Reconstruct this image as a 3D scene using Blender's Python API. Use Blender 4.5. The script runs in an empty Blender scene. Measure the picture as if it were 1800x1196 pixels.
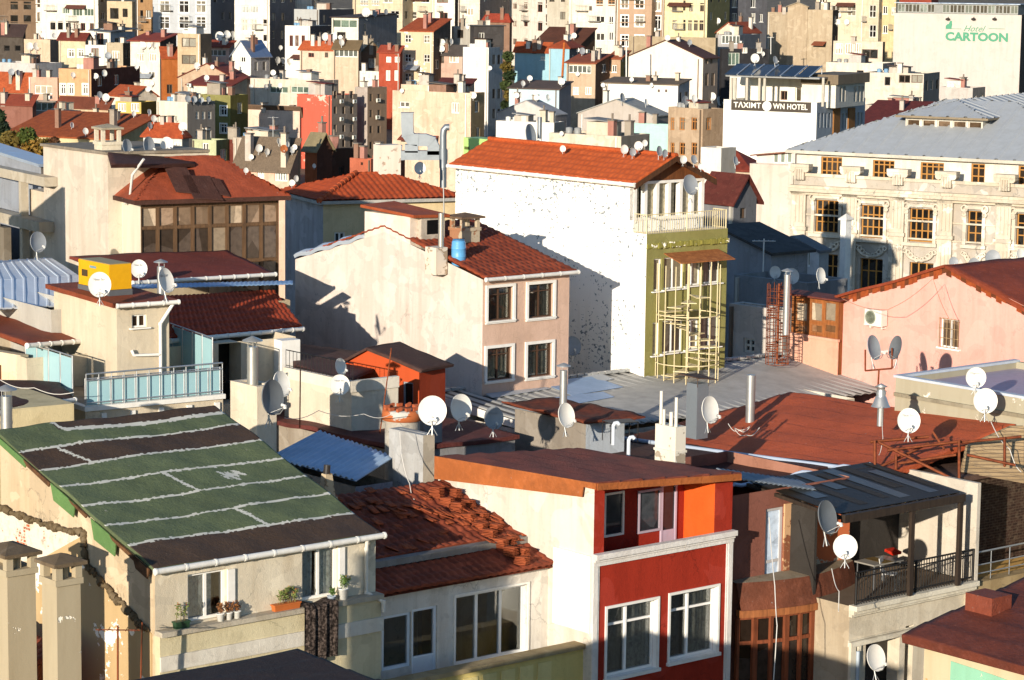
import bpy, math, random
from mathutils import Vector, Matrix
R = random.Random(7)
sin, cos, pi, rad = math.sin, math.cos, math.pi, math.radians
SC = bpy.context.scene
COL = SC.collection
# ---------------------------------------------------------------- camera
FPX = 4600.0
TILT = math.atan(648 / FPX)
ROLL = rad(0.7)
CAM = Vector((0, 0, 30))
CR = Matrix.Rotation(pi / 2 - TILT, 3, 'X') @ Matrix.Rotation(ROLL, 3, 'Z')
cd = bpy.data.cameras.new('camera')
cam = bpy.data.objects.new('camera', cd)
COL.objects.link(cam)
cam.matrix_world = Matrix.Translation(CAM) @ CR.to_4x4()
cd.sensor_width = 36
cd.lens = 36 * FPX / 1800
cd.clip_end = 5000
SC.camera = cam
def ray(px, py):
    return CR @ Vector(((px - 900) / FPX, -(py - 598) / FPX, -1))
def pt(px, py, Y):
    d = ray(px, py)
    return CAM + d * (Y / d.y)
def ground(Y):
    if Y < 260: return 3.0
    if Y < 480: return 3.0 + (Y - 260) * 0.05
    return 14.0 + (Y - 480) * 0.16
# ---------------------------------------------------------------- mesh builder
class MB:
    def __init__(s):
        s.v = []; s.f = []; s.m = []; s.sm = []
    def add(s, vs, fs, m=0, smooth=False):
        b = len(s.v)
        s.v += [tuple(v) for v in vs]
        for f in fs:
            s.f.append([b + i for i in f]); s.m.append(m); s.sm.append(smooth)
        return s
    def quad(s, a, b, c, d, m=0):
        return s.add([a, b, c, d], [(0, 1, 2, 3)], m)
    def poly(s, pts, m=0):
        return s.add(pts, [tuple(range(len(pts)))], m)
    def hexa(s, p, m=0):   # 8 points: bottom ring 0-3, top ring 4-7
        return s.add(p, [(3, 2, 1, 0), (4, 5, 6, 7), (0, 1, 5, 4), (1, 2, 6, 5), (2, 3, 7, 6), (3, 0, 4, 7)], m)
    def box(s, x0, x1, y0, y1, z0, z1, m=0):
        return s.hexa([(x0, y0, z0), (x1, y0, z0), (x1, y1, z0), (x0, y1, z0), (x0, y0, z1), (x1, y0, z1), (x1, y1, z1), (x0, y1, z1)], m)
    def slab(s, a, b, c, d, t, m=0, dirn=None):
        a, b, c, d = Vector(a), Vector(b), Vector(c), Vector(d)
        n = dirn if dirn else Vector((0, 0, -1))
        n = Vector(n) * t
        return s.hexa([a + n, b + n, c + n, d + n, a, b, c, d], m)
    def prism(s, pts, ext, m=0):
        n = len(pts); e = Vector(ext)
        p = [Vector(q) for q in pts]
        vs = p + [q + e for q in p]
        fs = [tuple(range(n - 1, -1, -1)), tuple(range(n, 2 * n))] + [(i, (i + 1) % n, n + (i + 1) % n, n + i) for i in range(n)]
        return s.add(vs, fs, m)
    def tube(s, pts, r, m=0, seg=8, r2=None, caps=True):
        pts = [Vector(p) for p in pts]
        n = len(pts); rings = []
        up = None
        for i, p in enumerate(pts):
            if i == 0: t = pts[1] - p
            elif i == n - 1: t = p - pts[i - 1]
            else: t = (pts[i + 1] - p).normalized() + (p - pts[i - 1]).normalized()
            if t.length < 1e-9: t = Vector((0, 0, 1))
            t.normalize()
            if up is None:
                up = Vector((0, 0, 1)) if abs(t.z) < .9 else Vector((1, 0, 0))
            a = t.cross(up).normalized(); b = a.cross(t).normalized(); up = b
            rr = r if r2 is None else r + (r2 - r) * i / (n - 1)
            rings.append([p + (a * cos(2 * pi * k / seg) + b * sin(2 * pi * k / seg)) * rr for k in range(seg)])
        vs = [q for g in rings for q in g]
        fs = []
        for i in range(n - 1):
            for k in range(seg):
                k2 = (k + 1) % seg
                fs.append((i * seg + k, i * seg + k2, (i + 1) * seg + k2, (i + 1) * seg + k))
        s.add(vs, fs, m, True)
        if caps:
            s.add(rings[0], [tuple(range(seg - 1, -1, -1))], m); s.add(rings[-1], [tuple(range(seg))], m)
        return s
    def lathe(s, prof, c=(0, 0, 0), m=0, seg=16, sx=1, smooth=True):
        c = Vector(c); vs = []; fs = []
        for (r, z) in prof:
            vs += [c + Vector((r * cos(2 * pi * k / seg) * sx, r * sin(2 * pi * k / seg), z)) for k in range(seg)]
        for i in range(len(prof) - 1):
            for k in range(seg):
                k2 = (k + 1) % seg
                fs.append((i * seg + k, i * seg + k2, (i + 1) * seg + k2, (i + 1) * seg + k))
        return s.add(vs, fs, m, smooth)
    def sheet(s, A, B, C, D, fn, nu, nv, m=0, thick=0.04, smooth=True, mf=None, under=True):
        A, B, C, D = Vector(A), Vector(B), Vector(C), Vector(D)
        n = ((B - A).cross(D - A))
        if n.length < 1e-9: n = (B - A).cross(C - A)
        n.normalize()
        if n.z < 0: n = -n
        LU = max((B - A).length, (C - D).length); LV = max((D - A).length, (C - B).length)
        vs = []
        for j in range(nv + 1):
            v = j / nv
            for i in range(nu + 1):
                u = i / nu
                p = (A * (1 - u) + B * u) * (1 - v) + (D * (1 - u) + C * u) * v
                vs.append(p + n * fn(u * LU, v * LV))
        W = nu + 1
        b = len(s.v); s.v += [tuple(p) for p in vs]
        for j in range(nv):
            for i in range(nu):
                s.f.append([b + j * W + i, b + j * W + i + 1, b + (j + 1) * W + i + 1, b + (j + 1) * W + i])
                s.m.append(mf((i + .5) / nu * LU, (j + .5) / nv * LV) if mf else m); s.sm.append(smooth)
        if under and thick:
            brd = [i for i in range(nu + 1)] + [j * W + nu for j in range(1, nv + 1)] + [nv * W + i for i in range(nu - 1, -1, -1)] + [j * W for j in range(nv - 1, 0, -1)]
            low = [vs[i] - n * thick for i in brd]
            k = len(brd); b2 = len(s.v); s.v += [tuple(p) for p in low]
            for i in range(k):
                i2 = (i + 1) % k
                s.f.append([b + brd[i], b2 + i, b2 + i2, b + brd[i2]]); s.m.append(m); s.sm.append(False)
            o = n * -thick
            s.quad(A + o, D + o, C + o, B + o, m)
        return s
    def clipsheet(s, A, B, C, D, fn, du, dv, m=0, thick=.05):
        """profiled sheet whose courses stay parallel to the eave A-B, cut to the polygon A B C D"""
        A, B, C, D = map(Vector, (A, B, C, D)); U = (B - A).normalized(); n = (B - A).cross(((C + D) / 2) - A).normalized()
        if n.z < 0: n = -n
        V = n.cross(U)
        if V.dot((C + D) / 2 - A) < 0: V = -V
        LU = (B - A).length; c2 = ((C - A).dot(U), (C - A).dot(V)); d2 = ((D - A).dot(U), (D - A).dot(V)); LV = max(c2[1], d2[1])
        nu, nv = max(2, int(LU / du)), max(2, int(LV / dv)); idx = {}
        def vert(i, j):
            if (i, j) not in idx:
                u, v = LU * i / nu, LV * j / nv; idx[(i, j)] = len(s.v); s.v.append(tuple(A + U * u + V * v + n * fn(u, v)))
            return idx[(i, j)]
        for j in range(nv):
            v = LV * (j + .5) / nv; lo = d2[0] * v / max(d2[1], 1e-6); hi = LU + (c2[0] - LU) * v / max(c2[1], 1e-6)
            for i in range(nu):
                u = LU * (i + .5) / nu
                if lo - du * .6 <= u <= hi + du * .6:
                    s.f.append([vert(i, j), vert(i + 1, j), vert(i + 1, j + 1), vert(i, j + 1)]); s.m.append(m); s.sm.append(True)
        o = n * -thick; s.poly([A + o, B + o, C + o] + ([D + o] if (C - D).length > 1e-6 else []), m)
    def build(s, name, mats, parent=None):
        me = bpy.data.meshes.new(name)
        me.from_pydata(s.v, [], s.f)
        if not isinstance(mats, (list, tuple)): mats = [mats]
        for m in mats: me.materials.append(m)
        me.polygons.foreach_set('material_index', s.m)
        me.polygons.foreach_set('use_smooth', s.sm)
        me.update()
        o = bpy.data.objects.new(name, me)
        COL.objects.link(o)
        if parent: o.parent = parent
        return o
def tag(o, label, cat, group=None, kind=None):
    o['label'] = label; o['category'] = cat
    if group: o['group'] = group
    if kind: o['kind'] = kind
    return o
def empty(name, loc, rz=0):
    o = bpy.data.objects.new(name, None); COL.objects.link(o)
    o.location = loc; o.rotation_euler = (0, 0, rz); o.empty_display_size = .2
    return o
def thing(name, label, cat, loc, rz=0, group=None):
    return tag(empty(name, loc, rz), label, cat, group)
def copy_tree(o, parent=None):
    c = o.copy(); COL.objects.link(c)
    if parent: c.parent = parent
    for ch in KIDS.get(o.name, []):
        copy_tree(ch, c)
    return c
KIDS = {}
# ---------------------------------------------------------------- materials
def lin(h):
    if not isinstance(h, str): return tuple(h[:3])
    h = h.lstrip('#')
    c = [int(h[i:i + 2], 16) / 255 for i in (0, 2, 4)]
    return tuple(x / 12.92 if x <= .04045 else ((x + .055) / 1.055) ** 2.4 for x in c)
MC = {}
class NT:
    def __init__(s, name):
        s.mat = bpy.data.materials.new(name); s.mat.use_nodes = True
        s.t = s.mat.node_tree; s.n = s.t.nodes; s.b = s.n['Principled BSDF']
        s.pos = s.node('ShaderNodeNewGeometry').outputs['Position']
    def node(s, ty, **k):
        n = s.n.new(ty)
        for a, b in k.items(): setattr(n, a, b)
        return n
    def link(s, a, b): s.t.links.new(a, b)
    def mapped(s, scale, rot=(0, 0, 0)):
        m = s.node('ShaderNodeMapping'); m.inputs['Scale'].default_value = scale; m.inputs['Rotation'].default_value = rot
        s.link(s.pos, m.inputs['Vector']); return m.outputs[0]
    def noise(s, scale, detail=4, rough=.55, vec=None, dist=0):
        n = s.node('ShaderNodeTexNoise'); n.inputs['Scale'].default_value = scale; n.inputs['Detail'].default_value = detail
        n.inputs['Roughness'].default_value = rough; n.inputs['Distortion'].default_value = dist
        s.link(vec if vec is not None else s.pos, n.inputs['Vector']); return n.outputs['Fac']
    def ramp(s, fac, lo, hi, a=0.0, b=1.0):
        n = s.node('ShaderNodeMapRange'); n.inputs[1].default_value = lo; n.inputs[2].default_value = hi
        n.inputs[3].default_value = a; n.inputs[4].default_value = b
        s.link(fac, n.inputs[0]); return n.outputs[0]
    def math(s, op, a, b):
        n = s.node('ShaderNodeMath', operation=op)
        for i, x in enumerate((a, b)):
            if isinstance(x, (int, float)): n.inputs[i].default_value = x
            else: s.link(x, n.inputs[i])
        return n.outputs[0]
    def mix(s, fac, a, b, mode='MIX'):
        n = s.node('ShaderNodeMix', data_type='RGBA', blend_type=mode)
        if isinstance(fac, (int, float)): n.inputs[0].default_value = fac
        else: s.link(fac, n.inputs[0])
        for i, x in ((6, a), (7, b)):
            if isinstance(x, tuple): n.inputs[i].default_value = (*x[:3], 1)
            else: s.link(x, n.inputs[i])
        return n.outputs[2]
    def done(s, color, rough=.8, bump=None, bs=.3, bd=.02, spec=.3, metal=0):
        if isinstance(color, tuple): s.b.inputs['Base Color'].default_value = (*color[:3], 1)
        else: s.link(color, s.b.inputs['Base Color'])
        if isinstance(rough, (int, float)): s.b.inputs['Roughness'].default_value = rough
        else: s.link(rough, s.b.inputs['Roughness'])
        s.b.inputs['Specular IOR Level'].default_value = spec
        s.b.inputs['Metallic'].default_value = metal
        if bump is not None:
            n = s.node('ShaderNodeBump'); n.inputs['Strength'].default_value = bs; n.inputs['Distance'].default_value = bd
            s.link(bump, n.inputs['Height']); s.link(n.outputs[0], s.b.inputs['Normal'])
        return s.mat
def sc(c, k): return tuple(min(.95, x * k) for x in c)
def plaster(h, dirt=.5, k=1.0):
    key = ('pl', h, dirt, k)
    if key in MC: return MC[key]
    c = sc(lin(h), k); t = NT('plaster')
    big = t.ramp(t.noise(.35, 5, .6), .35, .7)
    st = t.ramp(t.noise(1.0, 5, .6, t.mapped((2.2, 2.2, .25))), .45, .8)
    fine = t.noise(9, 4, .7)
    dk = tuple(x * y for x, y in zip(c, (.62, .56, .5)))
    dirt *= 1.25
    col = t.mix(t.math('MULTIPLY', st, min(1, dirt)), c, dk)
    col = t.mix(t.math('MULTIPLY', big, dirt * .55), col, tuple(x * y for x, y in zip(c, (.78, .72, .64))))
    spk = t.ramp(t.noise(3.1, 7, .78), .56, .74)
    col = t.mix(t.math('MULTIPLY', spk, min(1, dirt * .7)), col, tuple(x * .45 for x in c))
    drip = t.ramp(t.noise(1.0, 6, .7, t.mapped((7, 7, .35))), .58, .8)
    col = t.mix(t.math('MULTIPLY', drip, min(1, dirt * .55)), col, tuple(x * y for x, y in zip(c, (.5, .44, .38))))
    col = t.mix(t.ramp(fine, .3, .75, 0, .3), col, tuple(x * .72 for x in c))
    pat = t.ramp(t.noise(.8, 3, .45, None, .6), .575, .59); pat2 = t.ramp(t.noise(.63, 3, .5, t.mapped((1.3, 1.1, 1.6)), .4), .60, .612)
    col = t.mix(t.math('MULTIPLY', pat, min(1, dirt * .38)), col, tuple(min(.9, x * 1.14 + .02) for x in c))
    col = t.mix(t.math('MULTIPLY', pat2, min(1, dirt * .5)), col, tuple(x * y for x, y in zip(c, (.68, .66, .64))))
    vo = t.node('ShaderNodeTexVoronoi', feature='DISTANCE_TO_EDGE'); vo.inputs['Scale'].default_value = .55
    wv = t.node('ShaderNodeVectorMath', operation='ADD'); nz = t.node('ShaderNodeTexNoise'); nz.inputs['Scale'].default_value = 2.5; nz.inputs['Detail'].default_value = 5; t.link(t.pos, nz.inputs['Vector']); t.link(t.pos, wv.inputs[0]); t.link(nz.outputs['Color'], wv.inputs[1]); t.link(wv.outputs[0], vo.inputs['Vector'])
    crk = t.math('MULTIPLY', t.ramp(vo.outputs['Distance'], .004, .013, 1, 0), t.ramp(t.noise(.5, 2), .5, .6))
    col = t.mix(t.math('MULTIPLY', crk, min(1, dirt * .6)), col, tuple(x * .42 for x in c))
    MC[key] = t.done(col, .85, t.math('ADD', fine, t.math('ADD', t.noise(45, 3), t.noise(1.2, 3))), .5, .025, .2)
    return MC[key]
def peel(h, under, amt=.5, scale=3.0, rg=(-.16, .12)):
    key = ('pe', h, under, amt, scale, rg)
    if key in MC: return MC[key]
    c, u = lin(h), lin(under); t = NT('peeling_plaster')
    reg = t.noise(.45, 3, .5)
    fl = t.noise(scale, 5, .65, t.mapped((1, 1, 1.3)))
    msk = t.ramp(t.math('ADD', fl, t.ramp(reg, .35, .7, *rg)), 1.0 - amt, 1.02 - amt)
    fine = t.noise(12, 4, .7)
    c1 = t.mix(t.ramp(t.noise(1.2, 5, .6, t.mapped((2, 2, .3))), .45, .8, 0, .5), c, tuple(x * y for x, y in zip(c, (.75, .7, .62))))
    u1 = t.mix(fine, u, tuple(x * 1.5 for x in u))
    col = t.mix(msk, c1, u1)
    MC[key] = t.done(col, .88, t.math('SUBTRACT', t.math('MULTIPLY', fine, .3), msk), .5, .03, .2)
    return MC[key]
def felt(h, var=.5, rough=.75, sheen=0):   # bitumen / painted sheet roof
    key = ('fe', h, var, rough)
    if key in MC: return MC[key]
    c = lin(h); t = NT('roof_felt')
    a = t.ramp(t.noise(.6, 5, .65), .3, .7); b = t.ramp(t.noise(4, 5, .7), .5, .8); g = t.noise(60, 2)
    col = t.mix(t.math('MULTIPLY', a, min(1, var * 1.3)), c, tuple(x * .45 for x in c))
    col = t.mix(t.math('MULTIPLY', b, var * .7), col, tuple(min(1, x * 1.35 + .03) for x in c))
    col = t.mix(t.math('MULTIPLY', t.ramp(t.noise(2.2, 7, .8), .5, .66), var * .7), col, tuple(x * y for x, y in zip(c, (.42, .5, .6))))
    spots = t.ramp(t.noise(7, 2), .74, .77)
    col = t.mix(t.math('MULTIPLY', spots, .5), col, (.35, .32, .28))
    MC[key] = t.done(col, rough, t.math('ADD', t.math('MULTIPLY', g, .5), t.math('ADD', t.noise(2.2, 5), t.noise(12, 4))), .6, .04, .3)
    return MC[key]
def tile(h, var=.6):
    key = ('ti', h, var)
    if key in MC: return MC[key]
    c = lin(h); t = NT('terracotta')
    v = t.node('ShaderNodeTexVoronoi'); v.inputs['Scale'].default_value = 3.6; t.link(t.mapped((1, 1, 1.6)), v.inputs['Vector'])
    sp = t.node('ShaderNodeSeparateColor'); t.link(v.outputs['Color'], sp.inputs[0])
    a = t.ramp(t.noise(1.1, 5, .7), .35, .68)
    col = t.mix(t.math('MULTIPLY', sp.outputs[0], var), c, tuple(x * y for x, y in zip(c, (.45, .4, .4))))
    col = t.mix(t.math('MULTIPLY', a, var * .7), col, tuple(x * y for x, y in zip(c, (.5, .42, .4))))
    col = t.mix(t.ramp(t.noise(11, 4, .7), .6, .75, 0, .45), col, (.28, .17, .1))
    MC[key] = t.done(col, .8, t.noise(30, 3), .3, .02, .25)
    return MC[key]
def metal(h, rough=.4, var=.4, met=.7):
    key = ('me', h, rough, var, met)
    if key in MC: return MC[key]
    c = lin(h); t = NT('sheet_metal')
    a = t.ramp(t.noise(1.3, 5, .65), .35, .75); b = t.ramp(t.noise(6, 5, .7), .55, .8)
    col = t.mix(t.math('MULTIPLY', a, var), c, tuple(x * .62 for x in c))
    col = t.mix(t.math('MULTIPLY', b, var * .6), col, tuple(x * y for x, y in zip(c, (.6, .45, .33))))
    MC[key] = t.done(col, t.ramp(a, 0, 1, rough, min(1, rough + .25)), t.noise(3, 3), .15, .02, .5, met)
    return MC[key]
def rusty(h='#7a4326', h2='#3c2015'):
    key = ('ru', h, h2)
    if key in MC: return MC[key]
    t = NT('rusty_metal')
    col = t.mix(t.ramp(t.noise(5, 5, .7), .35, .7), lin(h), lin(h2))
    MC[key] = t.done(col, .8, t.noise(25, 4), .4, .01, .2)
    return MC[key]
def paint(h, rough=.5, var=.25):
    key = ('pa', h, rough, var)
    if key in MC: return MC[key]
    c = lin(h); t = NT('paint')
    col = t.mix(t.ramp(t.noise(4, 5, .7), .4, .75, 0, var), c, tuple(x * y for x, y in zip(c, (.6, .55, .5))))
    MC[key] = t.done(col, rough, t.noise(20, 3), .12, .01, .4)
    return MC[key]
def wood(h):
    key = ('wo', h)
    if key in MC: return MC[key]
    c = lin(h); t = NT('weathered_wood')
    g = t.noise(3, 5, .7, t.mapped((4, 4, .4)))
    col = t.mix(t.ramp(g, .35, .7), tuple(x * .5 for x in c), c)
    col = t.mix(t.ramp(t.noise(2.5, 4), .5, .75, 0, .5), col, tuple(x * .35 for x in c))
    MC[key] = t.done(col, .7, g, .3, .02, .3)
    return MC[key]
def glassdark(h='#1b1a18', rough=.08):
    key = ('gd', h, rough)
    if key in MC: return MC[key]
    c = lin(h); t = NT('window_pane')
    v = t.node('ShaderNodeTexVoronoi'); v.inputs['Scale'].default_value = .8; t.link(t.pos, v.inputs['Vector'])
    sp = t.node('ShaderNodeSeparateColor'); t.link(v.outputs['Color'], sp.inputs[0])
    col = t.mix(t.ramp(sp.outputs[0], .45, 1), c, tuple(x * 2.2 + .02 for x in c))
    col = t.mix(t.ramp(t.noise(5, 3), .45, .7, 0, .5), col, tuple(x * .5 for x in c))
    MC[key] = t.done(col, rough, None, spec=.5)
    return MC[key]
def glass():
    if 'glass' in MC: return MC['glass']
    t = NT('clear_glass')
    tr = t.node('ShaderNodeBsdfTransparent'); tr.inputs[0].default_value = (.92, .94, .93, 1)
    gl = t.node('ShaderNodeBsdfGlossy'); gl.inputs['Roughness'].default_value = .03
    fr = t.node('ShaderNodeFresnel'); fr.inputs[0].default_value = 1.5
    mx = t.node('ShaderNodeMixShader')
    t.link(t.math('MULTIPLY', fr.outputs[0], .8), mx.inputs[0]); t.link(tr.outputs[0], mx.inputs[1]); t.link(gl.outputs[0], mx.inputs[2])
    t.link(mx.outputs[0], t.n['Material Output'].inputs[0])
    MC['glass'] = t.mat
    return t.mat
def cloth(h, pat=0):
    key = ('cl', h, pat)
    if key in MC: return MC[key]
    c = lin(h); t = NT('cloth')
    col = t.mix(t.ramp(t.noise(9 if not pat else 16, 4, .7), .45, .62), c, tuple(x * (.6 if not pat else 9) for x in c))
    MC[key] = t.done(col, .9, t.noise(30, 2), .2, .01, .1)
    return MC[key]
# profiles
def corr(p, a): return lambda u, v: a * sin(2 * pi * u / p)
def tiles(p=.3, a=.03, course=.36, step=.035):
    def f(u, v):
        k = v / course
        j = int(k)
        w = math.sin(j * 12.9898 + int(u / p) * 78.233) * .006
        return a * abs(sin(pi * u / p)) + step * (1 - (k - j)) + w + .012 * sin(u * 1.3 + v * .9)
    return f
def seams(p, a=.05, w=.04):
    def f(u, v):
        q = (u / p) % 1.0
        return a if q * p < w or (1 - q) * p < w else .006 * sin(u * 5 + v * 2)
    return f
def laps(p=1.0, a=.02, b=.03): return lambda u, v: a * (sin(u * 1.3 + v * .7) + sin(v * 1.9 - u * .5)) + b * ((v + .05 * sin(u * 1.7)) % p) / p
def lumpy(a=.02, s=1.7): return lambda u, v: a * (sin(u * s + v * .7) + sin(v * s * 1.3 - u * .5) + .6 * sin(u * 3.1 * s + 1) * sin(v * 2.3 * s))
# ---------------------------------------------------------------- houses
class House:
    """Nearest vertical edge at column xc; R face runs right-and-back from it, L face runs left-and-back."""
    def __init__(s, name, cat, label, xl, xc, xr, yt, Y, th, zb=None, group=None, d=None, w=None):
        th = rad(th); s.th = th; s.Y = Y
        c = pt(xc, yt, Y)
        s.zb = (ground(Y) - .4) if zb is None else zb
        s.o = Vector((c.x, c.y, s.zb)); s.H = c.z - s.zb
        s.e = thing(name, label, cat, s.o, th, group)
        s.rot = Matrix.Rotation(-th, 3, 'Z')
        s.holes = {'R': [], 'L': []}
        s.w = w or max(.3, min(30, abs(s.R(xr, yt)[0]))) if xr is not None else (w or 6.0)
        s.d = d or max(.3, min(30, abs(s.L(xl, yt)[0]))) if xl is not None else (d or 6.0)
        if w: s.w = w
        if d: s.d = d
    def P(s, px, py, ax, val):
        o = s.rot @ (CAM - s.o); dr = s.rot @ ray(px, py)
        return o + dr * ((val - o[ax]) / dr[ax])
    def R(s, px, py, off=0):
        p = s.P(px, py, 1, off); return p.x, p.z
    def L(s, px, py, off=0):
        p = s.P(px, py, 0, off); return p.y, p.z
    def world(s, p): return s.o + s.rot.transposed() @ Vector(p)
    def local(s, p): return s.rot @ (Vector(p) - s.o)
    def f3(s, face, a, z, out=0):
        return Vector((a, -out, z)) if face == 'R' else Vector((-out, a, z))
    def fbox(s, mb, face, a0, a1, z0, z1, o0, o1, m=0):
        f = s.f3
        if face == 'R': mb.box(a0, a1, -o1, -o0, z0, z1, m)
        else: mb.box(-o1, -o0, a0, a1, z0, z1, m)
    def rect(s, face, x0, x1, y0, y1, off=0):
        g = s.R if face == 'R' else s.L
        xm, ym = (x0 + x1) / 2, (y0 + y1) / 2
        a = sorted((g(x0, ym, off)[0], g(x1, ym, off)[0])); z = sorted((g(xm, y0, off)[1], g(xm, y1, off)[1]))
        return a[0], a[1], z[0], z[1]
    def win(s, face, x0, x1, y0, y1, nv=1, nh=(), fr='#e8e4da', fw=.06, dep=.12, trim=0, tm=None, pane=None, sill=0, far=True, curtain=None, name='window', part=None, local=None, trimout=.04, sashes=True):
        a0, a1, z0, z1 = local if local else s.rect(face, x0, x1, y0, y1)
        s.holes[face].append((a0, a1, z0, z1, dep))
        fm = paint(fr, .45, .2) if isinstance(fr, str) else fr
        pane = pane or glassdark()
        mb = MB(); fb = lambda *q: s.fbox(mb, face, *q)
        e = .003
        i0, i1 = -dep - .02, -dep + .05
        fb(a0 - e, a1 + e, z0 - e, z0 + fw, i0, i1); fb(a0 - e, a1 + e, z1 - fw, z1 + e, i0, i1)
        fb(a0 - e, a0 + fw, z0 + fw, z1 - fw, i0, i1); fb(a1 - fw, a1 + e, z0 + fw, z1 - fw, i0, i1)
        for k in range(1, nv + 1):
            x = a0 + (a1 - a0) * k / (nv + 1); fb(x - fw * .55, x + fw * .55, z0 + fw, z1 - fw, i0, i1 - .006)
        for h in nh:
            z = z0 + (z1 - z0) * h; fb(a0 + fw, a1 - fw, z - fw * .45, z + fw * .45, i0, i1 - .012)
        if trim:
            q = trim; o0, o1 = -.01, trimout
            fb(a0 - q, a1 + q, z1, z1 + q, o0, o1, 1); fb(a0 - q, a1 + q, z0 - q, z0, o0, o1, 1)
            fb(a0 - q, a0, z0, z1, o0, o1, 1); fb(a1, a1 + q, z0, z1, o0, o1, 1)
        mats = [fm, tm or fm]
        if far:
            p = [s.f3(face, a, z, -dep + .002) for a, z in ((a0, z0), (a1, z0), (a1, z1), (a0, z1))]
            mb.quad(*p, m=2); mats.append(pane)
        o = mb.build(name, mats, s.e if part is None else part)
        if sill:
            m2 = MB(); s.fbox(m2, face, a0 - .1, a1 + .1, z0 - sill, z0 - .002, -.02, .1)
            m2.build('sill', tm or fm, o)
        if not far:
            m2 = MB(); s.fbox(m2, face, a0 + fw * .5, a1 - fw * .5, z0 + fw * .5, z1 - fw * .5, -dep - .005, -dep + .005)
            m2.build('pane', pane, o)
            if curtain:
                for (f0, f1, cm) in curtain:
                    m3 = MB(); n = max(8, int((f1 - f0) * (a1 - a0) * 26)); pr = []
                    for i in range(n + 1):
                        a = a0 + (a1 - a0) * (f0 + (f1 - f0) * i / n)
                        ww = -dep - .07 + .035 * sin(i * 1.9) + .015 * sin(i * .7)
                        pr += [s.f3(face, a, z1 - .03, ww), s.f3(face, a, z0 + .03, ww + .02 * sin(i * 1.3))]
                    m3.add(pr, [(2 * i, 2 * i + 2, 2 * i + 3, 2 * i + 1) for i in range(n)], 0, True)
                    m3.build('curtain', cm, o)
        return o
    def hole(s, face, x0, x1, y0, y1, dep=.3):
        r = s.rect(face, x0, x1, y0, y1); s.holes[face].append((*r, dep)); return r
    def face_wall(s, mb, face, n, zbot, ztop, m, prof=None):
        holes = s.holes[face]
        A = sorted({0, n} | {h[0] for h in holes} | {h[1] for h in holes}); A = [a for a in A if -1e-6 <= a <= n + 1e-6]
        Z = sorted({zbot, ztop} | {h[2] for h in holes} | {h[3] for h in holes}); Z = [z for z in Z if zbot - 1e-6 <= z <= ztop + 1e-6]
        f = lambda a, z, o=0: s.f3(face, a, z, o)
        for i in range(len(A) - 1):
            for j in range(len(Z) - 1):
                am, zm = (A[i] + A[i + 1]) / 2, (Z[j] + Z[j + 1]) / 2
                if any(h[0] < am < h[1] and h[2] < zm < h[3] for h in holes): continue
                mb.quad(f(A[i], Z[j]), f(A[i + 1], Z[j]), f(A[i + 1], Z[j + 1]), f(A[i], Z[j + 1]), m)
        for h in holes:
            a0, a1, z0, z1, dp = h
            if dp == 0: continue
            for p, q in (((a0, z0), (a1, z0)), ((a1, z0), (a1, z1)), ((a1, z1), (a0, z1)), ((a0, z1), (a0, z0))):
                mb.quad(f(*p), f(*q), f(*q, -dp), f(*p, -dp), m)
        if prof:
            p = [f(a, z) for a, z in prof]
            if abs(prof[0][1] - ztop) > 1e-5: p = [f(prof[0][0], ztop)] + p
            if abs(prof[-1][1] - ztop) > 1e-5: p = p + [f(prof[-1][0], ztop)]
            if len(p) > 2: mb.poly(p, m)
    def walls(s, mR, mL, profR=None, profL=None, top=True, parapet=0, deck=None, back=None):
        mb = MB(); w, d, H = s.w, s.d, s.H
        mats = [mR, mL, deck or mR]
        Hm = H
        s.face_wall(mb, 'R', w, 0, Hm, 0, profR); s.face_wall(mb, 'L', d, 0, Hm, 1, profL)
        # back and far side, following the opposite profiles
        mb.quad((w, d, 0), (0, d, 0), (0, d, Hm), (w, d, Hm), 0); mb.quad((w, 0, 0), (w, d, 0), (w, d, Hm), (w, 0, Hm), 1)
        if profR: mb.poly([Vector((a, d, z)) for a, z in ([(0, Hm)] if profR[0][1] > Hm else []) + list(profR) + ([(w, Hm)] if profR[-1][1] > Hm else [])], 0)
        if profL: mb.poly([Vector((w, a, z)) for a, z in ([(0, Hm)] if profL[0][1] > Hm else []) + list(profL) + ([(d, Hm)] if profL[-1][1] > Hm else [])], 1)
        if profL:
            if profL[0][1] > Hm: mb.quad((0, 0, Hm), (w, 0, Hm), (w, 0, profL[0][1]), (0, 0, profL[0][1]), 0)
            if profL[-1][1] > Hm: mb.quad((0, d, Hm), (w, d, Hm), (w, d, profL[-1][1]), (0, d, profL[-1][1]), 0)
        if profR:
            if profR[0][1] > Hm: mb.quad((0, 0, Hm), (0, d, Hm), (0, d, profR[0][1]), (0, 0, profR[0][1]), 1)
            if profR[-1][1] > Hm: mb.quad((w, 0, Hm), (w, d, Hm), (w, d, profR[-1][1]), (w, 0, profR[-1][1]), 1)
        if parapet:
            t = .18; z = H - parapet
            mb.quad((t, t, z), (w - t, t, z), (w - t, d - t, z), (t, d - t, z), 2)
            for a, b in (((0, 0), (w, 0)), ((w, 0), (w, d)), ((w, d), (0, d)), ((0, d), (0, 0))):
                ia = (min(max(a[0], t), w - t), min(max(a[1], t), d - t)); ib = (min(max(b[0], t), w - t), min(max(b[1], t), d - t))
                mb.quad((*a, H), (*b, H), (*ib, H), (*ia, H), 1)
                mb.quad((*ia, H), (*ib, H), (*ib, z), (*ia, z), 1)
        elif top and not profR and not profL:
            mb.quad((0, 0, H), (w, 0, H), (w, d, H), (0, d, H), 2)
        s.wall = mb.build('wall', mats, s.e)
        return s.wall
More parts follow.
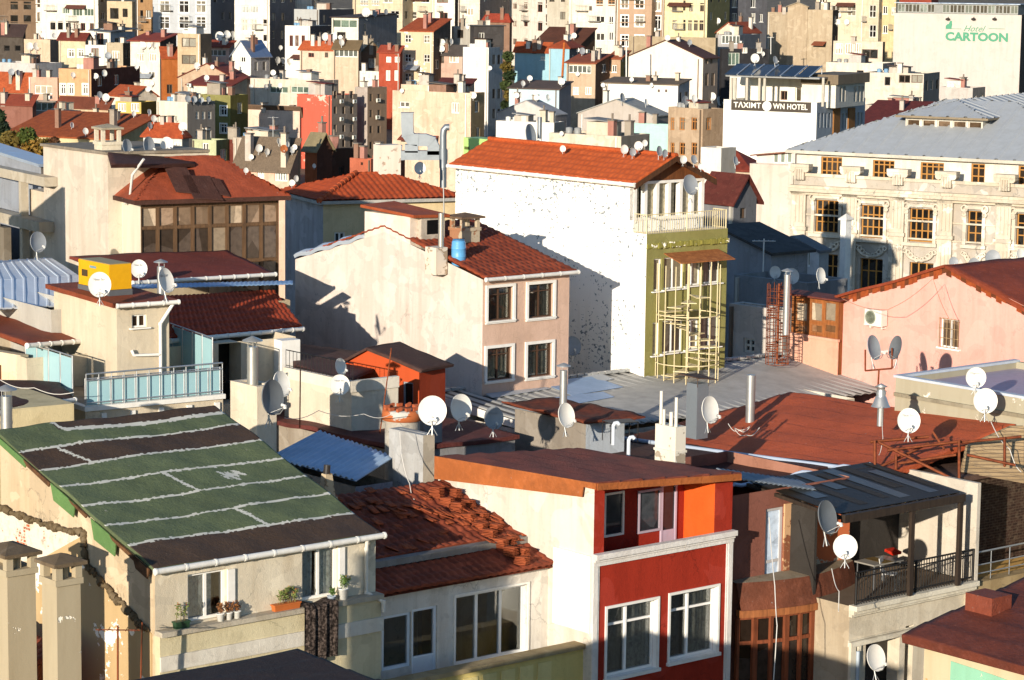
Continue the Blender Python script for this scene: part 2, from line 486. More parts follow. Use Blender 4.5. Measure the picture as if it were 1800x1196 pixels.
    def roof(s, kind, rise, mat, ov=.25, t=.1, frac=.5, name='roof', geo=None, edge=None):
        """gableR: gable end on the R face; gableL: gable on the L face; shedR: climbs away from the R face; shedL: away from the L face; hip; slab"""
        w, d, H = s.w, s.d, s.H
        mb = MB(); e = .015
        mats = [mat, (felt(edge) if isinstance(edge, str) else edge) or mat]
        def sl(A, B, C, D):
            A, B, C, D = map(Vector, (A, B, C, D))
            if geo:
                p, fn, co = geo
                LU = max((B - A).length, (C - D).length); LV = max((D - A).length, (C - B).length)
                mb.sheet(A, B, C, D, fn, max(2, int(LU / p * 6)), max(1, int(LV / co * 3)) if co else 2, 0, t)
            else: mb.slab(A, B, C, D, t)
        if kind == 'gableR':
            m = w * frac; s1 = rise / m * ov; s2 = rise / (w - m) * ov
            sl((-ov, d + ov, H - s1 + t), (-ov, -ov, H - s1 + t), (m, -ov, H + rise + t), (m, d + ov, H + rise + t))
            sl((w + ov, -ov, H - s2 + t), (w + ov, d + ov, H - s2 + t), (m, d + ov, H + rise + t), (m, -ov, H + rise + t))
            return mb.build(name, mats, s.e), [(0, H), (m, H + rise), (w, H)], None
        if kind == 'gableL':
            m = d * frac; s1 = rise / m * ov; s2 = rise / (d - m) * ov
            sl((-ov, -ov, H - s1 + t), (w + ov, -ov, H - s1 + t), (w + ov, m, H + rise + t), (-ov, m, H + rise + t))
            sl((w + ov, d + ov, H - s2 + t), (-ov, d + ov, H - s2 + t), (-ov, m, H + rise + t), (w + ov, m, H + rise + t))
            return mb.build(name, mats, s.e), None, [(0, H), (m, H + rise), (d, H)]
        if kind == 'shedR':
            k = rise / d * ov
            sl((-ov, -ov, H - k + t), (w + ov, -ov, H - k + t), (w + ov, d + ov, H + rise + k + t), (-ov, d + ov, H + rise + k + t))
            return mb.build(name, mats, s.e), None, [(0, H), (d, H + rise)]
        if kind == 'shedL':
            k = rise / w * ov
            sl((-ov, d + ov, H - k + t), (-ov, -ov, H - k + t), (w + ov, -ov, H + rise + k + t), (w + ov, d + ov, H + rise + k + t))
            return mb.build(name, mats, s.e), [(0, H), (w, H + rise)], None
        if kind == 'hip':
            r = min(w, d) / 2 * .95; x0, x1, y0, y1 = -ov, w + ov, -ov, d + ov; z = H + t
            if w >= d: p, q = Vector((r, d / 2, H + rise)), Vector((max(w - r, r + .05), d / 2, H + rise))
            else: p, q = Vector((w / 2, r, H + rise)), Vector((w / 2, max(d - r, r + .05), H + rise))
            a, b, c, dd = Vector((x0, y0, z)), Vector((x1, y0, z)), Vector((x1, y1, z)), Vector((x0, y1, z))
            if w >= d: tr = [(a, b, q, p), (b, c, q, q), (c, dd, p, q), (dd, a, p, p)]
            else: tr = [(a, b, p, p), (b, c, q, p), (c, dd, q, q), (dd, a, p, q)]
            for A, B, C, D in tr:
                if geo:
                    mb.clipsheet(A, B, C, D, geo[1], geo[0] / 6, (geo[2] or 1) / 3)
                elif (C - D).length < 1e-6: mb.poly([A, B, C])
                else: mb.quad(A, B, C, D)
            mb.prism([(x0, y0, H - .02), (x1, y0, H - .02), (x1, y1, H - .02), (x0, y1, H - .02)], (0, 0, t + .018), 1)
            return mb.build(name, mats, s.e), None, None
        # slab, may tilt along either axis by rise
        rz = rise if isinstance(rise, tuple) else (0, 0)
        f = lambda x, y: H + t + rz[0] * x + rz[1] * y
        sl((-ov, -ov, f(-ov, -ov)), (w + ov, -ov, f(w + ov, -ov)), (w + ov, d + ov, f(w + ov, d + ov)), (-ov, d + ov, f(-ov, d + ov)))
        return mb.build(name, mats, s.e), None, None
# ---------------------------------------------------------------- terrain
mb = MB()
ys = [-150, 0, 60, 260, 370, 480, 700, 1000, 1400]; xs = [-900, -300, 0, 300, 900]
vs = [(x, y, ground(y)) for y in ys for x in xs]
n = len(xs)
mb.add(vs, [(j * n + i, j * n + i + 1, (j + 1) * n + i + 1, (j + 1) * n + i) for j in range(len(ys) - 1) for i in range(n - 1)])
g = mb.build('ground', felt('#6b6355'))
g['kind'] = 'structure'
# ---------------------------------------------------------------- small building bits
WHITE = paint('#e6e2d8', .5, .3)
def gutter(par, p0, p1, r=.07, mat=None, brk=.75, name='gutter'):
    p0, p1 = Vector(p0), Vector(p1); m = MB(); m.tube([p0, p1], r, 0, 10)
    n = max(2, int((p1 - p0).length / brk)); d = (p1 - p0).normalized()
    for k in range(n + 1):
        q = p0 + (p1 - p0) * (k / n); m.tube([q - d * .025, q + d * .025], r * 1.18, 0, 10)
    return m.build(name, mat or paint('#d9d6cd', .45, .45), par)
def pipe(par, pts, r, mat, name='downpipe', collars=True):
    m = MB(); m.tube(pts, r, 0, 10)
    if collars:
        for q in pts[1:-1]: m.tube([Vector(q) - Vector((0, 0, .04)), Vector(q) + Vector((0, 0, .04))], r * 1.2, 0, 10)
    return m.build(name, mat, par)
def railing(par, p0, p1, hgt, n, r=.018, mat=None, rails=(1.0, .1), posts=0, name='railing', bars=True):
    p0, p1 = Vector(p0), Vector(p1); m = MB(); z = Vector((0, 0, 1))
    for f in rails: m.tube([p0 + z * hgt * f, p1 + z * hgt * f], r * (1.4 if f == 1.0 else 1), 0, 6)
    for k in range(n + 1):
        q = p0 + (p1 - p0) * (k / n)
        big = posts and k % posts == 0
        if bars or big: m.tube([q, q + z * hgt * (1.0 if not big else 1.02)], r * (2 if big else .75), 0, 6)
    return m.build(name, mat, par)
def flue(par, base, top, r, mat, cap='cone', name='flue_pipe'):
    base, top = Vector(base), Vector(top); m = MB()
    m.tube([base, top], r, 0, 14)
    for k in (.35, .7): q = base + (top - base) * k; m.tube([q, q + Vector((0, 0, .04))], r * 1.06, 0, 14)
    o = m.build(name, mat, par)
    if cap:
        c = MB(); h = r * 1.1
        for k in range(3):
            a = k * 2.1; q = top + Vector((cos(a) * r * .9, sin(a) * r * .9, 0)); c.tube([q - Vector((0, 0, .05)), q + Vector((0, 0, h))], r * .08, 0, 5)
        c.lathe([(r * 1.9, 0), (r * 1.85, .02), (.01, r * .9)], top + Vector((0, 0, h)), 0, 16)
        c.build('cap', mat, o)
    return o
def chimney(par, h, face_pts, z0, z1, mat, capmat, name='chimney', open_=.28, over=.08):
    """face_pts: local x0,x1,y0,y1"""
    x0, x1, y0, y1 = face_pts; m = MB(); m.box(x0, x1, y0, y1, z0, z1)
    m.box(x0 - .04, x1 + .04, y0 - .04, y1 + .04, z1, z1 + .12)
    q = .13; z = z1 + .12
    if open_:
        for a in (x0, x1 - q):
            for b in (y0, y1 - q): m.box(a, a + q, b, b + q, z, z + open_)
    o = m.build(name, mat, par)
    c = MB(); z += open_ or 0
    c.prism([(x0 - over, y0 - over, z), (x1 + over, y0 - over, z), (x1 + over, y1 + over, z), (x0 - over, y1 + over, z)], (0, 0, .07))
    cx, cy = (x0 + x1) / 2, (y0 + y1) / 2
    pk = (cx, cy, z + .2)
    cs = [(x0 - over, y0 - over, z + .07), (x1 + over, y0 - over, z + .07), (x1 + over, y1 + over, z + .07), (x0 - over, y1 + over, z + .07)]
    for i in range(4): c.poly([cs[i], cs[(i + 1) % 4], pk])
    c.build('cap', capmat, o)
    return o
def strip(mb, pts, w, fn, m=0):   # ribbon along pts, offset fn(i) vector
    pass
def text_mesh(name, body, size, mat, parent, M, extr=.01, bold=0, space=1.0, shear=0, sx=1.0, fit=None):
    cu = bpy.data.curves.new(name, 'FONT'); cu.body = body; cu.size = size; cu.extrude = extr; cu.offset = bold
    cu.space_character = space; cu.shear = shear; cu.align_x = 'CENTER'; cu.align_y = 'CENTER'; cu.resolution_u = 3
    t = bpy.data.objects.new(name, cu); COL.objects.link(t)
    bpy.context.view_layer.update()
    me = bpy.data.meshes.new_from_object(t.evaluated_get(bpy.context.evaluated_depsgraph_get()))
    bpy.data.objects.remove(t); bpy.data.curves.remove(cu)
    if fit: xs = [v.co.x for v in me.vertices]; sx = fit / (max(xs) - min(xs)); me.transform(Matrix.Translation((-(max(xs) + min(xs)) / 2, 0, 0)))
    me.transform(M @ Matrix.Diagonal((sx, 1, 1, 1)))
    me.materials.clear(); me.materials.append(mat)
    o = bpy.data.objects.new(name, me); COL.objects.link(o); o.parent = parent
    return o
def faceM(h, face, a, z, out):
    """matrix: text plane lying on a house face, reading left to right from outside"""
    o = h.f3(face, a, z, out)
    x = Vector((1, 0, 0)) if face == 'R' else Vector((0, -1, 0))
    n = Vector((0, -1, 0)) if face == 'R' else Vector((-1, 0, 0))
    y = Vector((0, 0, 1))
    return Matrix(((x.x, y.x, n.x, o.x), (x.y, y.y, n.y, o.y), (x.z, y.z, n.z, o.z), (0, 0, 0, 1)))
# ---------------------------------------------------------------- the hillside town behind
WST = {  # vertical bars, transoms, frame colour, pane
    'w': (1, (), '#e9e6dd', None), 'd': (1, (), '#5a4636', None), 'b': (4, (), '#e9e6dd', '#5c5f58'), 'o': (1, (.68,), '#a8703a', '#3a2c20'),
    'k': (0, (), '#2a231d', '#0f0d0c'), 'g': (2, (), '#c9cbbd', '#4c5a4e'), 'c': (2, (), '#f0ede4', '#a89d88'), 't': (1, (.7,), '#efece4', '#302c28'), 's': (1, (.7,), '#efece4', '#302c28'),
    'h': (1, (.5,), '#d8d4c8', '#1c1b1a'), 'r': (1, (), '#6b3326', '#241512')}
FR = random.Random(5)
def muted(h):     # weathered version of a wall colour
    c = [int(h[1 + i:3 + i], 16) for i in (0, 2, 4)]; g_ = sum(c) / 3; mx = max(c) - min(c); k = .8 if mx > 60 else .9
    c = [(g_ + (x - g_) * k) * .94 + 6 * (2 - i) / 2 for i, x in enumerate(c)]
    return '#%02x%02x%02x' % tuple(max(0, min(255, int(x))) for x in c)
PANES = {k: ['#1b1a18', '#2a2622', '#46423a', '#6d675a', '#8f8a7c', '#141210'] for k in 'wthrdo'}
def W(face, xs, ys, w, h, st='w'): return (face, xs, ys, w, h, st)
def fh(label, xl, xc, xr, yt, Y, cL, cR=None, roof=None, wins=(), th=None, cat='house', name='house', dirt=.45, d=None, w=None, parapet=.5, ov=.25, zb=None, edge=None):
    if th is None: th = 12 if xl == xc else 66
    h = House(name, cat, label, None if xl == xc else xl, xc, None if xr == xc else xr, yt, Y, th, d=d, w=w, zb=zb)
    h.w, h.d = max(h.w, .8), max(h.d, .8)
    for face, xs, ys, ww, hh, st in wins:
        nv, nh, fr, pn = WST[st]
        for x in xs:
            for y in ys:
                pn_ = FR.choice(PANES.get(st, [pn or '#1b1a18'])); tr = .12 if st == 't' else 0
                h.win(face, x - ww / 2, x + ww / 2, y - hh / 2, y + hh / 2, nv, nh, fr, .09, .16, tr, pane=glassdark(pn_), sill=.08 if st in 'wt' else 0)
    if Y > 200 and h.w > 1.8 and not any(q[0] == 'R' for q in wins):      # windows on the flank
        nc = 1 + (h.w > 4) + (h.w > 7)
        for i in range(nc):
            for j in range(4):
                if FR.random() < .25: continue
                a = h.w * (i + .5) / nc + FR.uniform(-.2, .2); z = h.H - 2.2 - 3.0 * j; ww = FR.choice((.4, .5, .6))
                if z > 1: h.win('R', 0, 0, 0, 0, 1, (), FR.choice(('#d8d4c8', '#6a5a4a', '#b5b0a4')), .08, .14, local=(max(.1, a - ww), min(h.w - .1, a + ww), z, z + 1.3), pane=glassdark(FR.choice(PANES['w'])))
    cR = cR or cL  # flank colour, on many houses darkened to stand in for shade
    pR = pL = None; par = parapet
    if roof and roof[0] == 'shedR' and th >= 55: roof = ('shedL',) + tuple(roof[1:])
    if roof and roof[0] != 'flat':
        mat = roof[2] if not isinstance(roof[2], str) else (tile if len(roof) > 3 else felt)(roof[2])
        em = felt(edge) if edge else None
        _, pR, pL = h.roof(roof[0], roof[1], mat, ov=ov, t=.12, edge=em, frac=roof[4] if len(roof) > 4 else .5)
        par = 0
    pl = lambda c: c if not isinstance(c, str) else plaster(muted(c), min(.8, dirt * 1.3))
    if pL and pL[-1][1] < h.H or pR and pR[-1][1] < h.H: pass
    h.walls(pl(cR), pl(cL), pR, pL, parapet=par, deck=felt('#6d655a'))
    if Y > 200 and yt > -30: clutter(h, roof)
    elif yt <= -30 and h.d > 3:      # storey bands and a balcony on the tall blocks
        m = MB()
        for z in range(int(h.H / 3.1) + 1): m.box(-.07, -.002, 0, h.d, h.H - 2.6 - z * 3.1, h.H - 2.45 - z * 3.1)
        m.build('storey_band', pl(cL), h.e)
        for k in range(FR.randint(1, 3)):
            a = FR.uniform(.1, .7) * h.d; z = h.L(xc, FR.choice((20, 38, 52)))[1]; m = MB(); L_ = min(2.2, h.d * .25)
            m.box(-.8, 0, a, a + L_, z - .15, z); m.box(-.8, -.76, a, a + L_, z + .85, z + .9)
            for i in range(9): m.box(-.79, -.77, a + L_ * i / 8 - .015, a + L_ * i / 8 + .015, z, z + .86)
            m.build('balcony', paint('#6d675e'), h.e)
    if Y > 200 and h.d > 4 and FR.random() < .6:
        a = FR.uniform(.0, .45) * h.d; b = a + FR.uniform(.3, .55) * h.d; z = h.H - FR.uniform(4.2, 6.5); o_ = FR.uniform(.7, 1.4)
        m = MB(); m.slab((-o_, a, z), (-o_, b, z), (0, b, z + .55), (0, a, z + .55), .08); m.build('awning', felt(FR.choice(('#7a3a28', '#8a4a30', '#6d6459', '#5a3226', '#9aa0a4'))), h.e)
    m = MB()
    if h.d > 2 and FR.random() < .7: a = FR.choice((.06, .94)) * h.d; m.box(-.13, -.003, a - .06, a + .06, 0, h.H - .1); m.build('downpipe', paint(FR.choice(('#b5ae9f', '#6a5a4a', '#d8d4ca'))), h.e)
    return h
CHC = ['#a8786a', '#c9bda8', '#9a8f80', '#8a6a58', '#d6cfc0', '#b7ada0']
def clutter(h, roof):
    gab = roof and roof[0] not in ('flat', 'slab'); w_, d_ = h.w, h.d; ris = roof[1] if gab else 0
    for k in range(FR.randint(1, 3)):
        x, y = FR.uniform(.15, .8) * w_, FR.uniform(.1, .85) * d_; s_ = FR.uniform(.22, .34); z1 = h.H + max(.3, ris if not isinstance(ris, tuple) else .3) + FR.uniform(.3, .9)
        m = MB(); m.box(x - s_, x + s_, y - s_, y + s_, h.H - .35, z1); m.box(x - s_ - .06, x + s_ + .06, y - s_ - .06, y + s_ + .06, z1, z1 + .1, 1)
        if FR.random() < .5: m.tube([(x, y, z1 + .1), (x, y, z1 + .6)], .1, 1, 6)
        m.build('chimney', [plaster(FR.choice(CHC), .6), plaster('#7d7266')], h.e)
    if not gab and w_ > 2.5 and d_ > 3:
        x, y = FR.uniform(.1, .4) * w_, FR.uniform(.15, .5) * d_; a, b, c = FR.uniform(1.2, 2.2), FR.uniform(1.2, 2.6), FR.uniform(.9, 1.7); z = h.H - .4
        m = MB(); m.box(x, min(x + a, w_), y, min(y + b, d_), z, z + c); o = m.build('roof_hut', plaster(FR.choice(CHC + ['#e2dccf', '#b7b1a8']), .6), h.e)
        m = MB(); m.slab((x - .2, y - .2, z + c + .1), (x + a + .2, y - .2, z + c + .1), (x + a + .2, y + b + .2, z + c + .3), (x - .2, y + b + .2, z + c + .3), .08); m.build('roof', felt(FR.choice(('#7a3626', '#6d6459', '#8c8a86', '#4a3a32'))), o)
        m = MB()
        for i in range(2): y2 = d_ * (.72 + .12 * i); m.lathe([(.01, 0), (.3, 0), (.3, .8), (.01, .86)], (w_ * .3, y2, z), 0, 10)
        m.build('water_tank', paint(FR.choice(('#d5d2c8', '#6f93ad', '#8d8d8a'))), h.e)
T1, T2, T3, TD = '#a8522c', '#8a3f28', '#6a2c20', '#3a2a26'
# --- top row
fh('bright orange wall at the far left of the top row', -40, 8, 8, -40, 470, '#d4561c', roof=('flat',))
fh('brown unfinished building behind timber scaffolding in the top row', -20, 66, 66, -50, 455, '#7a6450', roof=('flat',), wins=[W('L', (25, 48), (10, 34), 13, 14, 'k'), W('L', (18, 40), (52,), 10, 12, 'k')])
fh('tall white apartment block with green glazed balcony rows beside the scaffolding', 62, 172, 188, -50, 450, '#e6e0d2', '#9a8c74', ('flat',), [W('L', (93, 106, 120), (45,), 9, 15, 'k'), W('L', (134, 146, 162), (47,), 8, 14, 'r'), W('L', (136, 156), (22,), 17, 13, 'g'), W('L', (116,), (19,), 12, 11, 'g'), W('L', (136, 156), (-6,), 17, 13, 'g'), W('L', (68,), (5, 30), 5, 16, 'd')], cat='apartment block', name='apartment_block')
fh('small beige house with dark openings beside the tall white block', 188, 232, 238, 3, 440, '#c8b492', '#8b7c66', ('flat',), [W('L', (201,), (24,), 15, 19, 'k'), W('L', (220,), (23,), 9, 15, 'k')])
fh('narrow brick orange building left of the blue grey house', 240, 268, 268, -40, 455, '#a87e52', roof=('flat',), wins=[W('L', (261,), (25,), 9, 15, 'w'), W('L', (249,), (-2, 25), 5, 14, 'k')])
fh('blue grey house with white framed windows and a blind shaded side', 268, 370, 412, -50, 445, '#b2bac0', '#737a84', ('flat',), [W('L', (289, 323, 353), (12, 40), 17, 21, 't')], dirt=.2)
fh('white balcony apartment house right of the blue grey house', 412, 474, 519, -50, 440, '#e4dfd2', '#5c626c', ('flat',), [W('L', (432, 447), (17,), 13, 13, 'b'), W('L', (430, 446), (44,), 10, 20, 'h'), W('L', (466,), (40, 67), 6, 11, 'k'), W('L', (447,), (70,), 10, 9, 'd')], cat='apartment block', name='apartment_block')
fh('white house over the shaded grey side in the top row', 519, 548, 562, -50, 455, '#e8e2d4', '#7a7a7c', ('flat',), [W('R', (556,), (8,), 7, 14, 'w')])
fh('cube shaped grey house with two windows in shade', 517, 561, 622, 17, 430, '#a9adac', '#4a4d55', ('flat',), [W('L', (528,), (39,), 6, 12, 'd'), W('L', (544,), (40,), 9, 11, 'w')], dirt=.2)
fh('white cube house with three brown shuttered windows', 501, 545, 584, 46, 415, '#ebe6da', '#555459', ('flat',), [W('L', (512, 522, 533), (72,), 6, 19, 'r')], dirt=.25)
fh('wide beige apartment block with lit balconies in the top row', 620, 708, 708, -50, 460, '#d3c4a6', roof=('flat',), wins=[W('L', (640, 660), (5,), 14, 10, 'b'), W('L', (694,), (26,), 15, 14, 'h'), W('L', (682,), (0,), 16, 10, 'w')], cat='apartment block', name='apartment_block')
fh('pale apartment block with corner balconies behind the tall tan house', 708, 765, 765, -50, 462, '#ddd0b6', roof=('flat',), wins=[W('L', (725, 753), (27,), 15, 13, 'h'), W('L', (722, 748), (0,), 14, 10, 'w')], cat='apartment block', name='apartment_block')
fh('white plastered apartment house with a brown door bay in the top row', 765, 800, 806, -50, 458, '#ece7da', '#8a8076', ('flat',), [W('L', (780,), (29,), 14, 13, 'r'), W('L', (778,), (0,), 20, 11, 'r')], cat='apartment block', name='apartment_block')
fh('white house with an air conditioned balcony left of the slate sided block', 806, 844, 897, -50, 456, '#d6d0c2', '#5a5d65', ('flat',), [W('L', (824,), (21,), 16, 13, 'c')], cat='apartment block', name='apartment_block')
fh('white apartment house with brown window columns in the top row', 897, 963, 1002, -50, 455, '#ece6d8', '#d8d0be', ('flat',), [W('L', (905, 924), (10, 41, 73), 7, 11, 'r'), W('L', (949,), (13, 46), 9, 17, 'r'), W('L', (960,), (5, 35, 62), 3, 19, 'd')], th=24, cat='apartment block', name='apartment_block')
fh('white apartment house dotted with air conditioners and pale windows', 1001, 1083, 1083, -50, 452, '#e2dccc', roof=('flat',), wins=[W('L', (1055,), (35, 65), 15, 13, 'w'), W('L', (1074,), (36, 64), 8, 15, 'w'), W('L', (1054, 1075), (5,), 12, 12, 'o'), W('L', (1038,), (15,), 5, 8, 'd')], cat='apartment block', name='apartment_block')
fh('taupe apartment house with bright white window surrounds', 1083, 1147, 1147, -50, 450, '#b4967c', roof=('flat',), wins=[W('L', (1098,), (5, 37, 72), 13, 20, 't'), W('L', (1124,), (5, 37, 72), 16, 20, 't')], cat='apartment block', name='apartment_block', dirt=.2)
fh('narrow taupe building with stacked iron balconies', 1143, 1169, 1169, -50, 451, '#a08770', roof=('flat',), wins=[W('L', (1156,), (8, 40), 11, 24, 't')], cat='apartment block', name='apartment_block')
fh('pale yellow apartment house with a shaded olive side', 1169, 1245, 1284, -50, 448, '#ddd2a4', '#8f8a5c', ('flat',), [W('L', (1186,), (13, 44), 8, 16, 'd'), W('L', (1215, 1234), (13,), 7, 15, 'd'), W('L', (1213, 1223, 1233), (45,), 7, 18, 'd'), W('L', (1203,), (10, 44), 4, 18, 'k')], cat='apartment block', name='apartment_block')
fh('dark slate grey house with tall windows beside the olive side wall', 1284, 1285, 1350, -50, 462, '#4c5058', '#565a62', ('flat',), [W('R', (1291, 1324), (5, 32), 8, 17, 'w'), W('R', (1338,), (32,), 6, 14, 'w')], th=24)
fh('cream apartment block with three tall window bays left of the big beige hotel', 1436, 1518, 1518, -50, 455, '#d8c9ae', roof=('flat',), wins=[W('L', (1469, 1497), (19,), 15, 19, 'h'), W('L', (1445,), (0,), 10, 10, 'w')], cat='apartment block', name='apartment_block')
fh('cream bay fronted block with a little balcony beside the big beige hotel', 1516, 1547, 1547, -50, 453, '#d2c2a6', roof=('flat',), wins=[W('L', (1534,), (20, 55), 12, 22, 'h')], cat='apartment block', name='apartment_block')
fh('yellow cream block squeezed against the big beige hotel', 1547, 1577, 1577, -50, 454, '#d9c18c', roof=('flat',), wins=[W('L', (1556,), (18, 52), 8, 14, 'w'), W('L', (1571,), (20,), 8, 14, 'h')], cat='apartment block', name='apartment_block')
# --- second row
fh('long pale parapet house in shade at the far left', -20, 62, 62, 112, 385, '#c0bebb', roof=('flat',), th=60, parapet=.3)
fh('dark roofed dwelling at the far left above the pale parapet', -30, 40, 44, 62, 420, '#4c4640', '#3a3430', ('shedR', 1.2, TD), [W('L', (12, 31), (50 + 35,), 10, 10, 'k')])
fh('pinkish walled house carrying two white dishes', 42, 88, 104, 70, 405, '#cdb49a', '#7c7066', ('flat',))
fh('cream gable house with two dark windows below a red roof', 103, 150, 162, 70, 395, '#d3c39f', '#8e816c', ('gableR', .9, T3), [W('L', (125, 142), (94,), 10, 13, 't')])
fh('white rooftop shed with a slanting slate blue roof and brown door', 160, 194, 237, 57, 400, '#e9e6de', '#8d99a6', ('slab', (.06, .05), '#5f6468'), [W('L', (176,), (69,), 12, 21, 'r')], ov=.35)
fh('little white box house with a tall brown door', 150, 186, 192, 80, 385, '#eeeae0', '#a9a49c', ('flat',), [W('L', (167,), (96,), 13, 22, 'r')], parapet=.2)
fh('grey beige house with one white window and a dark side', 186, 216, 230, 76, 380, '#b6a990', '#55493c', ('flat',), [W('L', (203,), (98,), 14, 17, 'c')])
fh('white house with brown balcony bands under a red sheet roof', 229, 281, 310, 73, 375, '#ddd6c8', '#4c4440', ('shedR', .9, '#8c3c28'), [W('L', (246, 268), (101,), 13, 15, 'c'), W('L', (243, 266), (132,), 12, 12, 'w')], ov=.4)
fh('orange walled house with a small tile roof', 284, 285, 314, 100, 372, '#b65a22', '#c06424', ('shedR', 1.0, T1, 1), th=20)
fh('tall tan house with dark window bands in the second row', 312, 352, 372, 60, 370, '#c2ad8c', '#6f6252', ('flat',), [W('L', (332,), (75, 105, 136), 25, 16, 'd')])
fh('pink house with a long white window band', 352, 403, 412, 83, 378, '#d9b8aa', '#9c8b80', ('shedR', .7, T2), [W('L', (378,), (93,), 38, 11, 'b')])
fh('white gabled house under a ribbed blue grey metal roof', 408, 441, 474, 98, 372, '#ece8de', '#a8a6a4', ('gableL', 2.0, metal('#8f9db0', .4)), [W('L', (427,), (92 + 13,), 8, 10, 'w')], th=58, ov=.3)
fh('long beige gable wall with a brown felt roof', 314, 415, 442, 140, 358, '#bfa388', '#8d7a68', ('gableL', 2.0, '#7a3826', ), [], th=62, ov=.2)
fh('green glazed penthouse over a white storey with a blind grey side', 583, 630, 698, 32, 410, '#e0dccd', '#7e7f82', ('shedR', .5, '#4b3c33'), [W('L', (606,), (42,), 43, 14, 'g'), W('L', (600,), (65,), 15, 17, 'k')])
fh('tall tan house with peeling plaster under an orange tile roof', 705, 762, 792, 56, 365, peel('#c5ad8e', '#ded2bd', .42, 1.2), '#5b5048', ('shedR', 1.6, T1, 1), [W('L', (717,), (68, 102, 136), 11, 14, 'h'), W('L', (750,), (69, 103, 136), 11, 14, 'h')], dirt=.7, ov=.2)
fh('orange red house with two small white balconies', 666, 703, 706, 92, 362, '#b8452a', '#80301f', ('shedR', .6, '#94402a'), [W('L', (683, 700 - 2), (105,), 9, 10, 'c'), W('L', (682, 698 - 1), (133,), 8, 18, 'c')])
fh('pink house with a white glazed corner bay', 527, 586, 589, 90, 375, '#d8bfa8', '#a08c7a', ('hip', 1.4, T1, 1), [W('L', (547,), (97,), 10, 8, 'r'), W('L', (574,), (97,), 6, 9, 'd')])
fh('beige house with a fully glazed white corner bay', 586, 630, 634, 86, 368, '#cdb69c', '#93826f', ('shedR', .8, '#6c5a40'), [W('L', (608,), (94,), 41, 13, 'b')])
fh('brown blank gable house behind the glazed corner bay', 634, 635, 672, 92, 372, '#6f5846', '#79604c', ('gableR', 1.5, '#57503c'), th=18)
fh('small white house with pale blue windows in a gap', 632, 666, 668, 126, 366, '#e2ded2', roof=('flat',), wins=[W('L', (645, 659), (145,), 8, 14, 'c')])
fh('low pink balcony house right of the tall tan house', 770, 813, 815, 96, 366, '#c8a898', '#8f7e74', ('shedR', .9, '#4b443f'), [W('L', (776,), (105,), 9, 13, 'd'), W('L', (798,), (104,), 17, 13, 'c')])
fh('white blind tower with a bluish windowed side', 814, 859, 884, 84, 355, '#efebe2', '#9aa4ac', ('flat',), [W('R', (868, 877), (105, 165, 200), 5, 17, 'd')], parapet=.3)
fh('dark water tank house on top of the white blind tower', 832, 833, 886, 46, 357.5, '#3a3a3c', '#414042', ('slab', (0, 0), '#4a4a4a'), th=14, d=2.5, zb=pt(840, 88, 357.5).z)
fh('grey balcony house left of the dark tank', 794, 832, 834, 47, 372, '#aaa89f', '#8a8880', ('flat',), [W('L', (809,), (60,), 11, 15, 'd')])
fh('house under a red tile roof in the gap beside the top white block', 848, 896, 900, 40, 420, '#8c6b58', '#6b5244', ('hip', 1.4, '#8f3a26', 1))
fh('sky blue house under an orange tile roof', 905, 965, 968, 91, 372, '#8fc4d6', '#6c98aa', ('shedR', .9, T1, 1), [W('L', (954,), (103,), 8, 6, 'w')], dirt=.2)
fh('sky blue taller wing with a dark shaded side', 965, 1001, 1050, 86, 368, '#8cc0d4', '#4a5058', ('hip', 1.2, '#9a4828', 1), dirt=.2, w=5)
fh('brown roofed dwelling behind the sky blue wing', 940, 1020, 1046, 78, 400, '#8a6a4c', '#5e4632', ('shedL', 2.2, '#5b3522'), th=60)
fh('beige house with white window band over a balcony', 996, 1047, 1072, 112, 352, '#c3a98c', '#6f5744', ('shedR', 1.0, '#8f4a2c'), [W('L', (1019,), (122,), 40, 14, 'b'), W('L', (1012, 1034), (160,), 11, 14, 'c'), W('R', (1062,), (120,), 7, 14, 'w')], ov=.3)
fh('tan house with one white window beside the cream gable', 1068, 1091, 1106, 104, 356, '#bd9c7c', '#8c7a3e', ('shedR', .9, '#9a5230'), [W('L', (1080,), (121,), 8, 13, 'w')])
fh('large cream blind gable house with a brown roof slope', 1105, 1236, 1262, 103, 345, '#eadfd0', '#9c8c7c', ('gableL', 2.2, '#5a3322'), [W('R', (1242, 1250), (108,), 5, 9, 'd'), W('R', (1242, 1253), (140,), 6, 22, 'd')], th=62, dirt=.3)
fh('tan concrete terrace house behind the cream gable', 1105, 1258, 1262, 67, 385, '#a8987c', '#8a7c66', ('flat',))
fh('pink gabled villa with three round medallions', 1260, 1302, 1336, 58, 405, '#dcc6b0', '#a88f7c', ('gableL', 1.5, '#9a4a2a', 1), th=58)
fh('grey house with a broad white window under the pink villa', 1258, 1300, 1336, 62, 392, '#a4a4a4', '#8a8a8c', ('flat',), [W('L', (1284,), (70,), 32, 15, 'b')])
fh('dark navy modern house with a glazed corner', 1268, 1269, 1352, 86, 380, '#24262c', '#2c2e34', ('flat',), [W('R', (1290,), (104,), 20, 22, 'g'), W('R', (1309, 1335), (83 + 6,), 10, 10, 'c')], th=16)
fh('low light blue house under a thin brown roof line', 895, 983, 1004, 158, 335, '#b6cdd8', '#717a84', ('shedL', .8, '#5a4a40'), [W('L', (909,), (168,), 16, 13, 'b')], dirt=.2)
fh('low white house with a stepped brown roof below the cream gable', 1060, 1192, 1212, 150, 322, '#efeae0', '#93979c', ('shedR', .5, '#6e5d4a'), [W('L', (1158, 1171), (156 + 4,), 4, 5, 'd')], dirt=.25)
fh('broad grey gable house with a white edged roof', 1016, 1150, 1178, 205, 296, '#b7afa6', '#7f7c78', ('gableL', 1.7, '#9c9a92'), th=60, dirt=.25, ov=.15)
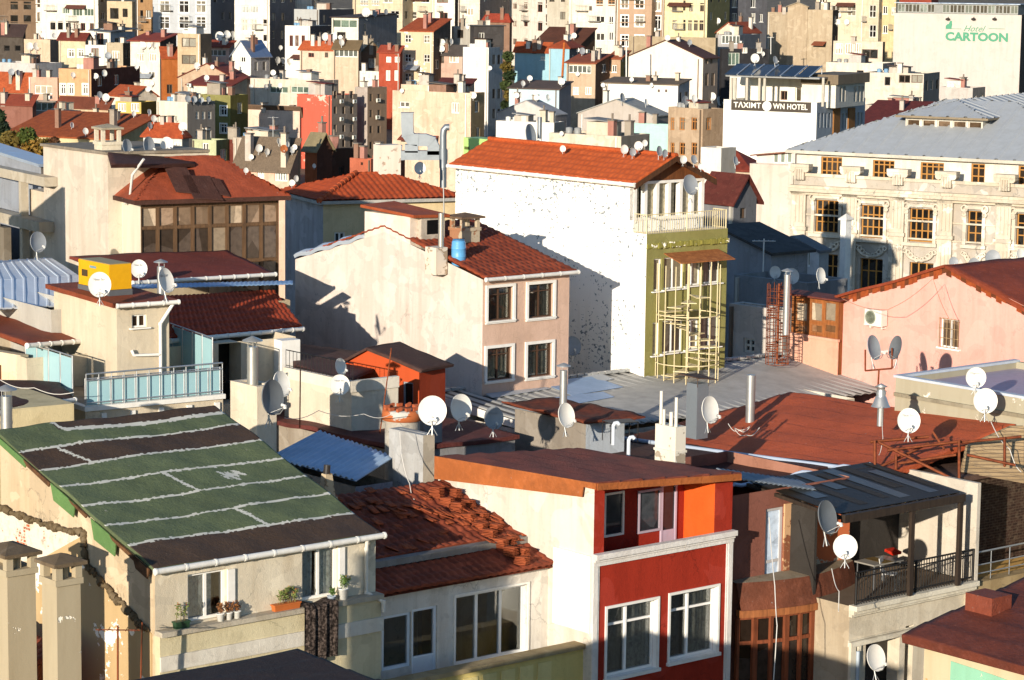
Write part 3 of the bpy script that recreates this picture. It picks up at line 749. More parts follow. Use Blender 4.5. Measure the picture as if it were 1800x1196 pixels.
fh('wide pale grey gable house above a white wall', 874, 976, 996, 203, 300, '#c9c4c0', '#77787c', ('gableL', 1.5, '#a09e9c'), th=60, dirt=.3, ov=.1)
fh('plain white wall house behind the silver flue', 872, 974, 992, 216, 285, '#eae5da', '#7e7d7c', ('flat',), dirt=.25, parapet=.3)
fh('turquoise house behind the dish crowded terrace', 1104, 1176, 1178, 219, 290, '#a9d6cc', '#87b5ac', ('flat',), dirt=.2, parapet=.2)
# --- third row, left
fh('orange tile roofed house at the far left edge', -30, 50, 54, 158, 345, '#c09a78', '#8a6a52', ('shedR', 1.6, T1, 1))
fh('pink house with a white framed window and roof terrace', 50, 101, 104, 137, 330, '#d8a48a', '#a37a66', ('flat',), [W('L', (76,), (158,), 31, 15, 'c')])
fh('grey lower storey with a wide bronze window under the pink house', 57, 98, 104, 178, 325, '#8a8078', '#6c635c', ('flat',), [W('L', (77,), (188,), 31, 15, 'g')], parapet=.15)
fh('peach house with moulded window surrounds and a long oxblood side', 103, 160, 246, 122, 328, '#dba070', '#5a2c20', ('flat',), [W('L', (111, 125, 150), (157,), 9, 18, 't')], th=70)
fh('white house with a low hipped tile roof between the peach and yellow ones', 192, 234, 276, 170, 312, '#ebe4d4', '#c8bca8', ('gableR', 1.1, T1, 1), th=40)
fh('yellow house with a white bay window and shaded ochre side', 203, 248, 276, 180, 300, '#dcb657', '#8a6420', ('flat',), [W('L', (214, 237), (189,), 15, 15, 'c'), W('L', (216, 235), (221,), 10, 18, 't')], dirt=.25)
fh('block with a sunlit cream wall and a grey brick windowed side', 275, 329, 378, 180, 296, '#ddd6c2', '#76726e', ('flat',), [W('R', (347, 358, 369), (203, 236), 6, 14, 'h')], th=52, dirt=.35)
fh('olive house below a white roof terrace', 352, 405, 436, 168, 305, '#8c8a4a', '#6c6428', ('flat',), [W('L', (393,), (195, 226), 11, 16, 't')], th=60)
fh('white terrace house with a red roof behind the olive house', 330, 406, 434, 152, 318, '#d8d4c2', '#9c9480', ('shedR', .9, '#7a3524'), [W('L', (340,), (160,), 10, 13, 'c')])
fh('dusky rose walled house with two stout chimneys at the left edge', -20, 57, 62, 184, 318, '#8d584a', '#6c4238', ('shedR', .8, '#7c3826'))
fh('house under a dark slate roof with a white base', 68, 114, 165, 224, 290, '#d8cfbc', '#3c3836', ('gableR', 1.7, '#33343a'), th=45)
fh('narrow pink and cream dwelling with a frilled white awning', 100, 190, 196, 190, 308, '#ccb090', '#9c8468', ('shedR', .8, '#6f3a26'), [W('L', (121,), (196 + 2,), 6, 8, 'k')])
fh('low cream house trimmed with an arched frieze', 148, 192, 200, 207, 300, '#d6c8b2', '#a49684', ('flat',), [W('L', (181,), (221,), 7, 7, 'k')], parapet=.15)
fh('long low house under a weathered orange tile roof', 8, 200, 276, 246, 262, '#d2c08e', '#a89a70', ('shedR', 2.0, '#9a4e26', 1), th=62)
fh('small house with a hipped tile roof beside the pale green house', 252, 320, 332, 244, 258, '#cfd2ce', '#8d8e8c', ('hip', 1.5, '#a24a26', 1), [W('L', (312,), (255,), 14, 9, 'b')])
fh('pale green house with a white framed window', 338, 380, 402, 247, 250, '#bcc69c', '#66704e', ('flat',), [W('L', (361,), (258,), 11, 13, 'w'), W('L', (391 - 20,), (290,), 9, 16, 'w')])
fh('oxblood shed wall beside the pale green house', 400, 416, 420, 246, 252, '#6e2d22', roof=('flat',), parapet=.1)
fh('grey low house with a white door left of the wooden roofed house', 415, 452, 462, 246, 248, '#a39a90', '#6f6860', ('flat',), [W('L', (429,), (267,), 10, 16, 'c')])
# --- third row, middle
fh('sloping pale wall house with a brown verge below the roof terrace', 418, 527, 532, 196, 318, '#e0c6b2', '#8a6c60', ('shedL', -1.6, '#6a5340'), th=66)
fh('flat roofed house with a white beamed roof terrace', 440, 562, 595, 142, 326, '#d6c8b4', '#a89a88', ('flat',), [W('L', (490, 527), (136 + 22,), 32, 12, 'g')], th=60)
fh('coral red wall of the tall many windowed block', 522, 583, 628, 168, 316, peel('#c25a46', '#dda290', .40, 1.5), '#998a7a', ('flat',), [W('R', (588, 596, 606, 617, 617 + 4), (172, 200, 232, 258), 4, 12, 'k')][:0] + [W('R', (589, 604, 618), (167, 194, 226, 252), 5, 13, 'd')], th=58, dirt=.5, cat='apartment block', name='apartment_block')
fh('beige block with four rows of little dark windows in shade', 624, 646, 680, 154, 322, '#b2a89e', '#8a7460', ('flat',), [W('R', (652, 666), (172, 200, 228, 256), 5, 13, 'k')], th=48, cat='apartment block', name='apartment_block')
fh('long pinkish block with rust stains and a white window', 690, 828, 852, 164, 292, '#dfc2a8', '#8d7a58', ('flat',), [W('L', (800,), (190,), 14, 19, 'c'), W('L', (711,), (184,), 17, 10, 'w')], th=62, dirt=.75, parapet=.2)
fh('low rooftop room with a maroon roof on the pinkish block', 757, 826, 834, 150, 296, '#d8c8b0', '#97887a', ('shedR', .5, '#5c2a22'), zb=pt(800, 172, 296).z, d=4, wins=[W('L', (788,), (160,), 11, 10, 'c')])
fh('plain parapet room left on the pinkish block roof', 705, 757, 762, 150, 295, '#d9c0a6', '#a08c78', ('flat',), zb=pt(730, 170, 295).z, parapet=.2, w=4)
fh('coral low outbuilding beneath the silver ducts', 615, 652, 664, 280, 215, '#c26042', '#82402c', ('flat',), [W('L', (636,), (288,), 4, 5, 'k')], th=55, parapet=.1)
fh('second coral outbuilding right beneath the silver ducts', 655, 700, 712, 276, 222, '#bf6244', '#8a4630', ('flat',), th=60, parapet=.1)
fh('brick tower house with a crooked plank roof', 536, 557, 584, 262, 218, '#a8552a', '#4c3026', ('gableR', 1.2, '#8a7c5c'), th=48)
fh('dark brick dwelling in the shade of the brick tower', 580, 582, 622, 262, 224, '#5a3a2c', '#4c352a', ('flat',), [W('R', (600,), (300,), 8, 14, 'k')], th=30)
fh('pink wooden house with a broad plank roof and white windows', 412, 508, 524, 298, 212, '#d6b29a', '#8c7866', ('shedR', 2.0, wood('#7c6a56')), [W('L', (458,), (310,), 12, 16, 'c'), W('L', (494,), (311,), 22, 16, 'b')], th=66)
fh('grey roof terrace with a yellow box left of the coral wall', 410, 500, 528, 246, 246, '#b8ab9a', '#5a524a', ('flat',), th=62)
fh('beige low terraces with orange brick piers above the tile roof', 965, 1092, 1142, 240, 210, '#d8cab4', '#7c776e', ('flat',), th=58, dirt=.6, parapet=.25)
fh('tan bay fronted house with wood framed windows', 1175, 1236, 1272, 192, 260, '#b9a084', '#a48a6e', ('flat',), [W('L', (1182,), (218, 262), 7, 22, 'o'), W('L', (1199,), (218, 262), 10, 22, 'o'), W('L', (1220,), (218, 262), 10, 22, 'o'), W('R', (1246,), (218,), 9, 22, 'o')], th=40, dirt=.6)
fh('small white kitchen house at the foot of the white hotel', 1232, 1268, 1294, 261, 127, '#e6e0d4', '#a8a49c', ('flat',), th=50, parapet=.1)
fh('maroon tiled low house right of the white gabled roof', 1228, 1318, 1345, 302, 178, '#c9b69e', '#8a7868', ('hip', 1.3, '#7c3424', 1))
# --- right cluster
fh('beige concrete wall block with blind panels', 1350, 1386, 1388, 22, 420, '#ad9d84', roof=('flat',), dirt=.6, th=70)
fh('rounded beige concrete tower between blind panels', 1385, 1420, 1422, 12, 416, '#b5a488', roof=('gableL', .6, '#9a8c74'), dirt=.6, th=72)
fh('beige concrete block with a peeled patch and dark side', 1419, 1464, 1474, 18, 414, '#b7a78c', '#3c322a', ('flat',), dirt=.7, th=60)
fh('pale rooftop room with brown pergola glazing', 1465, 1552, 1556, 74, 396, '#d9cbb6', '#a2947e', ('flat',), [W('L', (1475, 1492, 1507), (86,), 13, 19, 'c'), W('L', (1529,), (95,), 28, 16, 'd')], parapet=.15)
fh('white plant room wrapped in grey pipes', 1452, 1552, 1575, 112, 352, '#ddd4c2', '#8f8880', ('flat',), [W('L', (1537 - 25,), (130,), 12, 12, 'k')], parapet=.3)
fh('louvred plant room with two dark grilles', 1520, 1624, 1652, 130, 335, '#d6ccba', '#7d7a74', ('flat',), [W('L', (1590, 1612), (139,), 20, 14, 'd'), W('L', (1560,), (143,), 10, 15, 'k')], parapet=.2)
fh('grey stair tower room in front of the big beige hotel', 1652, 1710, 1732, 155, 320, '#bdb8b0', '#8a857c', ('flat',), th=60, parapet=.2)
fh('flat grey terrace building beneath the louvred plant room', 1520, 1640, 1670, 188, 300, '#bdb2a2', '#8f867a', ('flat',), parapet=.3)
fh('low maroon roofed house tucked behind the big grey roof', 1505, 1600, 1640, 222, 272, '#7a3a2c', '#5f2c22', ('shedR', 2, '#6a2c22', 1), d=6)
# ================================================================ near houses
# ---- house with the patched green roof
g = House('house', 'house', 'cream house with a patched green and brown felt roof and flowerpots on its sill', -30, 272, 660, 1002, 60, 40, zb=3)
t_, z_ = g.L(0, 764)
g.d = t_; rise = z_ - g.H
LV = math.hypot(g.d + .3, rise)
rr = random.Random(3); jit = [[rr.uniform(-1, 1) for _ in range(400)] for _ in range(12)]
VS = [.15, .285, .425, .565, .70, .835, .93]; BAND = [1, 0, 0, 0, 0, 1, 0, 1]
def roofmat(u, v):
    f = v / LV; uu = int(u * 14) % 390
    for k, s in enumerate(VS):
        c = s + .004 * sin(u * 1.1 + k) + .0022 * jit[k][uu]
        wd = (.006 if k not in (6,) else .011) + .0028 * jit[k + 1][uu]
        if abs(f - c) < wd and not (k == 6 and u < g.w * .27): return 2
    b = sum(f > s + .004 * sin(u * 1.1 + k) for k, s in enumerate(VS))
    for (bb, u0, sl) in ((1, .62, .05), (3, .52, .06), (5, .24, .07), (7, .27, .03)):
        if b == bb:
            lo = VS[bb - 1]; cu = (u0 + sl * (lo - f) * 8) * g.w
            if abs(u - cu) < .06 + .03 * jit[bb][int(v * 20) % 390]: return 2
    if b == 3 and any(math.hypot(u - g.w * a_, (f - b_) * LV * .8) < r_ + .05 * jit[2][int(u * 23 + v * 17) % 390] for a_, b_, r_ in ((.70, .49, .1), (.725, .505, .13), (.75, .50, .09), (.765, .515, .11), (.785, .50, .06), (.74, .475, .05), (.69, .52, .04))): return 2
    if b == 7 and u < g.w * .25: return 0
    return BAND[b]
mb = MB(); o_ = .12; k = rise / g.d * o_
mb.sheet((-.1, -o_, g.H - k + .1), (g.w + .1, -o_, g.H - k + .1), (g.w + .1, g.d + .1, g.H + rise + .1), (-.1, g.d + .1, g.H + rise + .1), lumpy(.022, 1.5), 150, 210, 0, .07, True, roofmat)
GR = felt('#626c4a', .45); BRN = felt('#4d3a2a', .5); TAPE = paint('#c9c6b8', .7, .3)
roof = mb.build('roof', [GR, BRN, TAPE], g.e)
gutter(g.e, (-.1, -.2, g.H + .0), (g.w + .12, -.2, g.H + .0), .075)
m = MB()   # torn fascia flashing along the left verge
for (f0, f1, dz, mi) in ((.0, .1, .3, 1), (.06, .24, .12, 1), (.2, .36, .5, 0), (.38, .5, .1, 1), (.46, .62, .42, 0), (.62, .8, .14, 1), (.78, 1.0, .2, 0)):
    za, zb_ = g.H + rise * f0 + .03, g.H + rise * f1 + .03
    m.prism([(-.13, g.d * f0, za), (-.13, g.d * f1, zb_), (-.13, g.d * (f1 - .02), zb_ - dz), (-.13, g.d * (f0 + .01), za - dz * .8)], (-.03 - .01 * mi, 0, 0), mi)
m.build('fascia', [felt('#5f8048', .3), rusty('#6b4a30', '#3a2a1c')], roof)
LACE = cloth('#f2ede2'); NET = cloth('#b9bcba')
inn = paint('#2a2724', .8)
g.win('R', 330, 398, 1005, 1089, 1, (), '#ece8de', .07, .14, pane=glass(), far=False, curtain=[(.05, .5, NET), (.5, .72, LACE)])
g.win('R', 531, 594, 963, 1052, 1, (), '#ece8de', .07, .14, pane=glass(), far=False, curtain=[(.1, .4, NET), (.48, .95, LACE)])
pl = plaster('#d8cdb6', .8)
g.walls(pl, plaster('#cbb798', .9), None, [(0, g.H), (g.d, g.H + rise)], top=False)
a, zl = g.R(272, 1116); 
m = MB(); m.box(-.02, g.w + .02, -.34, .001, zl - .02, zl + .1); m.box(-.02, g.w, -.24, 0, 0, zl - .022, 1)
a, zb1 = g.R(272, 1152); a, zb2 = g.R(272, 1178)
m.box(-.03, g.w + .05, -.29, -.24, zb2, zb1, 2)
m.build('ledge', [plaster('#b5ab98', .9), plaster('#cdc19e', .6), plaster('#d6cfc0', .6)], g.e)
for (x0, x1, y0, y1) in ((398, 411, 1000, 1080), (594, 604, 962, 1045)):
    m = MB(); q = g.rect('R', x0, x1, y0, y1); g.fbox(m, 'R', q[0] + .01, q[1], q[2], q[3], 0, .06); m.build('jamb', WHITE, g.e)
q = [g.R(640, 955)[0], g.R(640, 1040)[1]]
pipe(g.e, [(q[0] - .05, -.2, g.H - .03), (q[0], -.1, g.H - .3), (q[0], -.1, q[1]), (q[0] + .35, -.35, q[1] - .25), (q[0] + .35, -.35, q[1] - .5)], .05, paint('#d4cfc2'))
# lower lean-to scar on the side wall: rubble line, tan patch, bricks
pts = [g.L(*p) for p in ((-25, 880), (40, 905), (95, 925), (150, 936), (155, 990), (190, 1030), (235, 1078), (268, 1112))]
m = MB(); fine = []
for i in range(len(pts) - 1):
    n = 14
    for k in range(n):
        f = k / n; fine.append((-.05 - rr.uniform(0, .07), pts[i][0] + (pts[i + 1][0] - pts[i][0]) * f + rr.uniform(-.04, .04), pts[i][1] + (pts[i + 1][1] - pts[i][1]) * f + rr.uniform(-.05, .05)))
for i in range(len(fine) - 1): m.tube([fine[i], fine[i + 1]], rr.uniform(.04, .11), 0, 6)
m.build('rubble_ledge', plaster('#6b5c44', .9), g.e)
pp = [g.L(*p) for p in ((150, 940), (155, 990), (190, 1030), (235, 1078), (268, 1115), (268, 1300), (-60, 1300), (-60, 1000), (60, 990))]
m = MB(); m.prism([(-.0, a, z) for a, z in pp], (-.03, 0, 0)); m.build('plaster_patch', peel('#b79c72', '#ded6c6', .45, 1.0), g.e)
pp = [g.L(*p) for p in ((-60, 880), (40, 908), (95, 928), (150, 940), (153, 990), (100, 1000), (60, 985), (-60, 1000))]
def brickmat(h1, h2, mortar, sc_=1.0, cover=None, amt=.5):
    key = ('br', h1, h2, mortar, sc_, cover, amt)
    if key in MC: return MC[key]
    t = NT('brickwork'); b = t.node('ShaderNodeTexBrick')
    # bricks need wall-aligned coordinates: (distance along wall, height)
    sep = t.node('ShaderNodeSeparateXYZ'); tc = t.node('ShaderNodeTexCoord'); t.link(tc.outputs['Object'], sep.inputs[0])
    cmb = t.node('ShaderNodeCombineXYZ'); t.link(t.math('ADD', sep.outputs[0], sep.outputs[1]), cmb.inputs[0]); t.link(sep.outputs[2], cmb.inputs[1])
    t.link(cmb.outputs[0], b.inputs['Vector'])
    b.inputs['Color1'].default_value = (*lin(h1), 1); b.inputs['Color2'].default_value = (*lin(h2), 1); b.inputs['Mortar'].default_value = (*lin(mortar), 1)
    b.inputs['Scale'].default_value = sc_; b.inputs['Brick Width'].default_value = .24; b.inputs['Row Height'].default_value = .085; b.inputs['Mortar Size'].default_value = .012
    col = b.outputs['Color']
    if cover:
        msk = t.ramp(t.noise(1.4, 5, .65), amt, amt + .05)
        col = t.mix(msk, lin(cover), col)
    col = t.mix(t.ramp(t.noise(6, 4), .5, .8, 0, .5), col, (.2, .15, .1))
    MC[key] = t.done(col, .9, b.outputs['Fac'], .5, .02, .15)
    return MC[key]
m = MB(); m.prism([(-.0, a, z) for a, z in pp], (-.02, 0, 0)); m.build('exposed_brick', brickmat('#b0562c', '#8f4a2a', '#cfc3ae', 1.0, '#d8ccb8', .56), g.e)
# ---- red house
rd = House('house', 'house', 'red fronted house with white trim and a recessed balcony tinted sunlit orange', 770, 1045, 1288, 862, 67, 40, zb=3)
RED = plaster('#a0301d', .75); REDD = plaster('#952a1a', .35); RED_LIT = plaster('#d8591f', .2)  # orange tone puts sunlight on the balcony's right wall into the colour
ry = (rd.L(770, 815)[1] - rd.H) / rd.d
cz = rd.R(1048, 852, -.2)[1]; cr_ = rd.P(1303, 834, 1, -.2)
sl_ = (cr_.z - cz) / (cr_.x)
f = lambda x, y: cz + sl_ * x + ry * y
zp = rd.R(1062, 976)[1]; x0, x1 = rd.R(1062, 930)[0], rd.R(1256, 900)[0]; zt = rd.H - .02
rd.holes['R'].append((x0, x1, zp, zt, 0))
_fw = rd.face_wall
dp = 1.2
rwin = []
for (X0, X1, Y0, Y1, cur) in ((1066, 1154, 1062, 1183, [(0, .42, cloth('#c4beb0')), (.44, 1, LACE)]), (1177, 1260, 1039, 1155, [(0, .36, cloth('#8e8a80')), (.42, 1, cloth('#efe8da'))])):
    rd.win('R', X0, X1, Y0, Y1, 0, (.74,), '#f0ece4', .07, .2, .07, WHITE, pane=glass(), far=False, curtain=cur, sill=.09)
    q = rd.rect('R', X0, X1, Y0, Y1)
    m = MB(); e = .004   # white lined reveals and the off-centre mullion
    m.box(q[0] + .001, q[0] + e, .001, .14, q[2], q[3]); m.box(q[1] - e, q[1] - .001, .001, .14, q[2], q[3]); m.box(q[0], q[1], .001, .14, q[2] + .001, q[2] + e); m.box(q[0], q[1], .001, .14, q[3] - e, q[3] - .001)
    xm = q[0] + (q[1] - q[0]) * (.44); m.box(xm - .035, xm + .035, .135, .21, q[2] + .07, q[3] - .07)
    m.build('window_lining', paint('#f0ede6', .5, .1), rd.e)
H0_ = rd.H; rd.H = H0_ - .72; rd.walls(RED, plaster('#d8cfc0', .7), None, None, top=False); zlo_ = rd.H; rd.H = H0_
m = MB(); m.poly([(0, 0, zlo_), (x0, 0, zlo_), (x0, 0, f(x0, 0) - .15), (0, 0, f(0, 0) - .15)]); m.quad((0, 0, zlo_), (0, rd.d, zlo_), (0, rd.d, f(0, rd.d) - .15), (0, 0, f(0, 0) - .15), 1); m.quad((0, rd.d, zlo_ - .3), (rd.w, rd.d, zlo_ - .3), (rd.w, rd.d, f(rd.w, rd.d) - .15), (0, rd.d, f(0, rd.d) - .15), 1); m.quad((x1, 0, zlo_), (rd.w, 0, zlo_), (rd.w, 0, f(rd.w, 0) - .13), (x1, 0, f(x1, 0) - .13)); m.quad((rd.w, 0, zlo_), (rd.w, rd.d, zlo_), (rd.w, rd.d, f(rd.w, rd.d) - .15), (rd.w, 0, f(rd.w, 0) - .13)); m.build('upper_wall', [RED, plaster('#d8cfc0', .7)], rd.e)
c0, c1, c2, c3 = [f(*q) - .145 for q in ((x0, 0), (x1, 0), (x1, dp), (x0, dp))]
m = MB()   # recessed balcony: back, sides, ceiling, floor
m.quad((x0, dp, zp - .9), (x1, dp, zp - .9), (x1, dp, c2), (x0, dp, c3)); m.quad((x0, 0, zp - .9), (x0, dp, zp - .9), (x0, dp, c3), (x0, 0, c0))
m.quad((x1, .001, zp - .9), (x1, dp, zp - .9), (x1, dp, c2), (x1, .001, c1), 1); m.quad((x0, 0, c0), (x1, 0, c1), (x1, dp, c2), (x0, dp, c3)); m.quad((x0, 0, zp - .9), (x1, 0, zp - .9), (x1, dp, zp - .9), (x0, dp, zp - .9))
m.quad((x0, .16, zp - .9), (x1, .16, zp - .9), (x1, .16, zp), (x0, .16, zp))
m.box(x0 + .001, x1 - .001, .0, .16, zp - .02, zp + .002, 2)
bal = m.build('balcony', [REDD, RED_LIT, plaster('#b9b0a4', .9)], rd.e)
def flatwin(h, par, px, off, nv=0, fr='#e4ded2', pane=None, name='window', door=False):
    X0, X1, Y0, Y1 = px
    a0, z1 = h.R((X0), Y0 + 0, off); a1, _ = h.R(X1, (Y0 + Y1) / 2, off); xm = (X0 + X1) / 2
    a0 = h.R(X0, (Y0 + Y1) / 2, off)[0]; z1 = h.R(xm, Y0, off)[1]; z0 = h.R(xm, Y1, off)[1]
    m = MB(); f = .06; F = lambda p, q, r_, s_: m.box(p, q, off - .06, off - .002, r_, s_)
    F(a0, a1, z1 - f, z1); F(a0, a1, z0, z0 + f); F(a0, a0 + f, z0 + f, z1 - f); F(a1 - f, a1, z0 + f, z1 - f)
    for k in range(nv): x = a0 + (a1 - a0) * (k + 1) / (nv + 1); F(x - f / 2, x + f / 2, z0 + f, z1 - f)
    if door: zz = z0 + (z1 - z0) * .3; m.box(a0 + f, a1 - f, off - .045, off - .002, z0 + f, zz)
    o = m.build(name, paint(fr, .5, .2), par)
    m = MB(); m.quad((a0 + f, off - .012, z0 + f), (a1 - f, off - .012, z0 + f), (a1 - f, off - .012, z1 - f), (a0 + f, off - .012, z1 - f)); m.build('pane', pane or glassdark('#24282c'), o)
    return o
flatwin(rd, bal, (1060, 1095, 865, 942), dp, 0); flatwin(rd, bal, (1120, 1160, 860, 935), dp, 0, fr='#a99aa4'); flatwin(rd, bal, (1160, 1187, 850, 965), dp, 0, fr='#b7a6b4', name='door', door=True)
m = MB(); wt = rd.w   # white mouldings round the front
zq = rd.R(1045, 983)[1]
m.box(-.04, wt + .04, -.2, 0, zq, zq + .14); m.box(-.03, wt + .03, -.12, -.002, zq - .08, zq - .002); m.box(-.03, wt + .03, -.07, -.002, zq - .2, zq - .082)
m.box(-.02, .14, -.05, -.002, 0, zq - .2); m.box(.15, .2, -.03, -.002, 0, zq - .2); m.box(wt - .14, wt + .02, -.05, -.002, 0, zq - .2); m.box(wt - .2, wt - .15, -.03, -.002, 0, zq - .2)
m.build('moulding', plaster('#e0dad2', .5), rd.e)
# roof: maroon sheet slab dipping to the right
m = MB(); xr_ = cr_.x
m.sheet((-.1, rd.d, f(-.1, rd.d)), (-.1, -.2, f(-.1, -.2)), (xr_, -.2, f(xr_, -.2)), (xr_, rd.d, f(xr_, rd.d)), lambda u, v: .012 * sin(u * 2.1) + .05 * ((v % .82) / .82) + .01 * sin(u * 3 + v * 5), 60, 200, 0, .14)
roof = m.build('roof', felt('#84402c', .55), rd.e)
m = MB(); dd = rd.d   # deep orange side fascia
m.prism([(-.14, -.2, f(0, 0) - .14), (-.14, -.2, f(0, 0) + .03), (-.14, dd, f(0, dd) + .03), (-.14, dd, f(0, dd) - .62), (-.14, dd * .4, f(0, dd * .4) - .48), (-.14, .35, f(0, 0) - .42), (-.14, .3, f(0, 0) - .14)], (.038, 0, 0))
for k in range(7):
    xa = -.1 + (xr_ + .1) * k / 7; xb = -.1 + (xr_ + .1) * (k + 1) / 7
    m.prism([(xa, -.21, f(xa, 0) - .16 - .012 * (k % 2)), (xb - .02, -.21, f(xb, 0) - .16), (xb - .02, -.21, f(xb, 0) + .02), (xa, -.21, f(xa, 0) + .02)], (0, -.03, 0))
m.build('fascia', felt('#b0622f', .55), roof)
zo = rd.L(1010, 970)[1]; zo2 = rd.L(1010, 1105)[1]; ta = rd.L(975, 1000)[0]
m = MB(); m.box(-.06, 0, .05, ta, zo2, zo); m.build('render_panel', plaster('#f0ebe0', .25), rd.e)
# ---- broken tile roof house
n2 = House('house', 'house', 'white walled house in shade under a broken terracotta tile roof', None, 655, 986, 1046, 64.6, 40, zb=3, d=5.6)
n2.win('R', 672, 722, 1080, 1176, 0, (), '#dfe3e6', .08, .1, pane=glass(), far=False)
o = n2.win('R', 724, 768, 1068, 1192, 0, (.3,), '#dfe3e6', .08, .1, pane=glass(), far=False, name='door')
m = MB(); q = n2.rect('R', 724, 768, 1068, 1192); m.box(q[0] + .08, q[1] - .08, .06, .1, q[2] + .08, q[2] + (q[3] - q[2]) * .3); m.build('panel', paint('#cfd4d8'), o)
n2.win('R', 800, 926, 1038, 1160, 2, (), '#e6e6e2', .08, .18, .06, WHITE, pane=glass(), far=False, sill=.08)
n2.walls(plaster('#dcd6cb', .8), plaster('#cfc8bb', .8), None, None, top=False)
T = tile('#94492f', .95)
rs = .285; f2 = lambda y: n2.H + .1 + rs * y
m = MB(); W2 = n2.w + .1
m.sheet((-.3, -.25, f2(-.25)), (W2, -.25, f2(-.25)), (W2, .9, f2(.9)), (-.3, .9, f2(.9)), tiles(.24, .035, .36, .045), 180, 14, 0, .08)
m.sheet((-1.5, 1.15, f2(1.15) + .12), (W2, 1.15, f2(1.15) + .12), (W2, 4.6, f2(4.6) + .12), (-1.5, 4.6, f2(4.6) + .12), tiles(.25, .04, .4, .06), 220, 40, 0, .08)
roof = m.build('roof', T, n2.e)
m = MB(); m.box(-.3, W2 - .4, .86, 1.2, f2(1.0) + .03, f2(1.0) + .2); m.build('gutter_slab', plaster('#8e8a84', .9), n2.e)
m = MB(); zq = n2.R(740, 1190, -1.45)[1]; xa, xb = n2.R(700, 1190, -1.45)[0], n2.R(1034, 1140, -1.45)[0]
m.box(xa - 3, xb, -1.45, -1.25, 0, zq - .12, 1); m.box(xa - 3, xb, -1.55, -1.1, zq - .12, zq)
for k in range(9): x = xa - .4 + k * .62; m.box(x, x + .46, -1.48, -1.45, zq - 1.4, zq - .28, 2)
m.box(xa - 3, xb, -1.25, 0, 0, zq - 1.0, 0)
m.build('terrace_parapet', [plaster('#a08f6c', .9), plaster('#d3c07a', .4), plaster('#dccb8a', .35)], n2.e)
# ---- brown house with the bowed timber bay
bn = House('house', 'house', 'brown house with a bowed timber bay window below orange plaster', None, 1287, 1492, 872, 71.2, 40, zb=3, d=5)
bn.win('R', 1345, 1376, 893, 1018, 0, (.25,), '#b7b4b2', .09, .1, pane=glassdark('#8d99a6', .3), name='door')
bn.walls(plaster('#8a584a', .5), plaster('#a0705c', .5), top=False)
m = MB(); q = bn.rect('R', 1403, 1492, 880, 1000); bn.fbox(m, 'R', q[0], q[1], q[2] - .3, q[3], 0, .025); m.build('plaster_patch', peel('#c26a42', '#a59a86', .42, 1.2), bn.e)
m = MB(); q = bn.rect('R', 1376, 1392, 885, 1015); bn.fbox(m, 'R', q[0], q[1], q[2], q[3], 0, .06); q = bn.rect('R', 1392, 1405, 880, 1005); bn.fbox(m, 'R', q[0] + .002, q[1], q[2], q[3], 0, .04, 1); m.build('jamb', [peel('#c9a078', '#7a4c34', .5, 2), plaster('#8c8a76', .8)], bn.e)
zc = bn.R(1380, 1016, -.6)[1]
def bow(x, dpt=.95): u = max(0, min(1, x / bn.w)); return -dpt * (sin(pi * (.12 + .76 * u)) - .25) - .25
m = MB(); N = 10
xs_ = [bn.w * i / N for i in range(N + 1)]
for i in range(N):   # skirt roof of the bay, cornice
    a, b = xs_[i], xs_[i + 1]
    m.quad((a, bow(a) - .1, zc - .75), (b, bow(b) - .1, zc - .75), (b, bow(b) + .12, zc), (a, bow(a) + .12, zc))
    m.quad((a, bow(a) + .12, zc), (b, bow(b) + .12, zc), (b, 0, zc + .02), (a, 0, zc + .02), 1)
    m.prism([(a, bow(a) - .13, zc - .95), (b, bow(b) - .13, zc - .95), (b, bow(b) + .1, zc - .95), (a, bow(a) + .1, zc - .95)], (0, 0, .2), 2)
m.build('bay_roof', [felt('#74402a', .7), plaster('#9c8e78', .9), wood('#a5653a')], bn.e)
m = MB(); m2 = MB(); zlo = zc - 3.6
for i in range(N):
    a, b = xs_[i], xs_[i + 1]
    m2.quad((a, bow(a) + .06, zlo), (b, bow(b) + .06, zlo), (b, bow(b) + .06, zc - .95), (a, bow(a) + .06, zc - .95))
    for zz, hh in ((zc - 1.03, .1), (zc - 1.75, .1), (zc - 1.83 - 1.4, .12)):
        m.hexa([(a, bow(a), zz), (b, bow(b), zz), (b, bow(b) + .1, zz), (a, bow(a) + .1, zz)] + [(a, bow(a), zz + hh), (b, bow(b), zz + hh), (b, bow(b) + .1, zz + hh), (a, bow(a) + .1, zz + hh)])
for i in range(N + 1):
    a = xs_[i]; wd = .09 if i % 2 else .05
    m.box(a - wd, a + wd, bow(a) - .02, bow(a) + .07, zlo, zc - .95)
o = m.build('bay_window', wood('#8a4a2c'), bn.e); m2.build('pane', glassdark('#20160f'), o)
m = MB(); q0 = bn.R(1290, 838, -.9); q1 = bn.R(1487, 882, -1.0)
A = bn.P(1287, 842, 1, -.2); B = bn.P(1487, 884, 1, -1.0)
m.sheet((-.05, -.35, A.z), (bn.w * .98, -.55, B.z - .02), (bn.w * 1.02, .5, B.z + .1), (-.05, .6, A.z + .16), corr(.2, .02), 90, 4, 0, .02)
m.build('awning', metal('#8b9298', .6, .5, .3), bn.e)
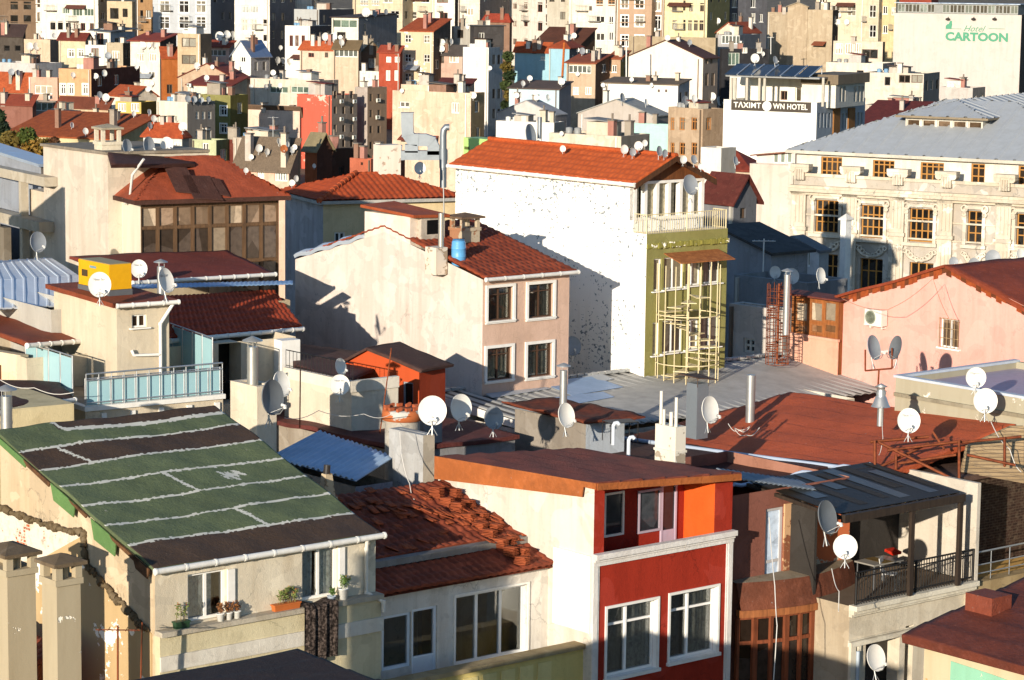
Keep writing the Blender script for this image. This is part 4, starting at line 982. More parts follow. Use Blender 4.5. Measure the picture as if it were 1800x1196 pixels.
# ---- terrace house with pergola
pg = House('house', 'house', 'pale cornice house with a pergola terrace and iron railing', 1440, 1494, 1704, 1066, 71.0, 40, zb=3, d=5)
zt = pg.H
pg.holes['R'].append((pg.R(1522, 1130)[0], pg.R(1582, 1110)[0], zt - 4, pg.R(1545, 1115)[1], .5)); pg.holes['R'].append((pg.R(1592, 1100)[0], pg.R(1606, 1100)[0], zt - 4, pg.R(1598, 1100)[1], .5))
pg.walls(plaster('#cfc4ae', .6), plaster('#b3a48c', .7), deck=plaster('#7d6c5a', .9))
m = MB()
for (dz0, dz1, o) in ((-.1, .04, .3), (-.22, -.102, .2), (-.3, -.222, .12), (-1.15, -1.02, .14), (-1.0, -.98, .05)): m.box(-.04, pg.w + .06, -o, -.002, zt + dz0, zt + dz1)
m.box(pg.w - .22, pg.w + .05, -.16, -.002, zt - 1.0, zt - .35); m.box(0, .2, -.1, -.002, 0, zt - 1.16); m.box(.3, .42, -.09, -.002, 0, zt - 1.16)
m.build('cornice', plaster('#d8d0bc', .8), pg.e)
m = MB(); m.quad((.5, .45, zt - 5), (pg.w, .45, zt - 5), (pg.w, .45, zt - .5), (.5, .45, zt - .5)); m.build('dark_opening', glassdark('#0d0b0a'), pg.e)
pipe(pg.e, [(.26, -.12, zt - 1.3), (.26, -.12, zt - 2.2), (.3, -.12, zt - 4)], .055, paint('#a9b4bd'))
IRON = paint('#1b1917', .5, .3)
rl = MB()
xf = pg.R(1600, 1000)[0]
railing(pg.e, (.1, -.12, zt + .04), (pg.w - .05, -.12, zt + .04), .92, 44, .02, IRON, (1.0, .84, .12), 22)
n = 14    # ring ornaments in the railing
for i in range(n):
    m = MB(); x = .3 + (pg.w - .6) * i / (n - 1); c = Vector((x, -.12, zt + .55))
    m.tube([c + Vector((cos(a * pi / 4) * .06, 0, sin(a * pi / 4) * .1)) for a in range(9)], .008, 0, 4, caps=False); m.build('railing_ring', IRON, pg.e)
bk = 2.6   # terrace back room
m = MB(); xw = pg.R(1600, 950, bk)[0]
hz = zt + 2.55
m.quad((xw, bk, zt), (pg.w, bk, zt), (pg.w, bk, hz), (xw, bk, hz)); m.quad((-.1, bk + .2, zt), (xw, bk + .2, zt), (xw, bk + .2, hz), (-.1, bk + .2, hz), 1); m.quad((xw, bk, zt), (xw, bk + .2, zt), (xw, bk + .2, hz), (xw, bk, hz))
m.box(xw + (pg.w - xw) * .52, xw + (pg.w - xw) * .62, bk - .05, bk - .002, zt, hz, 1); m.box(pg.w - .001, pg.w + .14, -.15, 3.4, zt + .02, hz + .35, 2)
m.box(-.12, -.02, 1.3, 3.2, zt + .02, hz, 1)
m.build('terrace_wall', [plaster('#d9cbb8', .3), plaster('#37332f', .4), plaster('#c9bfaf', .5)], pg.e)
# pergola
PW = wood('#3b2f25')
cz0 = pg.P(1482, 912, 1, -.3); cz1 = pg.P(1694, 874, 1, -.3)
m = MB(); zf = (cz0.z + cz1.z) / 2
m.box(cz0.x, cz1.x, -.38, -.22, zf - .12, zf + .1)
pgo = m.build('pergola', PW, pg.e)
m = MB(); zb_ = zf + .35
for k in range(12):
    x = cz0.x + (cz1.x - cz0.x) * k / 11; m.hexa([(x - .05, -.2, zf - .04), (x + .05, -.2, zf - .04), (x + .05, 3.4, zb_ - .04), (x - .05, 3.4, zb_ - .04), (x - .05, -.2, zf + .06), (x + .05, -.2, zf + .06), (x + .05, 3.4, zb_ + .06), (x - .05, 3.4, zb_ + .06)])
for k in range(4): y = .4 + k * .85; m.box(cz0.x, cz1.x, y - .04, y + .04, zf + .07 + .35 * y / 3.4, zf + .12 + .35 * y / 3.4)
m.build('rafter', PW, pgo)
m = MB()
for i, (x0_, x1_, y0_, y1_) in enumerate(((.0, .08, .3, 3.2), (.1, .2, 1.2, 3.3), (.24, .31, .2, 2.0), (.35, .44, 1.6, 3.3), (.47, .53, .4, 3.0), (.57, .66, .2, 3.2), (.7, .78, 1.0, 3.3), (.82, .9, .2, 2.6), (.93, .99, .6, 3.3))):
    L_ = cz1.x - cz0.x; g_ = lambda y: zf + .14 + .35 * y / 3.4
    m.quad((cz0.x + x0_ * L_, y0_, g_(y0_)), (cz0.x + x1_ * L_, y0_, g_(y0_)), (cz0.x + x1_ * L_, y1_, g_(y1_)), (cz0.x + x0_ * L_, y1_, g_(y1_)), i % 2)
m.build('roof_slats', [wood('#3a332a'), paint('#434a50')], pgo)  # slat colours darkened to stand in for the shade over them
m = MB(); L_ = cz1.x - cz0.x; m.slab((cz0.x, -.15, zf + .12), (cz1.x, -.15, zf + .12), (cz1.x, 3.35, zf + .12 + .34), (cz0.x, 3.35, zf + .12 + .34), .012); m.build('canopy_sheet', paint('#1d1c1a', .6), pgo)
m = MB(); xm = pg.R(1600, 950, -.25)[0]
for x in (xm, cz1.x - .12): m.box(x - .07, x + .07, -.35, -.24, zt + .05, zf - .12)
m.build('post', PW, pgo)
# ---- dark brick neighbour with steel railing
bk6 = House('house', 'house', 'dark brick walled house with a yellow parapet and steel handrail', None, 1706, 1900, 1028, 74.3, 40, zb=3, d=6)
bk6.walls(plaster('#c9a05c', .5), plaster('#a8834c', .5))
m = MB(); m.box(-.02, bk6.w, -.12, .3, bk6.H - .3, bk6.H + .05); m.build('parapet', plaster('#a08a64', .9), bk6.e)
m = MB(); m.quad((0, 1.5, bk6.H), (bk6.w, 1.5, bk6.H), (bk6.w, 1.5, bk6.H + 2.7), (0, 1.5, bk6.H + 2.7)); m.box(-.02, bk6.w, 1.3, 6, bk6.H + 2.7, bk6.H + 2.85, 1); m.quad((.0, 1.5, bk6.H), (.0, 5, bk6.H), (.0, 5, bk6.H + 2.7), (.0, 1.5, bk6.H + 2.7))
m.build('brick_wall', [brickmat('#3c2a22', '#2e211b', '#4a3c32'), felt('#5c4438')], bk6.e)
railing(bk6.e, (.1, .05, bk6.H + .05), (bk6.w, .05, bk6.H + .05), .85, 6, .022, metal('#a9acae', .3), (1.0, .55, .25))
# ---- bottom right house with brown felt roof
br = House('house', 'house', 'small house with a brown felt roof over beige and turquoise walls', 1622, 1980, 2050, 1222, 54, 40, zb=3, w=9)
BR = felt('#6e3422', .65)
m = MB(); hz = br.H + .1; tl = br.L(1585, 1108, -.25)[0]
m.sheet((-.25, tl, hz), (-.25, -.4, hz), (9, -.4, hz + 1.5), (9, tl, hz + 1.5), laps(.9, .015, .03), 30, 80, 0, .2)
roof = m.build('roof', BR, br.e)
br.walls(plaster('#b9a98a', .7), peel('#bfae8e', '#c98a4e', .36, 1.5), None, None, top=False)
m = MB(); q = [br.L(*p) for p in ((1672, 1162), (1745, 1186), (1800, 1206), (1810, 1260), (1668, 1260))]; m.prism([(0, a, z) for a, z in q], (-.015, 0, 0)); m.build('paint_patch', peel('#86b79a', '#d8cdb0', .42, 1.3), br.e)
P = br.P(1705, 1095, 0, 1.9)
m = MB(); m.box(1.7, 2.4, P.y - .8, P.y, hz, hz + .75); m.build('chimney', felt('#7c3c28', .5), roof)
# ---- dark hip roof at the bottom edge
dk = House('house', 'house', 'house at the bottom edge showing only the corner of a dark felt roof', None, 366, None, 1391, 41.5, 40, zb=3, w=6, d=6)
dk.roof('slab', (0, 0), felt('#33221a', .6), ov=.1, t=.12, geo=(.5, laps(.9, .02, .03), .3)); dk.walls(plaster('#8a7a66', .6), plaster('#9a8a72', .6), top=False)
# ---- two tall chimneys of the neighbour at the left edge
CH = plaster('#a89a7c', .7)
def tallchim(xl, xc, xr, yt, Y, label):
    c = House('chimney', 'chimney', label, xl, xc, xr, yt, Y, 40, zb=8)
    m = MB(); H = c.H; w_, d_ = c.w, c.d
    m.box(0, w_, 0, d_, 0, H - .62); m.box(-.05, w_ + .05, -.05, d_ + .05, H - .62, H - .48)
    q = .17
    for a in (-.03, w_ + .03 - q):
        for b in (-.03, d_ + .03 - q): m.box(a, a + q, b, b + q, H - .48, H - .18)
    m.box(w_ / 2 - .05, w_ / 2 + .05, .1, d_ - .1, H - .48, H - .18)
    m.build('stack', peel('#a99b80', '#ded6c4', .34, .9), c.e)
    m = MB(); cs = [(-.12, -.12), (w_ + .12, -.12), (w_ + .12, d_ + .12), (-.12, d_ + .12)]
    m.prism([(x, y, H - .18) for x, y in cs], (0, 0, .08))
    for i in range(4): m.poly([(*cs[i], H - .1), (*cs[(i + 1) % 4], H - .1), (w_ / 2, d_ / 2, H + .06)])
    m.build('cap', plaster('#6f604c', .9), c.e)
    return c
tallchim(73, 99, 141, 984, 57, 'tall rendered chimney with a little pitched cap and white flaking foot')
tallchim(-30, 12, 62, 968, 58.5, 'tall rendered chimney cut by the left edge beside a brick scar')
lo_ = House('house', 'house', 'orange boarded lean-to with a scrap of tile roof at the bottom left', -80, 68, 72, 1165, 60.5, 40, zb=3, w=.5)
lo_.roof('shedL', .15, T, ov=.15, geo=(.24, tiles(), .36)); lo_.walls(wood('#a8521f'), wood('#a8521f'))
m = MB(); A_ = lo_.local((-11.9, 42, 0)); m.box(A_.x, A_.x + 2.3, A_.y, A_.y + 1.2, 0, 20.4 - 3); m.build('stack', CH, lo_.e)  # unseen tall block added left of view to shade the white walled house
# ================================================================ middle distance
def freeroof(par_h, pts, Ys, fn, nu, nv, mat, t=.1, name='roof', parent=None, mf=None):
    """roof sheet through four picture points at known depths, built in the house's own frame"""
    q = [par_h.local(pt(x, y, Y)) for (x, y), Y in zip(pts, Ys)]
    m = MB(); m.sheet(*q, fn, nu, nv, 0, t, mf=mf)
    return m.build(name, mat, parent or par_h.e), q
GREYCH = plaster('#8f8f90', .9)
# ---- maroon flat roof behind the broken tiles
mr = House('house', 'house', 'low house with a sagging maroon felt roof behind the broken tiles', 452, 708, 905, 796, 77, 40, zb=3)
mr.roof('slab', (0, 0), felt('#66322b', .7), ov=.1, t=.12, geo=(.5, lumpy(.03, 1.3), .5)); mr.walls(GREYCH, plaster('#9a8f80', .9), top=False)
m = MB(); m.prism([(mr.w * .2, .1, mr.H + .1), (mr.w * .2 + .7, .1, mr.H + .1), (mr.w * .2 + .7, .8, mr.H + .1), (mr.w * .2, .8, mr.H + .1)], (0, 0, .8)); m.build('chimney', GREYCH, mr.e)
# ---- blue corrugated lean-to
sh = House('shed', 'shed', 'lean-to with a patched blue corrugated sheet roof', 470, 625, 690, 856, 71.5, 40, zb=6)
BLUE = metal('#a6bdd4', .5, .5, .1)
_, q = freeroof(sh, [(474, 803), (626, 846), (692, 804), (562, 757)], [75.2, 71.3, 73.6, 77.6], lambda u, v: .03 * sin(2 * pi * u / .3) + (.03 if u > 1.9 else 0), 120, 10, BLUE, .02)
sh.walls(plaster('#8d9298', .9), plaster('#7d746a', .9), top=False)
# ---- tall grey stack that carries dishes
st = House('chimney', 'chimney', 'tall grey plastered stack with hollow bricks on top beside the stacked tiles', 684, 744, 764, 766, 72.5, 42, zb=6)
st.walls(plaster('#b9ac98', .8), plaster('#aaa9a6', .9), parapet=.12, deck=plaster('#6f5a48'))
oc = House('chimney', 'chimney', 'short wide chimney with an orange rendered head and loose bricks', 673, 722, 742, 745, 76, 40, zb=10)
m = MB(); m.lathe([(.52, oc.H - 3), (.52, oc.H + .02)], (oc.w * .5, oc.d * .5, 0), 1, 20); m.lathe([(.5, oc.H), (.6, oc.H + .01), (.6, oc.H + .28), (.52, oc.H + .32), (.01, oc.H + .33)], (oc.w * .5, oc.d * .5, 0), 0, 20); m.build('stack', [peel('#b4653a', '#a7a39a', .47, 1.0), plaster('#b3aea4', .9)], oc.e)
m = MB()
for k in range(12): a = k * .55; m.hexa([Vector((oc.w * .5 + cos(a) * .48 + dx * .16, oc.d * .5 + sin(a) * .48 + dy * .1, oc.H + .33 + dz * .09 + (dx * .05 if k % 2 else 0))) for dz in (0, 1) for dx, dy in ((-.5, -.5), (.5, -.5), (.5, .5), (-.5, .5))])
ob = m.build('loose_bricks', tile('#b5603a', .5), oc.e); ob['kind'] = 'stuff'
# ---- large grey corrugated roof
cg = House('shed', 'workshop', 'long workshop under a patched grey corrugated sheet roof', None, 985, 1500, 772, 82.5, 40, zb=3, d=5)
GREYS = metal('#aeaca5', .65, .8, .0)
_, q = freeroof(cg, [(985, 762), (1700, 668), (1485, 611), (762, 690)], [82.9, 98, 101, 88], lambda u, v: .024 * sin(2 * pi * u / .5), 640, 10, [GREYS, metal('#4f4d49', .8, .6, .0)], .03, mf=lambda u, v: 1 if sin(2 * pi * u / .5) < -.35 else 0)  # valley stripes darkened to stand in for shade between the ribs
cg.walls(plaster('#c7bca8', .7), plaster('#cfc6b6', .7), top=False)
A, B, C, D = [Vector(x) for x in q]
n_ = (B - A).cross(D - A).normalized()
pos = lambda u, v, o=.05: (A * (1 - u) + B * u) * (1 - v) + (D * (1 - u) + C * u) * v + n_ * o
m = MB(); m2 = MB()
for (u0, u1, v0, v1, mi) in ((.06, .2, .75, .95, 0), (.14, .26, .45, .62, 1), (.2, .33, .62, .95, 1), (.3, .36, .8, .97, 0), (.42, .46, .3, .5, 1), (.02, .06, .25, .5, 0), (.5, .55, .86, .93, 1)):
    m = MB(); m.slab(pos(u0, v0), pos(u1, v0 + .05), pos(u1 + .01, v1), pos(u0 + .02, v1), .015, 0); m.build('patch_sheet', metal('#b9bdc0', .5, .5, .2) if mi == 0 else metal('#8fa9c9', .5, .5, .2), cg.e)
m = MB()
for i in range(60):
    u = .0 + i / 60 * .99; m.hexa([pos(u, .975, .02), pos(u + .014, .975, .03), pos(u + .014, 1.01, .03), pos(u, 1.01, .02), pos(u, .975, .09 + .02 * (i % 3)), pos(u + .014, .975, .1), pos(u + .014, 1.01, .1), pos(u, 1.01, .08)])
ob = m.build('ridge_sheet', metal('#b4b4b0', .6, .6, .2), cg.e)
m = MB(); m.prism([pos(-.002, 0, -.04), pos(-.002, 1, -.04), pos(-.002, 1, -.3), pos(-.002, 0, -.3)], (-.03, 0, 0)); m.build('fascia', WHITE, cg.e)
# ---- red felt roof in the right middle
rf = House('house', 'house', 'house with a broad brick red felt roof and shingle gable', None, 1690, 1800, 850, 78, 40, zb=3, d=8)
_, q = freeroof(rf, [(1085, 775), (1560, 838), (1785, 747), (1388, 690)], [83.1, 75.5, 79.5, 88], laps(1.05, .015, .035), 40, 160, felt('#b8552f', .4), .14)
m = MB(); m.prism([rf.local(pt(*p)) for p in ((1690, 830, 76.5), (1800, 850, 76.2), (1800, 750, 78.5), (1778, 750, 78.6), (1700, 785, 77.4))], (.1, .14, 0)); m.build('gable', brickmat('#b59a74', '#a08560', '#7d6a52'), rf.e)
rf.walls(plaster('#9a7c5c', .8), plaster('#7c3f2a', .6), top=False)
m = MB(); A, B, C, D = [Vector(x) for x in q]
m.tube([A + Vector((0, 0, .1)), A * .6 + B * .4 + Vector((0, 0, .08)), A * .3 + B * .7 + Vector((0, 0, .08)), B + Vector((0, 0, .1))], .07, 0, 8)
m.build('edge_flashing', metal('#aab6c6', .5, .3, .1), rf.e)
shade_rf = House('house', 'house', 'house with a shade coloured felt roof between the maroon slab and the red felt roof', 1010, 1310, 1420, 880, 76.5, 40, zb=3, d=11)
freeroof(shade_rf, [(1000, 790), (1340, 850), (1500, 812), (1085, 758)], [80.5, 74.5, 78, 85], laps(1.0, .02, .03), 30, 80, felt('#4a2a22', .5), .12); shade_rf.walls(plaster('#7a6a5c'), plaster('#6d5c50'), top=False)  # dark tone stands in for shade over the red felt roof's lower part
# ---- concrete roof box at the right
cb = House('house', 'house', 'raw concrete rooftop block with a pale membrane roof at the right edge', 1572, 2010, 2100, 735, 76, 40, zb=3, w=6)
cb.walls(plaster('#a49c86', .9), peel('#a29a84', '#c7c0b0', .36, .9), parapet=.22, deck=paint('#a89aa8', .5, .4))
m = MB(); m.box(-.05, .2, -.05, cb.d + .05, cb.H - .02, cb.H + .06); m.box(.2, 6, cb.d - .2, cb.d + .05, cb.H - .02, cb.H + .06); m.build('coping', paint('#b8c0c8', .6, .4), cb.e)
m = MB()
for (y_, z_) in ((1.6, .0), (3.9, .0), (6, 0)): m.box(-.06, -.002, y_, y_ + .14, cb.H - 2.6, cb.H - .3)
m.box(-.08, -.002, 0, cb.d, cb.H - .62, cb.H - .5); m.build('concrete_rib', plaster('#948c78', .9), cb.e)
# ---- pink gable house
pk = House('house', 'house', 'salmon pink house with a rust edged gable and a glazed timber room', 1393, 1900, 1990, 588, 88, 40, zb=3, w=8)
gp = [pk.L(*p) for p in ((1900, 590), (1665, 470), (1480, 522))]
H0 = pk.H; prof = [(0, pk.H), gp[1], gp[2]]
pk.d = gp[2][0]; lowz = min(pk.H, gp[2][1]) - .01; pk.H = lowz
prof = [(0, H0), gp[1], gp[2]]
for (X0, X1, Y0, Y1) in ((1653, 1686, 561, 612),): pk.win('L', X0, X1, Y0, Y1, 1, (), '#efece4', .05, .12, pane=glassdark('#5c4a3a'), sill=.06)
pk.walls(plaster('#dba394', .45), plaster('#dfa698', .45), None, prof, top=False)
m = MB(); q = pk.rect('L', 1653, 1686, 561, 612)
for k in range(6): y = q[0] + (q[1] - q[0]) * k / 5; m.tube([(-.06, y, q[2] - .03), (-.06, y, q[3] + .03)], .011, 0, 5)
for k in range(4): z = q[2] + (q[3] - q[2]) * k / 3; m.tube([(-.06, q[0] - .03, z), (-.06, q[1] + .03, z)], .011, 0, 5)
m.build('window_bars', rusty('#b59a72', '#7a5a38'), pk.e)
m = MB(); a_, b_, c_ = prof; RST = felt('#8c3d20', .6)
sl = lambda p, q_: m.sheet((-.14, p[0], p[1] + .1), (-.14, q_[0], q_[1] + .1), (8.2, q_[0], q_[1] + .1), (8.2, p[0], p[1] + .1), lumpy(.02, 1.6), 20, 20, 0, .1)
sl((a_[0] - .8, a_[1] - .45), b_); sl((c_[0] + .25, c_[1] - .08), b_)
roof = m.build('roof', RST, pk.e)
m = MB(); n = 26
for k in range(n):
    for (p, q_) in ((a_, b_), (c_, b_)):
        f0, f1 = k / n, (k + 1) / n; w_ = .22 + rr.uniform(-.07, .1)
        y0_, y1_ = p[0] + (q_[0] - p[0]) * f0, p[0] + (q_[0] - p[0]) * f1; z0_, z1_ = p[1] + (q_[1] - p[1]) * f0, p[1] + (q_[1] - p[1]) * f1
        m.prism([(-.03, y0_, z0_), (-.03, y1_, z1_), (-.03, y1_, z1_ - w_), (-.03, y0_, z0_ - w_)], (-.02, 0, 0), k % 3 == 1)
m.build('rust_edging', [rusty('#9a4a22', '#6e3016'), rusty('#6a3a20', '#4a2614')], roof)
# glazed timber room at its left end
gx = House('house', 'house', 'timber framed glazed porch room on the salmon pink house', 1392, 1475, 1478, 528, pk.world(pk.P(1475, 528, 0, -.25)).y, 40, zb=10, w=.3)
for (X0, X1) in ((1398, 1420), (1424, 1446), (1449, 1470)):
    gx.win('L', X0, X1, 531, 566, 0, (), wood('#a8693a'), .05, .06, pane=glassdark('#8d7f6b', .25)); gx.win('L', X0, X1, 570, 586, 0, (), wood('#a8693a'), .05, .06, pane=glassdark('#6d4c30', .25))
gx.roof('slab', (.05, 0), felt('#70372a'), ov=.3, t=.06); gx.walls(wood('#96592f'), wood('#a5622f'), top=False)
m = MB(); zz = gx.L(1430, 590)[1]; m.box(-.12, 0, -.1, gx.d + .05, zz - .1, zz); m.box(-.04, 0, -.05, gx.d, zz - 2, zz - .1); m.build('sill', plaster('#dba58c', .4), gx.e)
# ---- olive and peeling white building
ov_ = House('house', 'house', 'narrow building with an olive front, peeling white flank and orange tile roof', 800, 1137, 1279, 412, 93, 40, zb=3)
OLV = plaster('#8f8a52', .5); PEEL = peel('#efebe2', '#6a7276', .405, 6.0, (-.07, .06))
for (X0, X1, Y0, Y1) in ((1149, 1163, 455, 512), (1167, 1202, 452, 508), (1205, 1232, 450, 502), (1236, 1266, 447, 498), (1147, 1160, 567, 625), (1164, 1200, 563, 620), (1205, 1228, 562, 614), (1232, 1264, 557, 610)):
    ov_.win('R', X0, X1, Y0, Y1, 0 if X1 - X0 < 20 else 1, (), '#efece4', .05, .12, pane=glassdark('#75705c' if X0 % 2 else '#3a362e', .2), sill=.04)
eave = ov_.L(1113, 320); ridge_p = None
sb = ov_.L(1113, 400)[0]     # the top storey stands back from the front
ov_.walls(OLV, PEEL, top=True, deck=plaster('#c9c2b4'))
w_, d_ = ov_.w, ov_.d; Ht = eave[1]; H1 = ov_.H
up = MB(); tw = w_ - .55
tops = House.__new__(House); tops.__dict__.update(ov_.__dict__); tops.holes = {'R': [], 'L': []}
m = MB(); m.quad((0, sb, H1), (0, d_, H1), (0, d_, Ht), (0, sb, Ht)); m.quad((tw, sb, H1), (tw, d_, H1), (tw, d_, Ht), (tw, sb, Ht)); m.quad((0, d_, H1), (tw, d_, H1), (tw, d_, Ht), (0, d_, Ht))
m.quad((0, sb, H1), (tw, sb, H1), (tw, sb, H1 + .5), (0, sb, H1 + .5)); m.quad((0, sb + .25, H1), (tw, sb + .25, H1), (tw, sb + .25, Ht), (0, sb + .25, Ht), 1)
rz = Ht + .75
m.poly([(0, sb + .0, Ht), (tw, sb + .0, Ht), (tw / 2, sb + .0, rz)], 2); m.poly([(0, d_, Ht), (tw, d_, Ht), (tw / 2, d_, rz)]); m.quad((0, sb, Ht), (tw, sb, Ht), (tw, sb + .25, Ht), (0, sb + .25, Ht))
m.build('upper_wall', [PEEL, glassdark('#3a352c'), wood('#7c4a26')], ov_.e)
m = MB(); N = 6
for k in range(N + 1):
    x = tw * k / N; m.box(x - .07 + (.07 if k == 0 else 0) - (.07 if k == N else 0), x + .07 + (.07 if k == 0 else 0) - (.07 if k == N else 0), sb - .02, sb + .2, H1 + .5, Ht - .02)
m.box(0, tw, sb - .03, sb + .2, H1 + .42, H1 + .52); m.box(-.01, tw, sb - .03, sb + .2, Ht - .1, Ht)
o = m.build('window', WHITE, ov_.e)
m = MB()
for k in range(N): x = tw * k / N; m.quad((x + .15 * (k % 2), sb + .15, H1 + .5), (x + tw / N - .2 * (k % 3 == 0), sb + .15, H1 + .5), (x + tw / N - .2 * (k % 3 == 0), sb + .15, Ht), (x + .15 * (k % 2), sb + .15, Ht))
m.build('curtain', cloth('#a59c84'), o)
m = MB(); z0 = Ht - .1 + .08; zr_ = rz + .12; vs0, vs1 = sb - .35, d_ + .1
TO = tile('#b85628', .4)
m.sheet((-.25, vs1, z0), (-.25, vs0, z0), (tw / 2, vs0, zr_), (tw / 2, vs1, zr_), tiles(.26, .03, .36, .04), 260, 24, 0, .06); m.sheet((tw + .25, vs0, z0), (tw + .25, vs1, z0), (tw / 2, vs1, zr_), (tw / 2, vs0, zr_), tiles(.26, .03, .36, .04), 260, 24, 0, .06)
roof = m.build('roof', TO, ov_.e)
m = MB()
for k in range(30): y = vs0 + (vs1 - vs0) * k / 30; m.lathe([(.11, 0), (.1, .33)], (0, 0, 0), 0, 8) if 0 else m.tube([(tw / 2, y, zr_ + .03), (tw / 2, y + .36, zr_ + .05)], .1, 0, 8, r2=.085)
m.build('ridge_tiles', TO, roof)
m = MB()
for s_ in (-1, 1): m.slab((tw / 2, vs0 - .03, zr_ + .02), (tw / 2, vs0 + .05, zr_ + .02), (tw / 2 + s_ * (tw / 2 + .28), vs0 + .05, z0 - .02), (tw / 2 + s_ * (tw / 2 + .28), vs0 - .03, z0 - .02), .2)
m.build('bargeboard', wood('#5a3a22'), roof)
gutter(ov_.e, (-.3, vs0, z0 - .06), (-.3, vs1, z0 - .06), .075, paint('#e9e2d4', .5, .2))
m = MB()
for k in range(24): y = sb + .2 + (d_ - sb) * k / 24; m.box(-.2, -.002, y, y + .08, Ht - .12, Ht - .02)
m.build('rafter_ends', wood('#7a5230'), roof)
CRM = paint('#d6c69a', .5, .3)
railing(ov_.e, (.03, .05, H1), (w_ - .05, .05, H1), .68, 34, .013, CRM, (1.0, .05), 17); railing(ov_.e, (.03, .05, H1), (.03, sb, H1), .68, 6, .013, CRM, (1.0, .05)); railing(ov_.e, (w_ - .05, .05, H1), (w_ - .05, sb, H1), .68, 6, .013, CRM, (1.0, .05))
m = MB(); zs = ov_.R(1200, 420)[1]
n = 40
for k in range(n):
    x0_, x1_ = w_ * k / n, w_ * (k + 1) / n; m.box(x0_, x1_, -.05 - .05 * rr.random(), -.002, H1 - .5 - .06 * rr.random(), H1 - .38 + .05 * rr.random())
m.build('broken_cornice', peel('#8a8440', '#ddd6c4', .5, 3), ov_.e)
# spiral stair cage in front of it
cx0, cz0_ = ov_.R(1168, 505, -.85); cx1, _ = ov_.R(1252, 505, -.85); ztop = ov_.R(1210, 458)[1]; zbt = ov_.R(1210, 640)[1] - 1.5
sp = thing('spiral_stair', 'cream painted spiral stair cage on the front of the olive building', 'spiral stair', ov_.world(((cx0 + cx1) / 2, -.85, zbt)), ov_.th)
rc = (cx1 - cx0) / 2 * .95; hh = ztop - zbt
m = MB(); m.tube([(0, 0, 0), (0, 0, hh)], .05, 0, 8); m.build('centre_post', CRM, sp)
m = MB()
for k in range(16):
    a = 2 * pi * k / 16; m.tube([(cos(a) * rc, sin(a) * rc, 0), (cos(a) * rc, sin(a) * rc, hh)], .02, 0, 5)
m.build('cage_bars', CRM, sp)
m = MB()
for z in (.3, hh * .33, hh * .66): m.tube([(cos(a * pi / 12) * rc, sin(a * pi / 12) * rc, z) for a in range(25)], .022, 0, 5, caps=False)
m.build('cage_ring', CRM, sp)
m = MB()
for k in range(30):
    a = k * .5; z = .2 + k * .19
    if z < hh * .8: m.prism([(cos(a) * .05, sin(a) * .05, z), (cos(a) * rc, sin(a) * rc, z), (cos(a + .5) * rc, sin(a + .5) * rc, z)], (0, 0, .03))
m.build('treads', CRM, sp)

q = ov_.rect('R', 1167, 1262, 444, 455); m = MB(); m.slab((q[0], -.9, q[2]), (q[1], -.9, q[2]), (q[1], 0, q[3] + .05), (q[0], 0, q[3] + .05), .03); m.build('canopy', rusty('#a86a3c', '#7a4526'), ov_.e)
# ---- pinkish white house with barrel on its roof
pw = House('house', 'house', 'pinkish house with white window surrounds and a long plain cream gable wall', 519, 849, 1001, 492, 88, 40, zb=3)
for (X0, X1, Y0, Y1) in ((857, 901, 505, 563), (928, 972, 499, 558), (855, 899, 611, 668), (926, 970, 604, 662)):
    pw.win('R', X0, X1, Y0, Y1, 1, (.78,), '#4b3526', .045, .14, .1, WHITE, pane=glass(), far=False, curtain=[(.55, .98, cloth('#8b806a'))] if Y0 < 600 else [(.05, .95, cloth('#a59c88'))], sill=.05, trimout=.06)
LP = [pw.L(*p) for p in ((849, 490), (770, 468), (755, 452), (706, 432), (700, 414), (640, 418), (519, 456))]
ap_t, ap_z = pw.L(676, 402)
Hlo = min(pw.H, LP[-1][1]); H0 = pw.H; pw.H = Hlo - .01
prof = [(0, H0)] + [LP[2], LP[4], LP[5], LP[6]]
pw.d = LP[6][0]; tz = LP[6][1]
pw.walls(plaster('#cfae98', .35), plaster('#d3c6ba', .6), None, [(0, H0), (ap_t, ap_z - .12), (pw.d, tz)], top=False)
DT = tile('#96462a', .85)
m = MB(); k_ = (ap_z - H0) / ap_t; rz_ = H0 + .1
m.sheet((-.0, -.18, rz_ - .18 * k_), (pw.w + .15, -.18, rz_ - .18 * k_), (pw.w + .15, ap_t, rz_ + k_ * ap_t), (-.0, ap_t, rz_ + k_ * ap_t), tiles(.25, .03, .36, .05), 130, 46, 0, .06)
m.sheet((pw.w + .15, pw.d, tz + .1), (0, pw.d, tz + .1), (0, ap_t, rz_ + k_ * ap_t), (pw.w + .15, ap_t, rz_ + k_ * ap_t), tiles(.25, .03, .36, .05), 130, 46, 0, .06)
roof = m.build('roof', DT, pw.e)
gutter(pw.e, (-.05, -.24, H0 + .02), (pw.w + .2, -.24, H0 + .02), .07)
m = MB()   # silver flashing over the gable's left shoulder
a_, b_ = Vector((-.08, pw.d, tz + .16)), Vector((-.08, LP[5][0], LP[5][1] + .12))
m.sheet(a_, b_, b_ + Vector((.55, 0, .14)), a_ + Vector((.55, 0, .14)), lumpy(.035, 5), 30, 5, 0, .12)
m.build('flashing', metal('#c3ccd6', .35, .3, .4), roof)
m = MB()   # raised block of the stack room with an orange cap
y0_, y1_ = pw.L(727, 415)[0], pw.L(641, 400)[0]; zt_ = pw.L(690, 378)[1]
m.box(0.001, 1.0, y0_ + .2, y1_, pw.H - .5, zt_); m.build('parapet_block', plaster('#e2d4c4', .5), pw.e)
